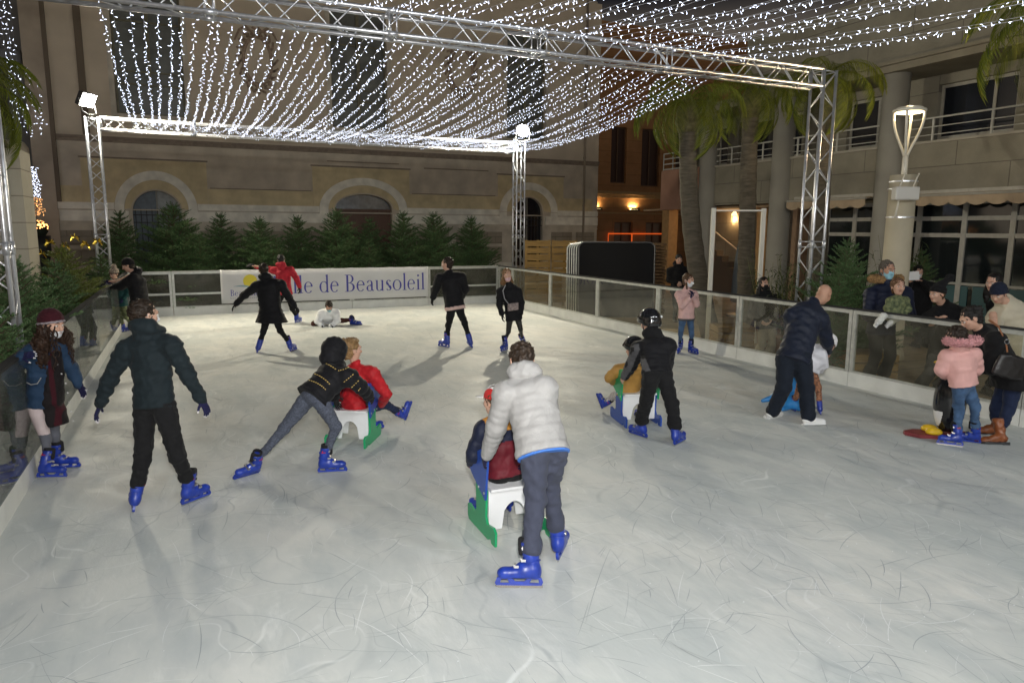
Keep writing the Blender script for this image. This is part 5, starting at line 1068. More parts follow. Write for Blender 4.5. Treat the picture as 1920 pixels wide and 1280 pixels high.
def hand_sdf(wr, d, palm, s, curl=.5, spread=.25, h=.0048):
    """palm, four fingers of different length and a thumb leaving the side of the palm"""
    d = V3(d).normalized(); palm = V3(palm); palm = (palm-d*palm.dot(d)).normalized(); side = d.cross(palm); H = SDF(h, .006*s); b = wr+d*.045*s
    for t in (-.024, -.008, .008, .024): H.cap(wr+side*t*s*.75+d*.005*s, b+side*t*s+d*.030*s, .013*s, .0115*s, k=.012)
    for i, t in enumerate((-.027, -.009, .009, .027)):
        L = (.064, .078, .074, .058)[i]*s; p = b+side*t*s+d*.032*s; dr = (d+side*t*spread*12).normalized(); c = curl
        for j, (fr, rr) in enumerate(((.45, .0085), (.30, .0078), (.25, .0070))):
            dr = (dr+palm*math.tan(c*(.45, .8, .55)[j])).normalized(); q = p+dr*L*fr; H.cap(p, q, rr*s, rr*.92*s, k=.003); p = q
    p = wr+side*-.022*s+d*.022*s; dr = (d*.6-side*.8+palm*.35).normalized()
    for L, rr in ((.034, .0115), (.026, .0095), (.020, .0085)): q = p+dr*L*s; H.cap(p, q, rr*s, rr*.92*s, k=.006); p = q; dr = (dr+d*.5+palm*.25*curl).normalized()
    return H
def person(key, label, J, s=.85, body=0, head=None, feet=None, skin=None, hair='short', hairm=None, jacket=None, trousers=None, gloves=None, hat=None, mask=None, Dh=None, fine=1.0, group=None):
    """J: joints as (px, py, depth offset in metres) on the photograph's own sight lines at the figure's real distance"""
    skin = skin or skin_l; feet = feet or {}
    feet = dict(feet); off_ = feet.pop('off', False); G = {}
    for k, f in feet.items():
        if f.get('h') is not None: G[k] = at_h(f['p'][0], f['p'][1], f['h'])
        else: G[k] = at_z(f['p'][0], f['p'][1], f.get('z', 0))
    if Dh is None: Dh = sum(g.dot(HF) for g in G.values())/len(G)
    base = HF*Dh+HR*(sum(g.dot(HR) for g in G.values())/len(G) if G else at_h(J['pel'][0], J['pel'][1], Dh).dot(HR)); base.z = 0.0 if (base.x < XR and not off_) else -.02
    root = thing('person', base, label, 'person', group)
    W = {}
    for k, v in J.items(): W[k] = at_h(v[0], v[1], Dh+(v[2] if len(v) > 2 else 0))
    bf = heading(body); lat = bf.cross(UP).normalized()       # lat = the figure's right
    pel = W['pel']; neck = W['neck']; hd = W['head']; sp = (neck-pel).normalized()
    slat = lat
    if 'shL' in W and 'shR' in W: slat = (W['shR']-W['shL']).normalized()
    else: W.setdefault('shL', neck-slat*.155*s-sp*.05*s); W.setdefault('shR', neck+slat*.155*s-sp*.05*s)
    sfr = UP.cross(slat).normalized() if abs(slat.z) < .9 else bf
    if sfr.dot(bf) < 0: sfr = -sfr
    hip = {'L': pel-lat*.085*s-sp*.02, 'R': pel+lat*.085*s-sp*.02}
    for k in 'LR':
        if 'hip'+k in W: hip[k] = W['hip'+k]
    SKT = {}
    for k, f in feet.items():
        if k not in ('L', 'R'): continue
        g = G[k]; fw = heading(f.get('hd', body)); kn = W['kn'+k]; up = (kn-g).normalized()
        pt = R(f.get('pitch', 0)); fw = (fw*math.cos(pt)+UP*math.sin(pt)).normalized()
        up = (up-fw*up.dot(fw)).normalized(); sc = f.get('sc', .86)*s/.85 if f.get('kind', 'skate') == 'skate' else s
        anc = f.get('anchor', .14); SKT[k] = (g-fw*anc*sc, fw, up, sc, f.get('kind', 'skate'))
    ank = {k: v[0]+v[1]*.065*v[3]+v[2]*(.20 if v[4] == 'skate' else .085)*v[3] for k, v in SKT.items()}
    hb = .011*fine; wrist = {}
    # ---- body: one continuous skin surface
    B = SDF(.013*fine, .03*s)
    chest = neck-sp*.13*s
    B.slab(pel, chest, lat, .13*s, .09*s, .14*s, .095*s); B.slab(chest, neck-sp*.05*s, slat, .14*s, .09*s, .10*s, .07*s)
    B.cap(neck-sp*.04*s, hd-(hd-neck)*.25, .050*s, .050*s)
    for k in 'LR':
        if 'el'+k in W:
            B.cap(W['sh'+k], W['el'+k], .048*s, .038*s); B.cap(W['el'+k], W['wr'+k], .038*s, .026*s)
        if 'kn'+k in W:
            B.cap(hip[k], W['kn'+k], .068*s, .042*s); a_ = ank.get(k, W.get('an'+k))
            if a_ is not None: B.cap(W['kn'+k], a_, .040*s, .026*s)
    hh = head or {}; hf = heading(hh.get('hd', body)); tl = R(hh.get('tilt', 0)); hf2 = (hf*math.cos(tl)-UP*math.sin(tl)).normalized(); hu = (UP*math.cos(tl)+hf*math.sin(tl)); rl = R(hh.get('roll', 0)); hu = (hu*math.cos(rl)+hf.cross(UP)*math.sin(rl)).normalized()
    hs = hh.get('s', .90+.1*s)*.98; H, P, r_, f_, u_ = head_sdf(hd, hf2, hu, hs, .0062*fine); H.cap(hd-u_*.06*hs, neck-sp*.02*s, .050*s, .052*s)
    fields = [B, H]; gl = []
    for k in 'LR':
        if 'wr'+k in W:
            fd = W['ha'+k]-W['wr'+k] if 'ha'+k in W else W['wr'+k]-W['el'+k]; pal = (lat*(1 if k == 'L' else -1)+bf*.2) if 'pal'+k not in J else None
            pal = pal if pal is not None else V3(hh['palm'])
            Hs = hand_sdf(W['wr'+k]+fd.normalized()*.015*s, fd, lat*(1 if k == 'L' else -1)-UP*.3+bf*.3, s*(1.12 if gloves else 1.0), .55, h=.005*fine)
            (gl if gloves else fields).append(Hs)
    sdf_obj('body', fields, skin, root)
    if gloves:
        for Hs in gl:
            c = Hs.P[4][2]; gm = gloves if isinstance(gloves, tuple) else (gloves,)
            if len(gm) > 1:
                tips = [A3(p[2]) for p in Hs.P if p[0] == 'c'][6:16:3]+[A3(Hs.P[-1][2])]
                fn = lambda C_, T=tips: np.min([np.linalg.norm(C_-t, axis=1) for t in T], axis=0) < .017*s
            else: fn = None
            w0 = Hs.P[0][1]; Hs.cap(w0-A3(Vector(Hs.P[0][2]-Hs.P[0][1]).normalized()*.05*s), w0, .030*s, .028*s, k=.01)
            sdf_obj('glove', Hs, list(gm), root, fn)
    face_bits(root, P, r_, f_, u_, hs, mouth=not mask or mask[1] > 0, brow_m=hairm, eyes=hh.get('face', True))
    # ---- hair
    hm = hairm or hair_dark
    if hair and hair != 'bald':
        q = SDF(.0075*fine, .012); T = .010
        q.ell(P(0, -.028, .037), (r_, f_, u_), ((.077+T*.8)*hs, (.094+T)*hs, (.088+T)*hs)); q.wr = .0075; q.wl = .032; q.seed = len(label)
        q.cut(P(0, .078 if hair != 'bun' else .07, .040), f_*1.0-u_*.55); q.ell(P(0, -.045, -.035), (r_, f_, u_), (.066*hs, .062*hs, .075*hs)); q.cut(P(0, -.02, -.070), -u_+f_*.75)
        if hair in ('long', 'curly', 'pony', 'bun', 'braid', 'tousled'):
            if hair in ('long', 'curly'):
                q.cuts = q.cuts[:1]; big = 1.0 if hair == 'long' else 1.45; q2 = SDF(.009*fine, .02); q2.wr = .006 if hair == 'long' else .014; q2.wl = .05 if hair == 'long' else .045; q2.seed = 5
                for sg in (-1, 1): q2.cap(P(.062*sg, -.02, .0), P(.085*sg*big, -.015+.03*(hair == 'curly'), -.14), .030*hs, .045*hs*big); q2.cap(P(.085*sg*big, -.015+.03*(hair == 'curly'), -.14), P(.075*sg*big, .01, hh.get('hairlen', -.26)), .045*hs*big, .032*hs*big)
                q2.cap(P(0, -.06, .0), P(0, -.075, -.20), .06*hs, .06*hs); hairs = [q, q2]
            elif hair == 'pony': q.cap(P(0, -.10, .04), P(0, -.135, .03), .022, .028); q.cap(P(0, -.135, .03), P(0, -.15, -.13), .030, .014); hairs = [q]
            elif hair == 'bun': q.ell(P(0, -.115, .045), (r_, f_, u_), (.034, .034, .034)); hairs = [q]
            elif hair == 'braid': q.cuts = q.cuts[:1]; hairs = [q]; q2 = SDF(.007, .008); [q2.ell(P(.075-.01*i, .02+.004*i, -.05-.032*i), (r_, f_, u_), (.019, .019, .020)) for i in range(7)]; hairs.append(q2)
            else: q.wr = .008; q.wl = .03; [q.ell(P(.055*math.sin(i*2.3), -.02+.055*math.cos(i*1.9), .102+.006*math.sin(i*5)), (r_, f_, u_), (.034, .032, .024)) for i in range(11)]; hairs = [q]
        else: hairs = [q]
        if not (hat and hair in ('short',) and hat[0] == 'helmet'): ho = sdf_obj('hair', hairs, hm, root, smooth_it=1)
        if hair == 'curly':
            m = MB(); rr = random.Random(3)
            for i in range(46):
                a0 = rr.uniform(.45, 2*PI-.45); st = P(.085*math.sin(a0), -.02+.088*math.cos(a0), rr.uniform(-.05, .03)); L_ = rr.uniform(.20, .36); pts = []; ph = rr.uniform(0, 6); om = rr.uniform(38, 60); out = (r_*math.sin(a0)+f_*math.cos(a0))
                for j in range(18): t_ = j/17; pts.append(st+out*(.05*t_**.6)-UP*L_*t_+r_*.014*math.sin(om*L_*t_+ph)+f_*.014*math.cos(om*L_*t_+ph)+HR*.02*t_)
                m.path(pts, [.0075*(1-.5*j/17) for j in range(18)], 5)
            m.build('curls', hm, ho, smooth=True)
    # ---- hat
    if hat:
        kind, hmat = hat[0], hat[1]; q = SDF(.007*fine, .012); T = .018
        if kind == 'beanie':
            q.ell(P(0, -.018, .040), (r_, f_, u_), ((.078+T)*hs, (.098+T)*hs, (.096+T)*hs)); q.cut(P(0, .05, .038), -u_-f_*(-.28)); q.wr = .002; q.wl = .03; o = sdf_obj('hat', q, hmat, root)
            b = SDF(.007*fine, .006); n = 16; up0 = P(0, -.018, .040)
            for i in range(n):
                a0, a1 = 2*PI*i/n, 2*PI*(i+1)/n; pt = lambda a: P(.094*math.cos(a), -.018+.113*math.sin(a), .028+.28*(.113*math.sin(a)-.03)); b.cap(pt(a0), pt(a1), .011*hs, .011*hs)
            sdf_obj('brim', b, hat[2] if len(hat) > 2 else hmat, o)
            if len(hat) > 3 and hat[3]: b = SDF(.007, .01); b.ell(P(*(hat[4] if len(hat) > 4 else (0, -.05, .175))), (r_, f_, u_), (.05, .05, .05)); b.wr = .008; b.wl = .025; sdf_obj('pompom', b, hmat, o)
        elif kind == 'pointy':
            q.ell(P(0, -.018, .036), (r_, f_, u_), (.097*hs, .117*hs, .110*hs)); q.cap(P(0, -.05, .10), P(.0, -.175, .165), .065, .040); q.ell(P(0, -.225, .19), (r_, f_, u_), (.058, .058, .055)); q.cut(P(0, .05, .035), -u_+f_*.28); q.wr = .004; q.wl = .03; sdf_obj('hat', q, hmat, root)
        elif kind == 'helmet':
            q.ell(P(0, -.015, .045), (r_, f_, u_), (.118*hs, .142*hs, .125*hs)); q.ell(P(0, -.04, -.01), (r_, f_, u_), (.112*hs, .112*hs, .09*hs)); q.cut(P(0, .05, .022), -u_+f_*.55); q.cap(P(-.05, .10, .055), P(.05, .10, .055), .022, .022, k=.03); o = sdf_obj('helmet', q, hmat, root)
            st = MB()
            for sg in (-1, 1): st.path([P(.092*sg, .0, .02), P(.075*sg, .02, -.06), P(.02*sg, .055, -.118)], .006, 5)
            st.build('strap', blackm, o, smooth=True); st = MB(); cc = P(.06, -.125, .045); st.obox(cc, r_*.03, u_*.012, f_*.006); st.build('sticker', mat('white sticker', (.7, .7, .7)), o)
        elif kind == 'cap':
            q.ell(P(0, -.018, .036), (r_, f_, u_), (.090*hs, .110*hs, .102*hs)); q.cut(P(0, .05, .035), -u_+f_*.1); fn = (lambda C_: (np.abs((C_-A3(hd))@A3(r_)) > .055)) if len(hat) > 2 else None; o = sdf_obj('cap', q, [hmat, hat[2]] if len(hat) > 2 else hmat, root, fn)
            b = SDF(.006, .006); b.ell(P(0, .115, .035), (r_, f_, u_), (.070, .065, .006)); sdf_obj('brim', b, hmat, o)
    # ---- face mask: (material, pull-down) 0 = worn over nose and mouth
    if mask:
        mm, dz = mask; q = SDF(.005*fine, .01); T = .006
        q.ell(P(0, .020, -.034), (r_, f_, u_), ((.060+T)*hs, (.073+T)*hs, (.080+T)*hs)); q.ell(P(0, .052, -.085), (r_, f_, u_), (.040*hs, .036*hs, .030*hs)); q.cap(P(0, .094, -.01), P(0, .106, -.028), .016, .020)
        q.cut(P(0, .1, .002-dz), u_-f_*.25); q.cut(P(0, .018, 0), -f_); q.cut(P(0, 0, -.112), -u_); o = sdf_obj('face_mask', q, mm, root)
        st = MB()
        for sg in (-1, 1): st.path([P(.066*sg, .022, -.015-dz*.5), P(.080*sg, -.005, .02), P(.086*sg, -.028, .015), P(.076*sg, -.02, -.03), P(.064*sg, .018, -.07)], .0025, 4)
        st.build('ear_loop', mm, o, smooth=True)
    # ---- trousers
    tr = trousers or {}
    tm = tr.get('m')
    if tm:
        w_ = tr.get('w', 1.0); q = SDF(.011*fine, .028*s); q.wr = tr.get('wr', .004); q.wl = tr.get('wl', .13); q.seed = len(label)+3
        q.slab(pel-sp*.03*s, pel+sp*.09*s, lat, .150*s*w_**.5, .112*s*w_**.5, .135*s, .098*s)
        for k in 'LR':
            if 'kn'+k not in W: continue
            a_ = ank.get(k, W.get('an'+k)); kn = W['kn'+k]; q.cap(hip[k]-sp*.02*s, kn, .096*s*w_**.6, .066*s*w_, qd=(tr.get('cr', .0028), .075*s))
            if a_ is not None:
                e = a_.lerp(kn, tr.get('cuff', .22)); q.cap(kn, e, .064*s*w_, tr.get('hem', .048)*s*w_, qd=(tr.get('cr', .0030), .066*s))
                if tr.get('bunch', 1): q.cap(e.lerp(kn, .03), e.lerp(kn, .10), tr.get('hem', .048)*1.12*s*w_, tr.get('hem', .048)*1.1*s*w_, k=.012)
        sdf_obj('trousers', q, tm, root, tr.get('fn')(W, hip) if tr.get('fn') else None)
    # ---- jacket
    jk = jacket or {}
    if jk.get('m'):
        w_ = jk.get('w', 1.0)*1.04; aw = jk.get('aw', w_*1.02); q_, qa = jk.get('quilt', (0, 0)); hemd = jk.get('hem', .06)*s; flare = jk.get('flare', 1.10)
        q = SDF(.010*fine, .03*s); q.wr = jk.get('wr', .004); q.wl = jk.get('wl', .11); q.seed = len(label)
        hem = pel-sp*hemd if hemd < .12 else pel-UP*hemd+(sp*.0)
        tlat = (lat+slat).normalized()
        q.slab(hem-sp*.05*s, pel+sp*.10*s, lat, .165*s*w_*flare, .125*s*w_*flare, .155*s*w_, .115*s*w_, q=q_, qa=qa); q.slab(pel+sp*.08*s, chest, tlat, .152*s*w_, .118*s*w_, .168*s*w_, .125*s*w_, q=q_, qa=qa); q.slab(chest, neck-sp*.045*s, slat, .168*s*w_, .122*s*w_, .115*s*w_, .085*s*w_, q=q_, qa=qa)
        q.cut(hem, -sp if hemd < .12 else -UP)
        for k in 'LR':
            if 'el'+k in W:
                we = W['wr'+k]; q.cap(neck-sp*.06*s+slat*(.04 if k == 'R' else -.04)*s, W['sh'+k], .075*s*w_, .078*s*aw); q.cap(W['sh'+k], W['el'+k], .078*s*aw, .062*s*aw, q=q_, qa=qa, qd=None if q_ else (.003, .075*s)); q.cap(W['el'+k], we, .062*s*aw, .047*s*aw, q=q_, qa=qa, qd=None if q_ else (.003, .065*s)); q.cap(we-(we-W['el'+k]).normalized()*.03, we, .044*s*aw, .042*s*aw, k=.01)
        fields = [q]; o = None
        if jk.get('collar', 1): q.cap(neck-sp*.05*s, neck+(hd-neck)*.20, .082*s, .072*s); q.cut(neck+(hd-neck)*.36, (hd-neck).normalized()) if not jk.get('hoodup') else None
        fn = jk['fn'](W, sp, pel, neck, lat) if jk.get('fn') else None
        o = sdf_obj('jacket', fields, jk['m'], root, fn)
        if jk.get('hood'):
            g = SDF(.009*fine, .03); back = -sfr; c = neck+(hd-neck)*.28+back*.075*s+UP*.02*s; g.ell(c, (slat, sfr, UP), (.122*s, .085*s, .085*s)); g.ell(c-UP*.085*s, (slat, sfr, UP), (.09*s, .055*s, .075*s)); g.cap(neck-slat*.09*s+sfr*.03*s, c-slat*.07*s, .042*s, .05*s); g.cap(neck+slat*.09*s+sfr*.03*s, c+slat*.07*s, .042*s, .05*s)
            g.wr = .005; g.wl = .09; g.seed = 9; sdf_obj('hood', g, jk['hood'] if not isinstance(jk['hood'], bool) else (jk['m'][0] if isinstance(jk['m'], list) else jk['m']), o)
        if jk.get('hoodup'):
            g = SDF(.009*fine, .02); g.ell(P(0, -.02, .03), (r_, f_, u_), (.118*hs, .130*hs, .130*hs)); g.ell(P(0, -.03, -.06), (r_, f_, u_), (.11*hs, .11*hs, .10*hs)); g.ell(P(0, .16, .0), (r_, f_, u_), (.085, .12, .11), k=.02, sub=True); g.wr = .004; g.wl = .08; sdf_obj('hood', g, jk['m'][0] if isinstance(jk['m'], list) else jk['m'], o)
        if jk.get('fur'):
            g = SDF(.008*fine, .01); n = 11; fc = jk['fur']; cc = neck+(-sfr)*.03*s+UP*(.03 if len(fc) < 3 else fc[2])
            for i in range(n):
                a = PI*(-.15+1.3*i/(n-1)); p = cc-slat*math.cos(a)*.135*s*fc[1]-sfr*math.sin(a)*.12*s*fc[1]+UP*.02; p2 = cc-slat*math.cos(a+.36)*.135*s*fc[1]-sfr*math.sin(a+.36)*.12*s*fc[1]+UP*.02; g.cap(p, p2, .040*s*fc[1]**.7, .040*s*fc[1]**.7)
            g.wr = .011; g.wl = .022; g.seed = 4; sdf_obj('fur_trim', g, fc[0], o, smooth_it=0)
    # ---- skates or shoes
    for k, v in SKT.items():
        if v[4] == 'skate': put_skate(root, v[0], v[1], v[2], v[3])
        else:
            p0, fw, up, sc, kd = v; mt = feet[k].get('m'); q = SDF(.008, .02); X_ = fw; sd = up.cross(fw)
            Pp = lambda a, b, c: p0+X_*a*sc+sd*b*sc+up*c*sc
            q.cap(Pp(.03, 0, .055), Pp(.11, 0, .055), .042*sc, .044*sc); q.cap(Pp(.11, 0, .05), Pp(.23, 0, .035), .044*sc, .038*sc); q.cap(Pp(.05, 0, .06), Pp(.06, 0, .11 if kd == 'shoe' else .26), .045*sc, (.043 if kd == 'shoe' else .055)*sc); q.cut(Pp(0, 0, .018), -up)
            if kd == 'boot': q.wr = .004; q.wl = .06; q.cut(Pp(0, 0, .27), up)
            o = sdf_obj('shoe' if kd == 'shoe' else 'boot', q, mt, root); m = MB(); pts = [(-.02, -.03), (-.005, -.042), (.08, -.036), (.17, -.044), (.24, -.036), (.272, 0), (.24, .036), (.17, .044), (.08, .036), (-.005, .042), (-.02, .03)]; m.prism(pts, [], Pp(0, 0, 0), X_*sc, sd*sc, up*.020*sc); m.build('sole', feet[k].get('sole', mt), o)
            if kd == 'boot': m = MB(); m.obox(Pp(.02, 0, .0), X_*.035*sc, sd*.034*sc, up*.018*sc); m.build('heel', blackm, o)
    root['_W'] = 0; del root['_W']
    return root, W, (P, r_, f_, u_, hs), dict(pel=pel, neck=neck, sp=sp, lat=lat, slat=slat, sfr=sfr, Dh=Dh, chest=chest, ank=ank)
# ---- the three sled chairs: rear and front end of the visible runner on the ice, and which side it is
def sled_at(rear, front, side, cl, cu, label, L=.56, W=.40, sc=1.0):
    a = at_z(*rear); b = at_z(*front); d = (b-a); d.z = 0; d.normalize(); lat = Vector((d.y, -d.x, 0)); c = a+d*(.27*sc)-lat*(side*W/2*sc)
    return sled((c.x, c.y), math.atan2(d.y, d.x), cl, cu, label, W, sc), d
SA, dA = sled_at((932, 1026), (878, 966), -1, gr, bl, 'green and blue sled chair carrying the child with the red and white cap', sc=1.02)
SB, dB = sled_at((682, 842), (720, 806), 1, gr, bl, 'green and blue sled chair carrying the boy in the red jacket', sc=.98)
SC_, dC = sled_at((1176, 803), (1137, 772), -1, bl, gr, 'sled chair with blue legs and green arms carrying the child in mustard', sc=.98)
# ---- cloths
c_dark = cloth('very dark teal softshell', (.010, .017, .021), .8); c_blk = cloth('black padded nylon', (.009, .009, .011), .72, spec=.18); c_blk2 = cloth('black cotton trousers', (.009, .009, .010), .9); c_blk3 = cloth('matt black wool', (.008, .008, .009), .95)
c_grey = cloth('light grey padded nylon', (.33, .325, .32), .5, noise=.05); c_slate = cloth('slate blue sweatpants', (.050, .056, .085), .9, noise=.10, nscale=16); c_heath = cloth('heather grey leggings', (.075, .085, .115), .9, noise=.35, nscale=60)
c_red = cloth('red padded jacket', (.42, .012, .018), .6); c_red2 = cloth('crimson fleece', (.40, .020, .035), .8); c_must = cloth('mustard padded jacket', (.40, .22, .055), .6); c_navy = cloth('navy padded nylon', (.010, .014, .035), .6); c_mar = cloth('maroon padded nylon', (.12, .010, .018), .6); c_mustard2 = cloth('ochre yoke', (.45, .20, .03), .6)
c_nav2 = cloth('dark navy jacket', (.010, .014, .028), .6); c_nav3 = cloth('dark navy chinos', (.009, .013, .022), .85); c_blue = cloth('blue denim jacket', (.016, .040, .085), .75); c_jean = cloth('blue jeans', (.055, .105, .20), .85, noise=.3, nscale=14); c_jean2 = cloth('dark jeans', (.014, .022, .055), .85, noise=.2)
c_pink = cloth('pale pink padded jacket', (.66, .37, .34), .6, noise=.05); c_pink2 = cloth('soft pink coat', (.62, .40, .38), .75); c_pgrey = cloth('grey leggings', (.12, .125, .15), .85); c_ppink = cloth('pale pink leggings panel', (.60, .50, .50), .85)
c_white = cloth('white reflective jacket', (.93, .94, .95), .35, noise=.02); c_beige = cloth('cream quilted coat', (.52, .47, .36), .7, noise=.06); c_camo = mat('camouflage cloth', (.20, .22, .10), .85, noise=.1, nscale=26, col2=(.035, .055, .03), bump=.002); c_leo = mat('leopard leggings', (.42, .19, .10), .8, noise=.1, nscale=42, col2=(.05, .02, .012), bump=.001)
c_brown = cloth('brown tracksuit trousers', (.060, .022, .016), .85); c_wine = cloth('maroon knitted hat', (.045, .007, .012), .9); c_tan = cloth('tan trousers', (.35, .31, .24), .85); c_fur = mat('brown fur trim', (.32, .19, .08), .9, noise=.5, nscale=50, bump=.02, bscale=70); c_pfur = mat('pink fur trim', (.66, .32, .33), .9, noise=.25, nscale=50, bump=.02, bscale=70)
c_teal = cloth('teal child jacket', (.010, .055, .055), .7); c_dots = mat('dotted hat', (.55, .45, .35), .9, noise=.1, nscale=55, col2=(.012, .012, .014)); hel = mat('glossy black helmet', (.010, .010, .011), .10, coat=.6, spec=.6); c_dgrey = cloth('dark grey side panel', (.07, .07, .075), .7); c_wht2 = cloth('white quilted child jacket', (.62, .62, .66), .65)
shoe_w = mat('white leather shoe', (.74, .74, .73), .45, noise=.05); boot_b = mat('cognac leather boot', (.23, .070, .022), .4, noise=.25, nscale=12, bump=.002); shoe_k = mat('black shoe', (.012, .012, .012), .4)
white_o = mat('white cap panel', (.72, .72, .72), .7); redcap = mat('red cap panel', (.50, .02, .02), .7)
skf = lambda p, hd, **k: dict(p=p, hd=hd, **k)
# 1 curly haired girl at the left barrier
r1, W1, h1, x1 = person('g', 'girl in maroon beanie with long curly hair leaning on the left barrier', dict(pel=(80, 752, 0), neck=(88, 643, 0), head=(98, 609, 0), shR=(64, 657, -.10), shL=(116, 655, .10), elR=(24, 688, -.12), wrR=(40, 668, -.26), haR=(62, 664, -.30), elL=(138, 700, .12), wrL=(147, 720, .10), haL=(157, 738, .10), knR=(86, 822, -.02), knL=(103, 815, .10)),
    s=.80, body=108, head=dict(hd=104, tilt=8, hairlen=-.34), feet=dict(R=skf((97, 897), 86), L=skf((124, 878), 80)), hair='curly', hairm=hairmat('curly chestnut hair', (.030, .015, .009)), hat=('beanie', c_wine, cloth('grey hat edge', (.30, .26, .28))), mask=(mask_w, .042), gloves=(glove_m, tip_m),
    jacket=dict(m=c_blue, w=1.06, hem=.045, quilt=(.11, .010), hood=False), trousers=dict(m=[c_pgrey, c_ppink], w=.82, hem=.042, wr=.001, cr=.0015, cuff=.20, fn=lambda W, hip: (lambda C_: (C_[:, 2] > W['knR'].z+.05) & (((C_-A3(W['knR']))@A3(-HF)) > -.03) & (((C_-A3(hip['R']))@A3(HR)) > -.055))))
q = SDF(.009, .03); a_ = x1['pel']; dn = at_h(112, 800, x1['Dh']); q.slab(x1['chest']+HR*.045, a_+HR*.085, x1['lat'], .09, .09, .10, .09); q.slab(a_+HR*.085, dn-UP*.0, x1['lat'], .10, .065, .10, .040); q.wr = .005; q.cut(dn+UP*.02, -UP); sdf_obj('long_shirt', q, [cloth('black skirt of shirt', (.012, .009, .010)), c_wine], r1, lambda C_: (np.abs((C_-A3(a_))@A3(HR)-.15) < .014))
b = MB()
for i in range(7): c = x1['chest'].lerp(dn, .12+.13*i)+HR*(.10+.022*i if i < 3 else .145)-HF*.03; b.tube(c, c+HR*.012-HF*.012, .006, 8)
b.build('snap_button', mat('white snap', (.7, .68, .7)), r1)
p_ = MB(); c = at_h(62, 722, x1['Dh']-.165); p_.path([at_h(50, 717, x1['Dh']-.17), at_h(58, 721, x1['Dh']-.19), at_h(70, 719, x1['Dh']-.19), at_h(77, 708, x1['Dh']-.18)], .004, 5); p_.build('pocket_trim', c_grey, r1)
# 2 boy from behind
person('b', 'boy seen from behind in a dark hooded jacket, both arms held out', dict(pel=(289, 752, 0), neck=(279, 622, .04), head=(271, 592, .05), shL=(236, 655, 0), shR=(322, 648, 0), elL=(205, 712, .02), wrL=(188, 758, .02), haL=(181, 776, .02), elR=(352, 702, .05), wrR=(377, 747, .08), haR=(387, 766, .08), knL=(268, 858, .02), knR=(333, 856, .02)),
    s=.86, body=4, head=dict(hd=32, tilt=6), feet=dict(L=skf((249, 962), -30, anchor=0), R=skf((343, 948), 28, anchor=0)), hair='short', hairm=hair_dark, mask=(mask_w, 0), gloves=(glove_m, tip_m), jacket=dict(m=c_dark, w=1.04, hem=.05, hood=True, wr=.005), trousers=dict(m=c_blk2, w=1.10, hem=.056, wr=.004, wl=.10))
# 3 boy pushing the red jacket boy
r3, W3, h3, x3 = person('b', 'boy in black puffer jacket with dashed yellow seams pushing a sled chair', dict(pel=(586, 744, 0), neck=(640, 690, .22), head=(628, 662, .28), shL=(618, 695, .30), shR=(652, 706, .08), elL=(622, 722, .42), wrL=(628, 744, .50), elR=(674, 722, .16), wrR=(690, 741, .30), haR=(697, 748, .35), knL=(533, 803, .02), knR=(630, 800, .05), hipL=(573, 752, .03), hipR=(606, 754, -.03)),
    s=.82, body=40, head=dict(hd=30, tilt=25), feet=dict(L=skf((461, 893), -142), R=skf((624, 886), 80)), jacket=dict(m=c_blk, w=1.24, hem=.02, quilt=(.075, .010), hoodup=True, wr=.003), gloves=glove_k, trousers=dict(m=c_heath, w=.92, hem=.046, wr=.002, cuff=.22, bunch=0, cr=.0025))
def dashes(jobj, root, rows, mt, name='stitching'):
    """short yellow stitches laid on the cloth surface along a line between two screen directions"""
    dg = bpy.context.evaluated_depsgraph_get(); me = jobj.data; V = [v.co+root_loc(root) for v in me.vertices]; bv = BVHTree.FromPolygons(V, [tuple(p.vertices) for p in me.polygons]); m = MB()
    for (a, b, c, n) in rows:
        last = None
        for i in range(n*2+1):
            t = i/(n*2); px = (1-t)**2*a[0]+2*t*(1-t)*b[0]+t*t*c[0]; py = (1-t)**2*a[1]+2*t*(1-t)*b[1]+t*t*c[1]; d = ray(px, py).normalized(); hit = bv.ray_cast(C0, d)
            if hit[0] is None: last = None; continue
            p = hit[0]+hit[1]*.003
            if last is not None and i % 2 and (p-last).length < .08: bar(m, last, p, .007, .004)
            last = p
    if m.v: m.build(name, mt, jobj)
J3 = [o for o in r3.children if o.name.startswith('jacket')][0]; yel = mat('yellow thread', (.70, .50, .14), .6)
dashes(J3, r3, [((579, 675), (605, 674), (632, 694), 13), ((562, 697), (598, 695), (620, 722), 14), ((555, 711), (592, 709), (612, 732), 14), ((634, 695), (645, 694), (656, 687), 5), ((645, 716), (655, 708), (664, 700), 5), ((659, 726), (666, 719), (674, 711), 4), ((672, 732), (674, 729), (677, 725), 2)], yel)
# 4 boy in red on the chair
DhB = SB.location.dot(HF)
person('b', 'seated boy with tousled blond hair in a red jacket', dict(pel=(664, 762, .02), neck=(668, 686, 0), head=(660, 656, 0), shL=(646, 702, .08), shR=(698, 700, -.06), elL=(634, 730, .1), wrL=(640, 748, .25), elR=(724, 738, -.02), wrR=(716, 757, .14), knL=(690, 758, .42), knR=(722, 757, .25)),
    s=.74, Dh=DhB, body=35, head=dict(hd=48, tilt=2, s=.98), feet=dict(R=dict(p=(768, 770), h=DhB+.52, hd=50, pitch=66, sc=.8), L=dict(p=(705, 806), z=0, hd=45, sc=.8)), hair='tousled', hairm=hair_blond, jacket=dict(m=c_red, w=1.20, hem=.03, quilt=(.13, .006), wr=.005), trousers=dict(m=c_jean2, w=1.0, wr=.002))
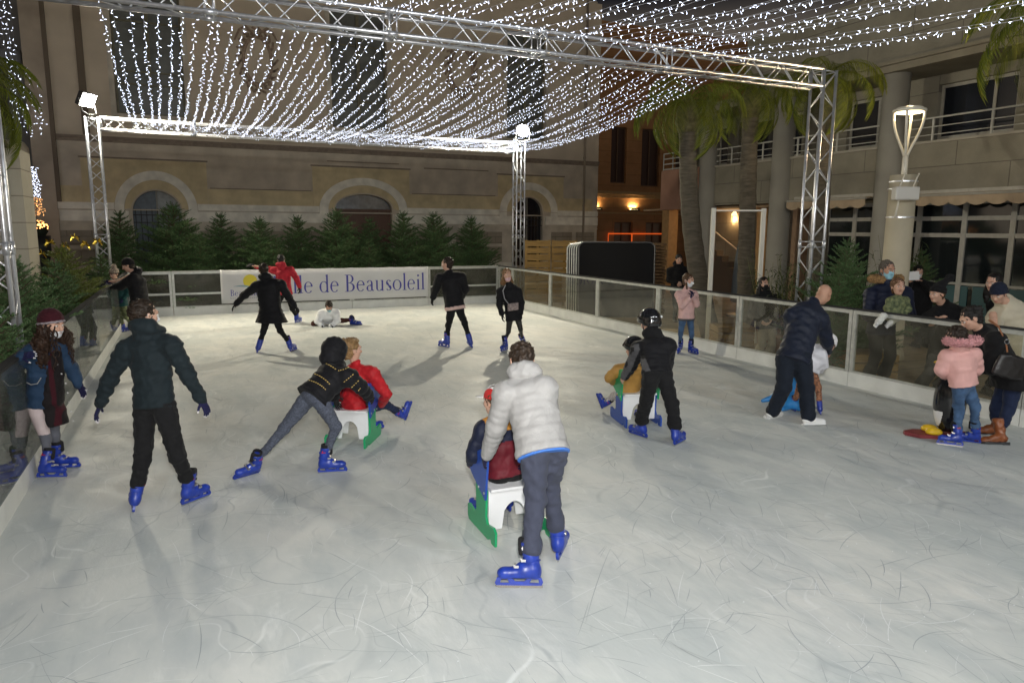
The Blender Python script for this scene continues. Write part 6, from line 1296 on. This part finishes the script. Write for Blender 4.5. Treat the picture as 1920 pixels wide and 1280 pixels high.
# 5 boy in the grey jacket
r5, W5, h5, x5 = person('b', 'boy in pale grey padded jacket and slate sweatpants pushing the nearest sled chair', dict(pel=(1016, 838, 0), neck=(985, 706, .26), head=(978, 678, .36), shL=(948, 738, .16), shR=(1022, 728, .16), elL=(930, 800, .20), wrL=(914, 850, .34), haL=(903, 872, .42), elR=(1015, 795, .42), wrR=(992, 850, .55), knL=(1004, 935, -.02), knR=(1030, 912, .18), hipL=(1000, 845, -.02), hipR=(1038, 838, .05)),
    s=.88, body=-12, head=dict(hd=-14, tilt=38), feet=dict(L=skf((1012, 1102), -89, anchor=0, sc=.90), R=skf((1047, 1052), 16, anchor=0, sc=.90)), hair='short', hairm=hairmat('thick dark brown hair', (.026, .016, .010)), gloves=glove_m, jacket=dict(m=c_grey, w=1.12, hem=.055, quilt=(.052, .006), hood=True, wr=.0028), trousers=dict(m=c_slate, w=1.12, hem=.060, wr=.006, wl=.14, cuff=.16))
q = SDF(.008, .01); hm_ = x5['pel']-x5['sp']*.048; q.slab(hm_-x5['sp']*.012, hm_-x5['sp']*.003, x5['lat'], .172, .130, .172, .130); q.cut(hm_-x5['sp']*.014, -x5['sp']); q.cut(hm_, x5['sp']); sdf_obj('hem_trim', q, mat('bright blue piping', (.05, .18, .6), .6), r5)
# 6 child in cap on the chair
DhA = SA.location.dot(HF)
def fn6(W, sp, pel, neck, lat):
    def f(C_):
        t = (C_-A3(pel))@A3(sp)/((neck-pel).length); out = np.where(t > .80, 2, np.where(t > .60, 1, 0)); side = np.abs((C_-A3(pel))@A3(lat)); return np.where((side > .155) & (t > .1), 1, out)
    return f
person('c', 'small child in red and white cap and maroon, navy and ochre puffer', dict(pel=(948, 884, 0), neck=(936, 780, .02), head=(928, 752, .04), shL=(906, 806, .0), shR=(966, 800, .0), elL=(888, 852, -.02), wrL=(886, 868, .12), elR=(980, 850, .2), wrR=(975, 872, .3), knL=(905, 893, .36), knR=(955, 890, .40)),
    s=.72, Dh=DhA, body=-25, head=dict(hd=-48, tilt=5, s=.95), feet=dict(L=dict(p=(893, 958), z=0, hd=-40, sc=.8), R=dict(p=(948, 952), z=0, hd=-20, sc=.8)), hair='short', hairm=hair_brown, hat=('cap', white_o, redcap), gloves=glove_m, jacket=dict(m=[c_mar, c_navy, c_mustard2], w=1.2, hem=.02, quilt=(.085, .008), fn=fn6), trousers=dict(m=c_blk2, w=1.0))
# 7 helmeted boy pushing
person('b', 'boy in black helmet and black clothes pushing the sled chair with blue legs', dict(pel=(1232, 697, 0), neck=(1226, 634, .20), head=(1217, 606, .27), shL=(1198, 652, .18), shR=(1254, 648, .12), elL=(1184, 684, .28), wrL=(1172, 704, .38), haL=(1167, 711, .42), elR=(1250, 688, .36), wrR=(1228, 708, .50), knL=(1212, 748, .02), knR=(1260, 757, -.02)),
    s=.84, body=-22, head=dict(hd=-30, tilt=18), feet=dict(L=skf((1212, 822), -36, anchor=0), R=skf((1266, 836), 38, anchor=0)), hat=('helmet', hel), hair='short', jacket=dict(m=[c_blk, c_dgrey], w=1.14, hem=.04, quilt=(.05, .005), hood=c_blk3, fn=lambda W, sp, pel, neck, lat: (lambda C_: (np.abs((C_-A3(pel))@A3(lat)) > .125) & (((C_-A3(pel))@A3(sp)) < .30) & (((C_-A3(pel))@A3(lat)) < 0) & (((C_-A3(pel))@A3(lat)) > -.165))), trousers=dict(m=c_blk2, w=1.28, hem=.062, wr=.0045, wl=.10, cuff=.16))
# 8 child in mustard
DhC = SC_.location.dot(HF)
person('c', 'small seated child in mustard jacket and black helmet', dict(pel=(1178, 738, .02), neck=(1184, 682, .0), head=(1188, 655, .03), shL=(1158, 694, 0), shR=(1206, 692, .05), elL=(1142, 708, -.02), wrL=(1152, 716, .14), elR=(1208, 716, .2), wrR=(1204, 728, .3), knL=(1150, 742, .34), knR=(1188, 744, .42)),
    s=.68, Dh=DhC, body=-32, head=dict(hd=-45, tilt=10, s=.95), feet=dict(L=dict(p=(1122, 752), h=DhC+.5, hd=-55, pitch=64, sc=.78), R=dict(p=(1196, 782), z=0, hd=-20, sc=.78)), hat=('helmet', hel), hair='short', jacket=dict(m=c_must, w=1.22, hem=.02, quilt=(.06, .007)), trousers=dict(m=mat('speckled grey leggings', (.42, .40, .40), .85, noise=.5, nscale=60), w=1.0))
# 9 black coat from behind
person('p', 'skater seen from behind in long black coat, arms spread, before the banner sun', dict(pel=(508, 588, 0), neck=(501, 525, .05), head=(494, 507, .05), shL=(480, 536, 0), shR=(527, 533, 0), elL=(458, 554, 0), wrL=(443, 569, 0), haL=(438, 575, 0), elR=(541, 557, 0), wrR=(552, 572, 0), haR=(557, 579, 0), knL=(494, 622, 0), knR=(525, 619, 0)),
    s=.90, body=6, head=dict(hd=-25, tilt=8), feet=dict(L=skf((481, 663), -22, anchor=0), R=skf((546, 660), 6, anchor=0)), hair='short', hairm=hair_dark, gloves=glove_k, fine=1.3, jacket=dict(m=c_blk, w=1.32, aw=1.15, hem=.17, flare=1.50, quilt=(.07, .006), hood=True), trousers=dict(m=c_blk2, w=.9))
# 10 red jacket
person('p', 'skater seen from behind in red hooded jacket, one arm stretched out', dict(pel=(534, 548, 0), neck=(529, 501, 0), head=(527, 488, 0), shL=(513, 507, 0), shR=(545, 506, 0), elL=(492, 501, .05), wrL=(473, 498, .05), haL=(465, 498, .05), elR=(556, 522, 0), wrR=(562, 538, 0), haR=(562, 547, 0), knL=(517, 580, 0), knR=(548, 579, 0)),
    s=.90, body=-4, head=dict(hd=-6, tilt=18), feet=dict(L=skf((511, 608), -5, anchor=0), R=skf((554, 606), 14, anchor=0)), hair='short', hairm=hair_black, gloves=glove_k, fine=1.4, jacket=dict(m=c_red2, w=1.1, hem=.06, hood=True), trousers=dict(m=c_blk2, w=1.0))
# 11 reflective jacket kneeling
person('b', 'boy in gleaming white jacket kneeling with both hands on the ice', dict(pel=(613, 597, .20), neck=(617, 584, -.02), head=(617, 575, -.16), shR=(603, 588, .0), shL=(630, 587, .0), elR=(596, 602, -.04), wrR=(604, 611, -.12), haR=(604, 613, -.2), elL=(632, 602, -.04), wrL=(621, 611, -.12), haL=(624, 613, -.2), knR=(588, 607, .06), knL=(641, 601, .15), anR=(606, 603, .5)),
    s=.90, Dh=16.0, body=180, head=dict(hd=178, tilt=48), feet=dict(L=dict(p=(668, 608), z=0, hd=90, sc=.8), off=False) if False else dict(L=dict(p=(668, 609), z=0, hd=92)), hair='short', hairm=hair_dark, mask=(mask_b, 0), gloves=glove_k, fine=1.4, jacket=dict(m=c_white, w=1.3, hem=.02), trousers=dict(m=c_brown, w=1.0, wr=.002))
# 12 black jacket, pink hem
person('p', 'dark haired skater in black jacket with pale pink shirt hem', dict(pel=(853, 576, 0), neck=(843, 512, .04), head=(838, 495, .06), shL=(824, 523, .02), shR=(865, 521, .02), elL=(817, 543, .10), wrL=(812, 558, .14), haL=(810, 566, .16), elR=(872, 542, .10), wrR=(866, 556, .25), knL=(841, 610, .02), knR=(872, 607, .0)),
    s=.93, body=-28, head=dict(hd=-70, tilt=5), feet=dict(L=skf((832, 651), -50), R=skf((886, 653), -16, anchor=0)), hair='bun', hairm=hair_dark, gloves=glove_k, fine=1.3, jacket=dict(m=[c_blk, cloth('pale pink shirt', (.62, .44, .40))], w=1.22, hem=.045, fn=lambda W, sp, pel, neck, lat: (lambda C_: ((C_-A3(pel))@A3(sp)) < .02)), trousers=dict(m=c_blk2, w=.92))
# 13 girl with bag
r13, W13, h13, x13 = person('g', 'girl in black jacket with lowered pink mask at the back corner', dict(pel=(963, 592, 0), neck=(955, 534, 0), head=(951, 516, -.02), shR=(939, 546, 0), shL=(971, 546, 0), elR=(936, 570, .0), wrR=(941, 589, -.03), haR=(942, 597, -.03), elL=(978, 568, 0), wrL=(977, 586, -.04), knR=(953, 622, 0), knL=(976, 617, 0)),
    s=.84, body=175, head=dict(hd=158, tilt=-2, hairlen=-.12), feet=dict(R=skf((946, 658), 206), L=skf((988, 650), 165)), hair='long', hairm=hairmat('light brown hair', (.16, .085, .035)), mask=(mat('pink mask', (.66, .45, .50), .75), .045), gloves=glove_k, fine=1.25, jacket=dict(m=c_blk, w=1.06, hem=.10, flare=1.1), trousers=dict(m=mat('shiny black leggings', (.012, .012, .011), .35), w=.78, hem=.036, wr=.001))
t = thing('shoulder_bag', at_h(963, 576, x13['Dh']-.2), 'small grey leopard patterned shoulder bag hanging in front of the girl in black', 'bag'); m = MB(); c = at_h(962, 575, x13['Dh']-.17); m.obox(c, HR*.10-UP*(-.014), HF*.03, UP*.068); o = m.build('pouch', mat('grey leopard cloth', (.42, .34, .32), .8, noise=.1, nscale=60, col2=(.08, .06, .06)), t); bv_ = o.modifiers.new('b', 'BEVEL'); bv_.width = .015; bv_.segments = 2
m = MB(); m.path([c-HR*.09+UP*.06, at_h(946, 560, x13['Dh']-.17), at_h(943, 545, x13['Dh']-.14), at_h(948, 534, x13['Dh']-.09)], .008, 6); m.build('strap', mat('grey strap', (.3, .3, .32)), t)
# 14 girl in pink at the right barrier
person('g', 'girl in soft pink coat and jeans holding gloved hands to her face', dict(pel=(1287, 592, 0), neck=(1287, 543, 0), head=(1291, 526, -.02), shR=(1273, 553, 0), shL=(1301, 552, 0), elR=(1279, 574, -.14), wrR=(1293, 560, -.22), haR=(1298, 551, -.22), elL=(1306, 570, -.08), wrL=(1300, 556, -.18), haL=(1297, 547, -.20), knR=(1276, 626, 0), knL=(1297, 627, 0)),
    s=.80, body=168, head=dict(hd=140, tilt=10), feet=dict(R=skf((1273, 662), 205), L=skf((1300, 663), 150)), hair='braid', hairm=hair_brown, mask=(mask_w, 0), gloves=glove_m, fine=1.25, jacket=dict(m=[c_pink2, c_dgrey], w=1.1, hem=.10, flare=1.05, fn=lambda W, sp, pel, neck, lat: (lambda C_: ((C_-A3(pel))@A3(UP)) < -.045)), trousers=dict(m=c_jean, w=.84, hem=.040, wr=.002))
# 15 bald man
person('m', 'bald man in navy jacket and white shoes bending over a child', dict(pel=(1490, 664, 0), neck=(1520, 570, .26), head=(1545, 552, .34), shL=(1484, 592, .22), shR=(1540, 600, .16), elL=(1484, 640, .45), wrL=(1512, 655, .60), elR=(1551, 640, .26), wrR=(1552, 657, .40), haR=(1556, 664, .48), knL=(1470, 725, .02), knR=(1512, 728, -.02)),
    s=1.0, body=24, head=dict(hd=48, tilt=48), skin=skin_t, feet=dict(L=dict(p=(1441, 783), hd=58, kind='shoe', m=shoe_w, anchor=.04), R=dict(p=(1507, 797), hd=84, kind='shoe', m=shoe_w, anchor=.0)), hair='bald', jacket=dict(m=c_nav2, w=1.08, hem=.10, quilt=(.06, .003), wr=.004), trousers=dict(m=c_nav3, w=1.32, hem=.062, wr=.003, cuff=.06, bunch=0))
# 16 tiny child in white
person('c', 'tiny child in white jacket and leopard leggings behind the bald man', dict(pel=(1516, 690, 0), neck=(1536, 652, .0), head=(1553, 645, .0), shL=(1522, 655, .08), shR=(1540, 665, -.06), elL=(1520, 675, .15), wrL=(1510, 680, .25), elR=(1545, 685, -.02), wrR=(1535, 695, .10), knL=(1500, 722, 0), knR=(1534, 726, 0)),
    s=.62, body=-8, head=dict(hd=60, tilt=50, s=.9), feet=dict(L=skf((1491, 772), -6, anchor=0, sc=.80), R=skf((1539, 778), 12, anchor=0, sc=.80)), hair='short', hat=('beanie', cloth('white fluffy hat', (.74, .73, .72))), gloves=None, jacket=dict(m=c_wht2, w=1.3, hem=.03, quilt=(.08, .006)), trousers=dict(m=c_leo, w=1.0, wr=.001))
# ---- people behind the right barrier
OFF = dict(off=True)
def shoes(pR, pL, h, hd=180, m=shoe_k): return dict(R=dict(p=pR, h=h, hd=hd, kind='shoe', m=m), L=dict(p=pL, h=h, hd=hd, kind='shoe', m=m), off=True)
def gnd_y(h): return 437+2.2/h*FPX*.993+6
D17 = 10.15
def offperson(label, J, Dh, fx, **k):
    sh = {}
    for kk, px in zip('RL', fx): q = at_h(px, 600, Dh); g = Vector((q.x, q.y, -.02)); sh[kk] = g
    return J
def feet_off(fx, Dh, hd=180, m=shoe_k):
    out = {}
    for kk, px in zip('RL', fx):
        q = at_h(px, 600, Dh); v = Vector((q.x, q.y, -.02))-C0; py = 640+FPX*v.dot(CD)/v.dot(CF); pxx = 960+FPX*v.dot(CR)/v.dot(CF); out[kk] = dict(p=(pxx, py), h=Dh, hd=hd, kind='shoe', m=m)
    return out
person('m', 'man in navy parka and blue surgical mask holding a toddler', dict(pel=(1652, 612, .05), neck=(1662, 532, 0), head=(1664, 507, -.02), shR=(1633, 552, 0), shL=(1698, 550, 0), elR=(1627, 592, -.10), wrR=(1655, 588, -.30), haR=(1668, 586, -.34), elL=(1706, 588, -.10), wrL=(1694, 592, -.28), haL=(1682, 592, -.34), knR=(1643, 665, 0), knL=(1670, 665, 0)),
    s=1.03, Dh=D17, body=180, skin=skin_t, head=dict(hd=172, tilt=4, s=1.12), feet=feet_off((1640, 1668), D17), hair='short', hairm=hairmat('greying short hair', (.10, .085, .07)), mask=(mask_b, .0), fine=1.15, jacket=dict(m=c_navy, w=1.12, hem=.10, fur=(c_fur, 1.35, .05)), trousers=dict(m=c_blk2, w=1.15, hem=.07))
person('b', 'toddler in camouflage jacket sitting on the barrier rail', dict(pel=(1676, 590, 0), neck=(1684, 557, 0), head=(1684, 538, 0), shR=(1670, 565, 0), shL=(1697, 565, 0), elR=(1664, 578, -.04), wrR=(1668, 590, -.10), elL=(1702, 580, -.02), wrL=(1694, 591, -.08), knR=(1657, 592, -.20), knL=(1678, 598, -.22)),
    s=.56, Dh=9.72, body=192, head=dict(hd=186, tilt=-4, s=1.0), feet=dict(R=dict(p=(1640, 612), h=9.50, hd=205, kind='shoe', m=shoe_w, anchor=.12), L=dict(p=(1661, 613), h=9.48, hd=205, kind='shoe', m=shoe_w, anchor=.12), off=True), hair='short', hairm=hairmat('toddler brown hair', (.12, .06, .03)), fine=.9, jacket=dict(m=c_camo, w=1.35, hem=.02), trousers=dict(m=cloth('white patterned leggings', (.62, .62, .58), noise=.15, nscale=40), w=1.2, hem=.06))
person('w', 'woman in a black pompom hat and black coat resting clasped hands on the barrier', dict(pel=(1772, 655, .30), neck=(1772, 573, .02), head=(1757, 551, -.02), shR=(1744, 596, 0), shL=(1804, 590, .04), elR=(1738, 622, -.10), wrR=(1752, 602, -.30), haR=(1760, 597, -.34), elL=(1790, 620, -.12), wrL=(1770, 602, -.30), haL=(1759, 598, -.36), knR=(1742, 700, .1), knL=(1772, 705, .2)),
    s=1.0, Dh=9.45, body=200, head=dict(hd=250, tilt=6, s=1.0), feet=feet_off((1740, 1772), 9.6), hair='short', hairm=hair_brown, hat=('pointy', c_blk3), fine=1.1, jacket=dict(m=c_blk3, w=1.2, hem=.20), trousers=dict(m=c_dgrey, w=1.1, hem=.07))
r20 = person('p', 'person in black with white mask reading a sheet of paper', dict(pel=(1730, 600, 0), neck=(1724, 527, 0), head=(1722, 510, 0), shR=(1702, 540, 0), shL=(1746, 538, 0), elR=(1698, 556, -.1), wrR=(1706, 530, -.26), elL=(1748, 556, -.1), wrL=(1730, 527, -.26), haL=(1722, 524, -.3), knR=(1722, 640, 0), knL=(1738, 640, 0)),
    s=1.0, Dh=13.6, body=184, head=dict(hd=192, tilt=22), feet=feet_off((1720, 1740), 13.6), hair='short', hairm=hair_black, mask=(mask_w, 0), fine=1.4, jacket=dict(m=c_blk3, w=1.15, hem=.12), trousers=dict(m=c_blk2))
q_ = at_h(1713, 517, 13.22); m = MB(); m.obox(q_, HR*.105+UP*.004, (HF*.02+UP*.08)*1.0, (HF-UP*.2)*.001); tag(m.build('paper_sheet', mat('white paper', (.75, .75, .74), .7), None, loc=q_), 'white sheet of paper held by the masked person in black', 'paper')
person('w', 'dark haired person mostly hidden behind the woman in the cream coat', dict(pel=(1880, 640, 0), neck=(1880, 552, 0), head=(1862, 530, 0), shR=(1845, 568, 0), shL=(1915, 565, 0), knR=(1872, 690, 0), knL=(1895, 690, 0)), s=1.0, Dh=9.5, body=215, head=dict(hd=240, tilt=8), feet=feet_off((1870, 1897), 9.5), hair='long', hairm=hair_black, fine=1.3, jacket=dict(m=c_blk3, w=1.1, hem=.12), trousers=dict(m=c_blk2))
person('w', 'woman in a cream hooded coat and navy beanie behind the barrier at the right edge', dict(pel=(1905, 660, 0), neck=(1894, 570, 0), head=(1872, 551, -.06), shR=(1862, 590, 0), shL=(1928, 584, 0), elR=(1868, 628, -.2), wrR=(1858, 632, -.34), elL=(1945, 625, -.1), wrL=(1935, 660, -.1), knR=(1890, 730, 0), knL=(1920, 730, 0)),
    s=1.0, Dh=8.85, body=215, head=dict(hd=236, tilt=28), feet=feet_off((1888, 1922), 8.85), hair='short', hairm=hair_brown, hat=('beanie', cloth('navy knit', (.010, .014, .030)), cloth('navy knit')) if False else ('beanie', cloth('navy knit', (.010, .014, .030))), fine=1.2, jacket=dict(m=c_beige, w=1.22, hem=.12, quilt=(.09, .008), hood=True), trousers=dict(m=c_blk2))
# 23 woman on the ice with bag and brown boots
r23, W23, h23, x23 = person('w', 'dark haired woman in black coat and brown boots leaning forward', dict(pel=(1893, 705, 0), neck=(1842, 622, .05), head=(1820, 597, .04), shL=(1868, 640, -.16), shR=(1850, 624, .20), elL=(1860, 688, -.12), wrL=(1832, 692, .02), elR=(1832, 660, .25), wrR=(1808, 668, .22), knL=(1892, 765, -.08), knR=(1868, 762, .12)),
    s=1.0, body=-72, head=dict(hd=-82, tilt=34, s=1.0), feet=dict(L=dict(p=(1862, 832), hd=-88, kind='boot', m=boot_b, sole=blackm), R=dict(p=(1848, 812), hd=-80, kind='boot', m=boot_b, sole=blackm)), hair='bun', hairm=hair_black, jacket=dict(m=c_blk3, w=1.2, hem=.12, flare=1.1), trousers=dict(m=c_jean2, w=.95, hem=.055, wr=.003, cuff=.42, bunch=0))
t = thing('handbag', at_h(1895, 690, x23['Dh']-.28), 'black leather handbag with a tan strap on the leaning woman\'s back', 'handbag'); c = at_h(1894, 684, x23['Dh']-.27)
q = SDF(.008, .03); q.slab(c-UP*.11-HR*.02, c+UP*.08+HR*.02, HR, .17, .055, .14, .045); q.wr = .003; sdf_obj('pouch', q, mat('black leather', (.014, .012, .012), .4, bump=.001), t)
m = MB()
for a0, b0, w_ in (((1855, 600, -.05), (1872, 612, -.19), .012), ((1872, 612, -.19), (1886, 640, -.25), .012), ((1886, 640, -.25), (1889, 660, -.27), .012)): bar(m, at_h(a0[0], a0[1], x23['Dh']+a0[2]), at_h(b0[0], b0[1], x23['Dh']+b0[2]), .03, .006)
m.build('strap', mat('tan strap', (.30, .12, .05), .5), t)
m = MB(); cc = at_h(1888, 640, x23['Dh']-.27); m.path([cc+HR*.025*math.cos(a)+UP*.025*math.sin(a) for a in np.linspace(0, 2*PI, 17)[:-1]], .005, 6, closed=True); m.build('ring', steel, t)
# 24 girl pink with fur
r24, W24, h24, x24 = person('g', 'girl in pink padded jacket with fur hood, jeans and blue skates', dict(pel=(1806, 718, 0), neck=(1800, 655, .02), head=(1792, 634, .07), shL=(1776, 668, .02), shR=(1826, 664, .02), elL=(1764, 694, .02), wrL=(1773, 704, .16), elR=(1832, 692, .08), wrR=(1822, 704, .22), knL=(1797, 768, .02), knR=(1828, 764, .02)),
    s=.72, body=-25, head=dict(hd=-40, tilt=30, s=.95), feet=dict(L=skf((1803, 838), -62, anchor=0.0, sc=.9), R=skf((1836, 832), -58, anchor=.0, sc=.9)), hair='short', hairm=hair_dark, jacket=dict(m=c_pink, w=1.24, hem=.03, quilt=(.065, .006), wr=.003, hood=True, fur=(c_pfur, 1.45, .075)), trousers=dict(m=c_jean, w=1.05, hem=.052, wr=.005, cuff=.16))
# 25 woman at the board
person('w', 'woman with black scarf over her nose and pale trousers', dict(pel=(1438, 606, 0), neck=(1434, 550, 0), head=(1433, 533, 0), shR=(1415, 563, 0), shL=(1455, 562, 0), elR=(1410, 588, -.05), wrR=(1425, 600, -.15), elL=(1460, 588, -.05), wrL=(1448, 600, -.15), knR=(1429, 645, 0), knL=(1448, 645, 0)),
    s=.97, Dh=12.4, body=178, head=dict(hd=176, tilt=0, hairlen=-.2), feet=feet_off((1427, 1449), 12.4), hair='long', hairm=hair_black, mask=(c_blk3, 0), fine=1.3, jacket=dict(m=c_blk3, w=1.15, hem=.08), trousers=dict(m=c_tan, w=1.1, hem=.07))
# 26 far man
person('m', 'man dressed in black standing far back beside the lit pillar', dict(pel=(1272, 540, 0), neck=(1272, 499, 0), head=(1273, 487, 0), shR=(1257, 508, 0), shL=(1289, 507, 0), elR=(1255, 525, 0), wrR=(1268, 530, -.15), elL=(1290, 525, 0), wrL=(1279, 531, -.15), knR=(1267, 570, 0), knL=(1277, 570, 0)),
    s=1.0, Dh=17.3, body=180, head=dict(hd=180, tilt=20), feet=feet_off((1266, 1279), 17.3), hair='short', hairm=hair_black, fine=1.5, jacket=dict(m=c_blk3, w=1.12, hem=.12, hood=True), trousers=dict(m=c_blk2))
# 27, 28 back left
person('m', 'skater in black beanie and jacket reaching over the left barrier', dict(pel=(264, 576, 0), neck=(254, 515, 0), head=(240, 498, -.02), shL=(250, 523, -.14), shR=(243, 518, .18), elL=(226, 536, -.12), wrL=(203, 537, -.05), haL=(192, 537, 0), elR=(225, 527, .2), wrR=(205, 528, .2), knL=(252, 612, 0), knR=(266, 610, .1)),
    s=1.0, Dh=13.5, body=-80, head=dict(hd=-105, tilt=22), feet=dict(L=dict(p=(252, 655), h=13.5, hd=-60, sc=.8), R=dict(p=(270, 650), h=13.6, hd=-60, sc=.8)), hair='short', hairm=hair_dark, hat=('beanie', c_blk3), gloves=glove_m, fine=1.35, jacket=dict(m=c_blk, w=1.25, hem=.06, hood=True), trousers=dict(m=c_blk2, w=1.1))
person('c', 'small child in dotted bobble hat and teal jacket', dict(pel=(228, 572, 0), neck=(219, 527, 0), head=(214, 514, -.03), shR=(210, 536, -.02), shL=(234, 534, .02), elR=(202, 545, 0), wrR=(196, 541, .05), elL=(240, 550, .0), wrL=(232, 560, -.1), knR=(224, 594, -.02), knL=(237, 594, .02)),
    s=.70, Dh=14.9, body=200, head=dict(hd=195, tilt=15, s=.92), feet=dict(R=dict(p=(228, 623), hd=210, sc=.85), L=dict(p=(242, 620), hd=190, sc=.85)), hair='short', hat=('beanie', c_dots, c_blk3, True, (0, -.05, .165)), fine=1.2, gloves=glove_m, jacket=dict(m=c_teal, w=1.2, hem=.04), trousers=dict(m=c_camo, w=1.15))
# ================================================================ PENGUIN AND BLUE SKATING AIDS
def penguin():
    h = x24['Dh']+.30; g = at_h(1776, 800, h); g.z = 0; t = thing('penguin_aid', g, 'black plastic penguin skating aid with yellow foot on a red base', 'skating aid'); f = heading(-78); sd = heading(12)
    q = SDF(.008, .03); P = lambda a, b, c: g+f*a+sd*b+UP*c
    q.ell(P(0, 0, .40), (f, sd, UP), (.155, .165, .36)); q.cap(P(0, 0, .70), P(.0, 0, .80), .115, .105); q.ell(P(.01, 0, .84), (f, sd, UP), (.115, .11, .10)); q.cap(P(0, .16, .55), P(-.03, .20, .28), .035, .02); q.cap(P(0, -.16, .55), P(-.03, -.20, .28), .035, .02); q.cut(P(0, 0, .075), -UP)
    blk = mat('glossy black plastic', (.010, .010, .011), .18, coat=.4); sdf_obj('body', q, [blk, mat('white plastic belly', (.72, .72, .72), .3)], t, lambda C_: (((C_-A3(g))@A3(f)) > .10) & (C_[:, 2] < .30))
    q = SDF(.006, .01); q.cap(P(.11, 0, .84), P(.19, 0, .82), .030, .008); sdf_obj('beak', q, mat('yellow plastic', (.75, .48, .02), .35), t)
    for b_ in (-.07, .07): q = SDF(.006, .015); q.ell(P(.15, b_, .07), (f, sd, UP), (.085, .055, .045)); q.cut(P(0, 0, .045), -UP); sdf_obj('foot', q, mat('yellow plastic', (.75, .48, .02)), t)
    m = MB(); m.prism([(-.26, -.14), (.30, -.12), (.42, -.03), (.42, .03), (.30, .12), (-.26, .14)], [], P(0, 0, .004), f, sd, UP*.038); m.build('base', mat('red plastic base', (.20, .03, .035), .5, noise=.15), t)
    m = MB(); m.path([P(-.10, -.20, .72), P(-.16, -.10, .80), P(-.17, 0, .82), P(-.16, .10, .80), P(-.10, .20, .72)], .016, 8); m.build('handle', blk, t, smooth=True)
penguin()
def blue_aid():
    h = 8.75; g = at_h(1478, 700, h); g.z = 0; t = thing('seal_aid', g, 'light blue plastic skating aid behind the bald man\'s legs', 'skating aid'); f = heading(5); sd = heading(95); P = lambda a, b, c: g+f*a+sd*b+UP*c; bm_ = mat('sky blue plastic', (.03, .24, .60), .4, noise=.05)
    q = SDF(.01, .04); q.ell(P(.02, 0, .10), (f, sd, UP), (.30, .15, .11)); q.cap(P(.05, .02, .12), P(.0, .06, .50), .125, .085); q.ell(P(.03, .07, .60), (f, sd, UP), (.10, .085, .09)); q.cap(P(-.24, -.06, .06), P(-.34, -.14, .045), .05, .025); q.cap(P(-.24, .06, .06), P(-.34, .12, .045), .05, .025); q.cap(P(.12, -.10, .09), P(.12, -.26, .04), .05, .025); q.cut(P(0, 0, .012), -UP); sdf_obj('body', q, bm_, t)
    m = MB(); m.path([P(-.08, -.13, .52), P(-.14, -.12, .56), P(-.14, .22, .56), P(-.04, .20, .52)], .014, 8); m.build('handle', bm_, t, smooth=True)
blue_aid()
# ================================================================ WORLD AND RENDER
w = bpy.data.worlds.new('World'); SC.world = w; w.use_nodes = True; bg = w.node_tree.nodes['Background']; bg.inputs[1].default_value = 1.0
# night sky: near black overhead, with the glow of the lit town low over the horizon
N_, L_ = w.node_tree.nodes, w.node_tree.links; tc_ = N_.new('ShaderNodeTexCoord'); sx = N_.new('ShaderNodeSeparateXYZ'); L_.new(tc_.outputs['Generated'], sx.inputs[0]); cr_ = N_.new('ShaderNodeValToRGB'); L_.new(sx.outputs[2], cr_.inputs[0])
e = cr_.color_ramp.elements; e[0].position = 0.0; e[0].color = (GLOW*1.0, GLOW*.82, GLOW*.62, 1); e[1].position = .29; e[1].color = (.005, .006, .010, 1); m_ = cr_.color_ramp.elements.new(.13); m_.color = (.5*GLOW, .42*GLOW, .33*GLOW, 1); L_.new(cr_.outputs[0], bg.inputs[0])
# the photographer's flash, beside the lens
fl = bpy.data.lights.new('camera_flash', 'AREA'); fl.shape = 'RECTANGLE'; fl.size = .12; fl.size_y = .08; fl.energy = FLASH; fl.color = (1, .97, .93); fl.spread = R(150)
fo = bpy.data.objects.new('camera_flash', fl); COL.objects.link(fo); fo.location = C0+UP*.25+HR*.05; fo.rotation_euler = (HF+Vector((0, 0, .02))).to_track_quat('-Z', 'Y').to_euler()
# unseen floodlights added behind the photographer to fill shadows, on the rear beam
for x_, y_, lb in ((X0F+.2, -2.6, 'added fill floodlight behind the camera on the left of the rear beam'), (2.0, -2.6, 'added fill floodlight behind the camera left of the middle of the rear beam'), (5.8, -2.6, 'added fill floodlight behind the camera right of the middle of the rear beam'), (X1F-.2, -2.6, 'added fill floodlight behind the camera on the right of the rear beam')):
    floodlight(x_, y_, ZB+S+.04, (3.6, 9, 0), lb, REARFILL)
SC.view_settings.view_transform = 'Standard'; SC.view_settings.look = 'None'; SC.view_settings.exposure = EXPO; SC.view_settings.gamma = 1
SC.render.engine = 'CYCLES'; cy = SC.cycles; cy.use_denoising = True; cy.max_bounces = 6; cy.diffuse_bounces = 3; cy.glossy_bounces = 3; cy.transparent_max_bounces = 24; cy.transmission_bounces = 2
cy.sample_clamp_indirect = 2.5; cy.sample_clamp_direct = 0; cy.caustics_reflective = False; cy.caustics_refractive = False; cy.use_light_tree = True; cy.blur_glossy = .5
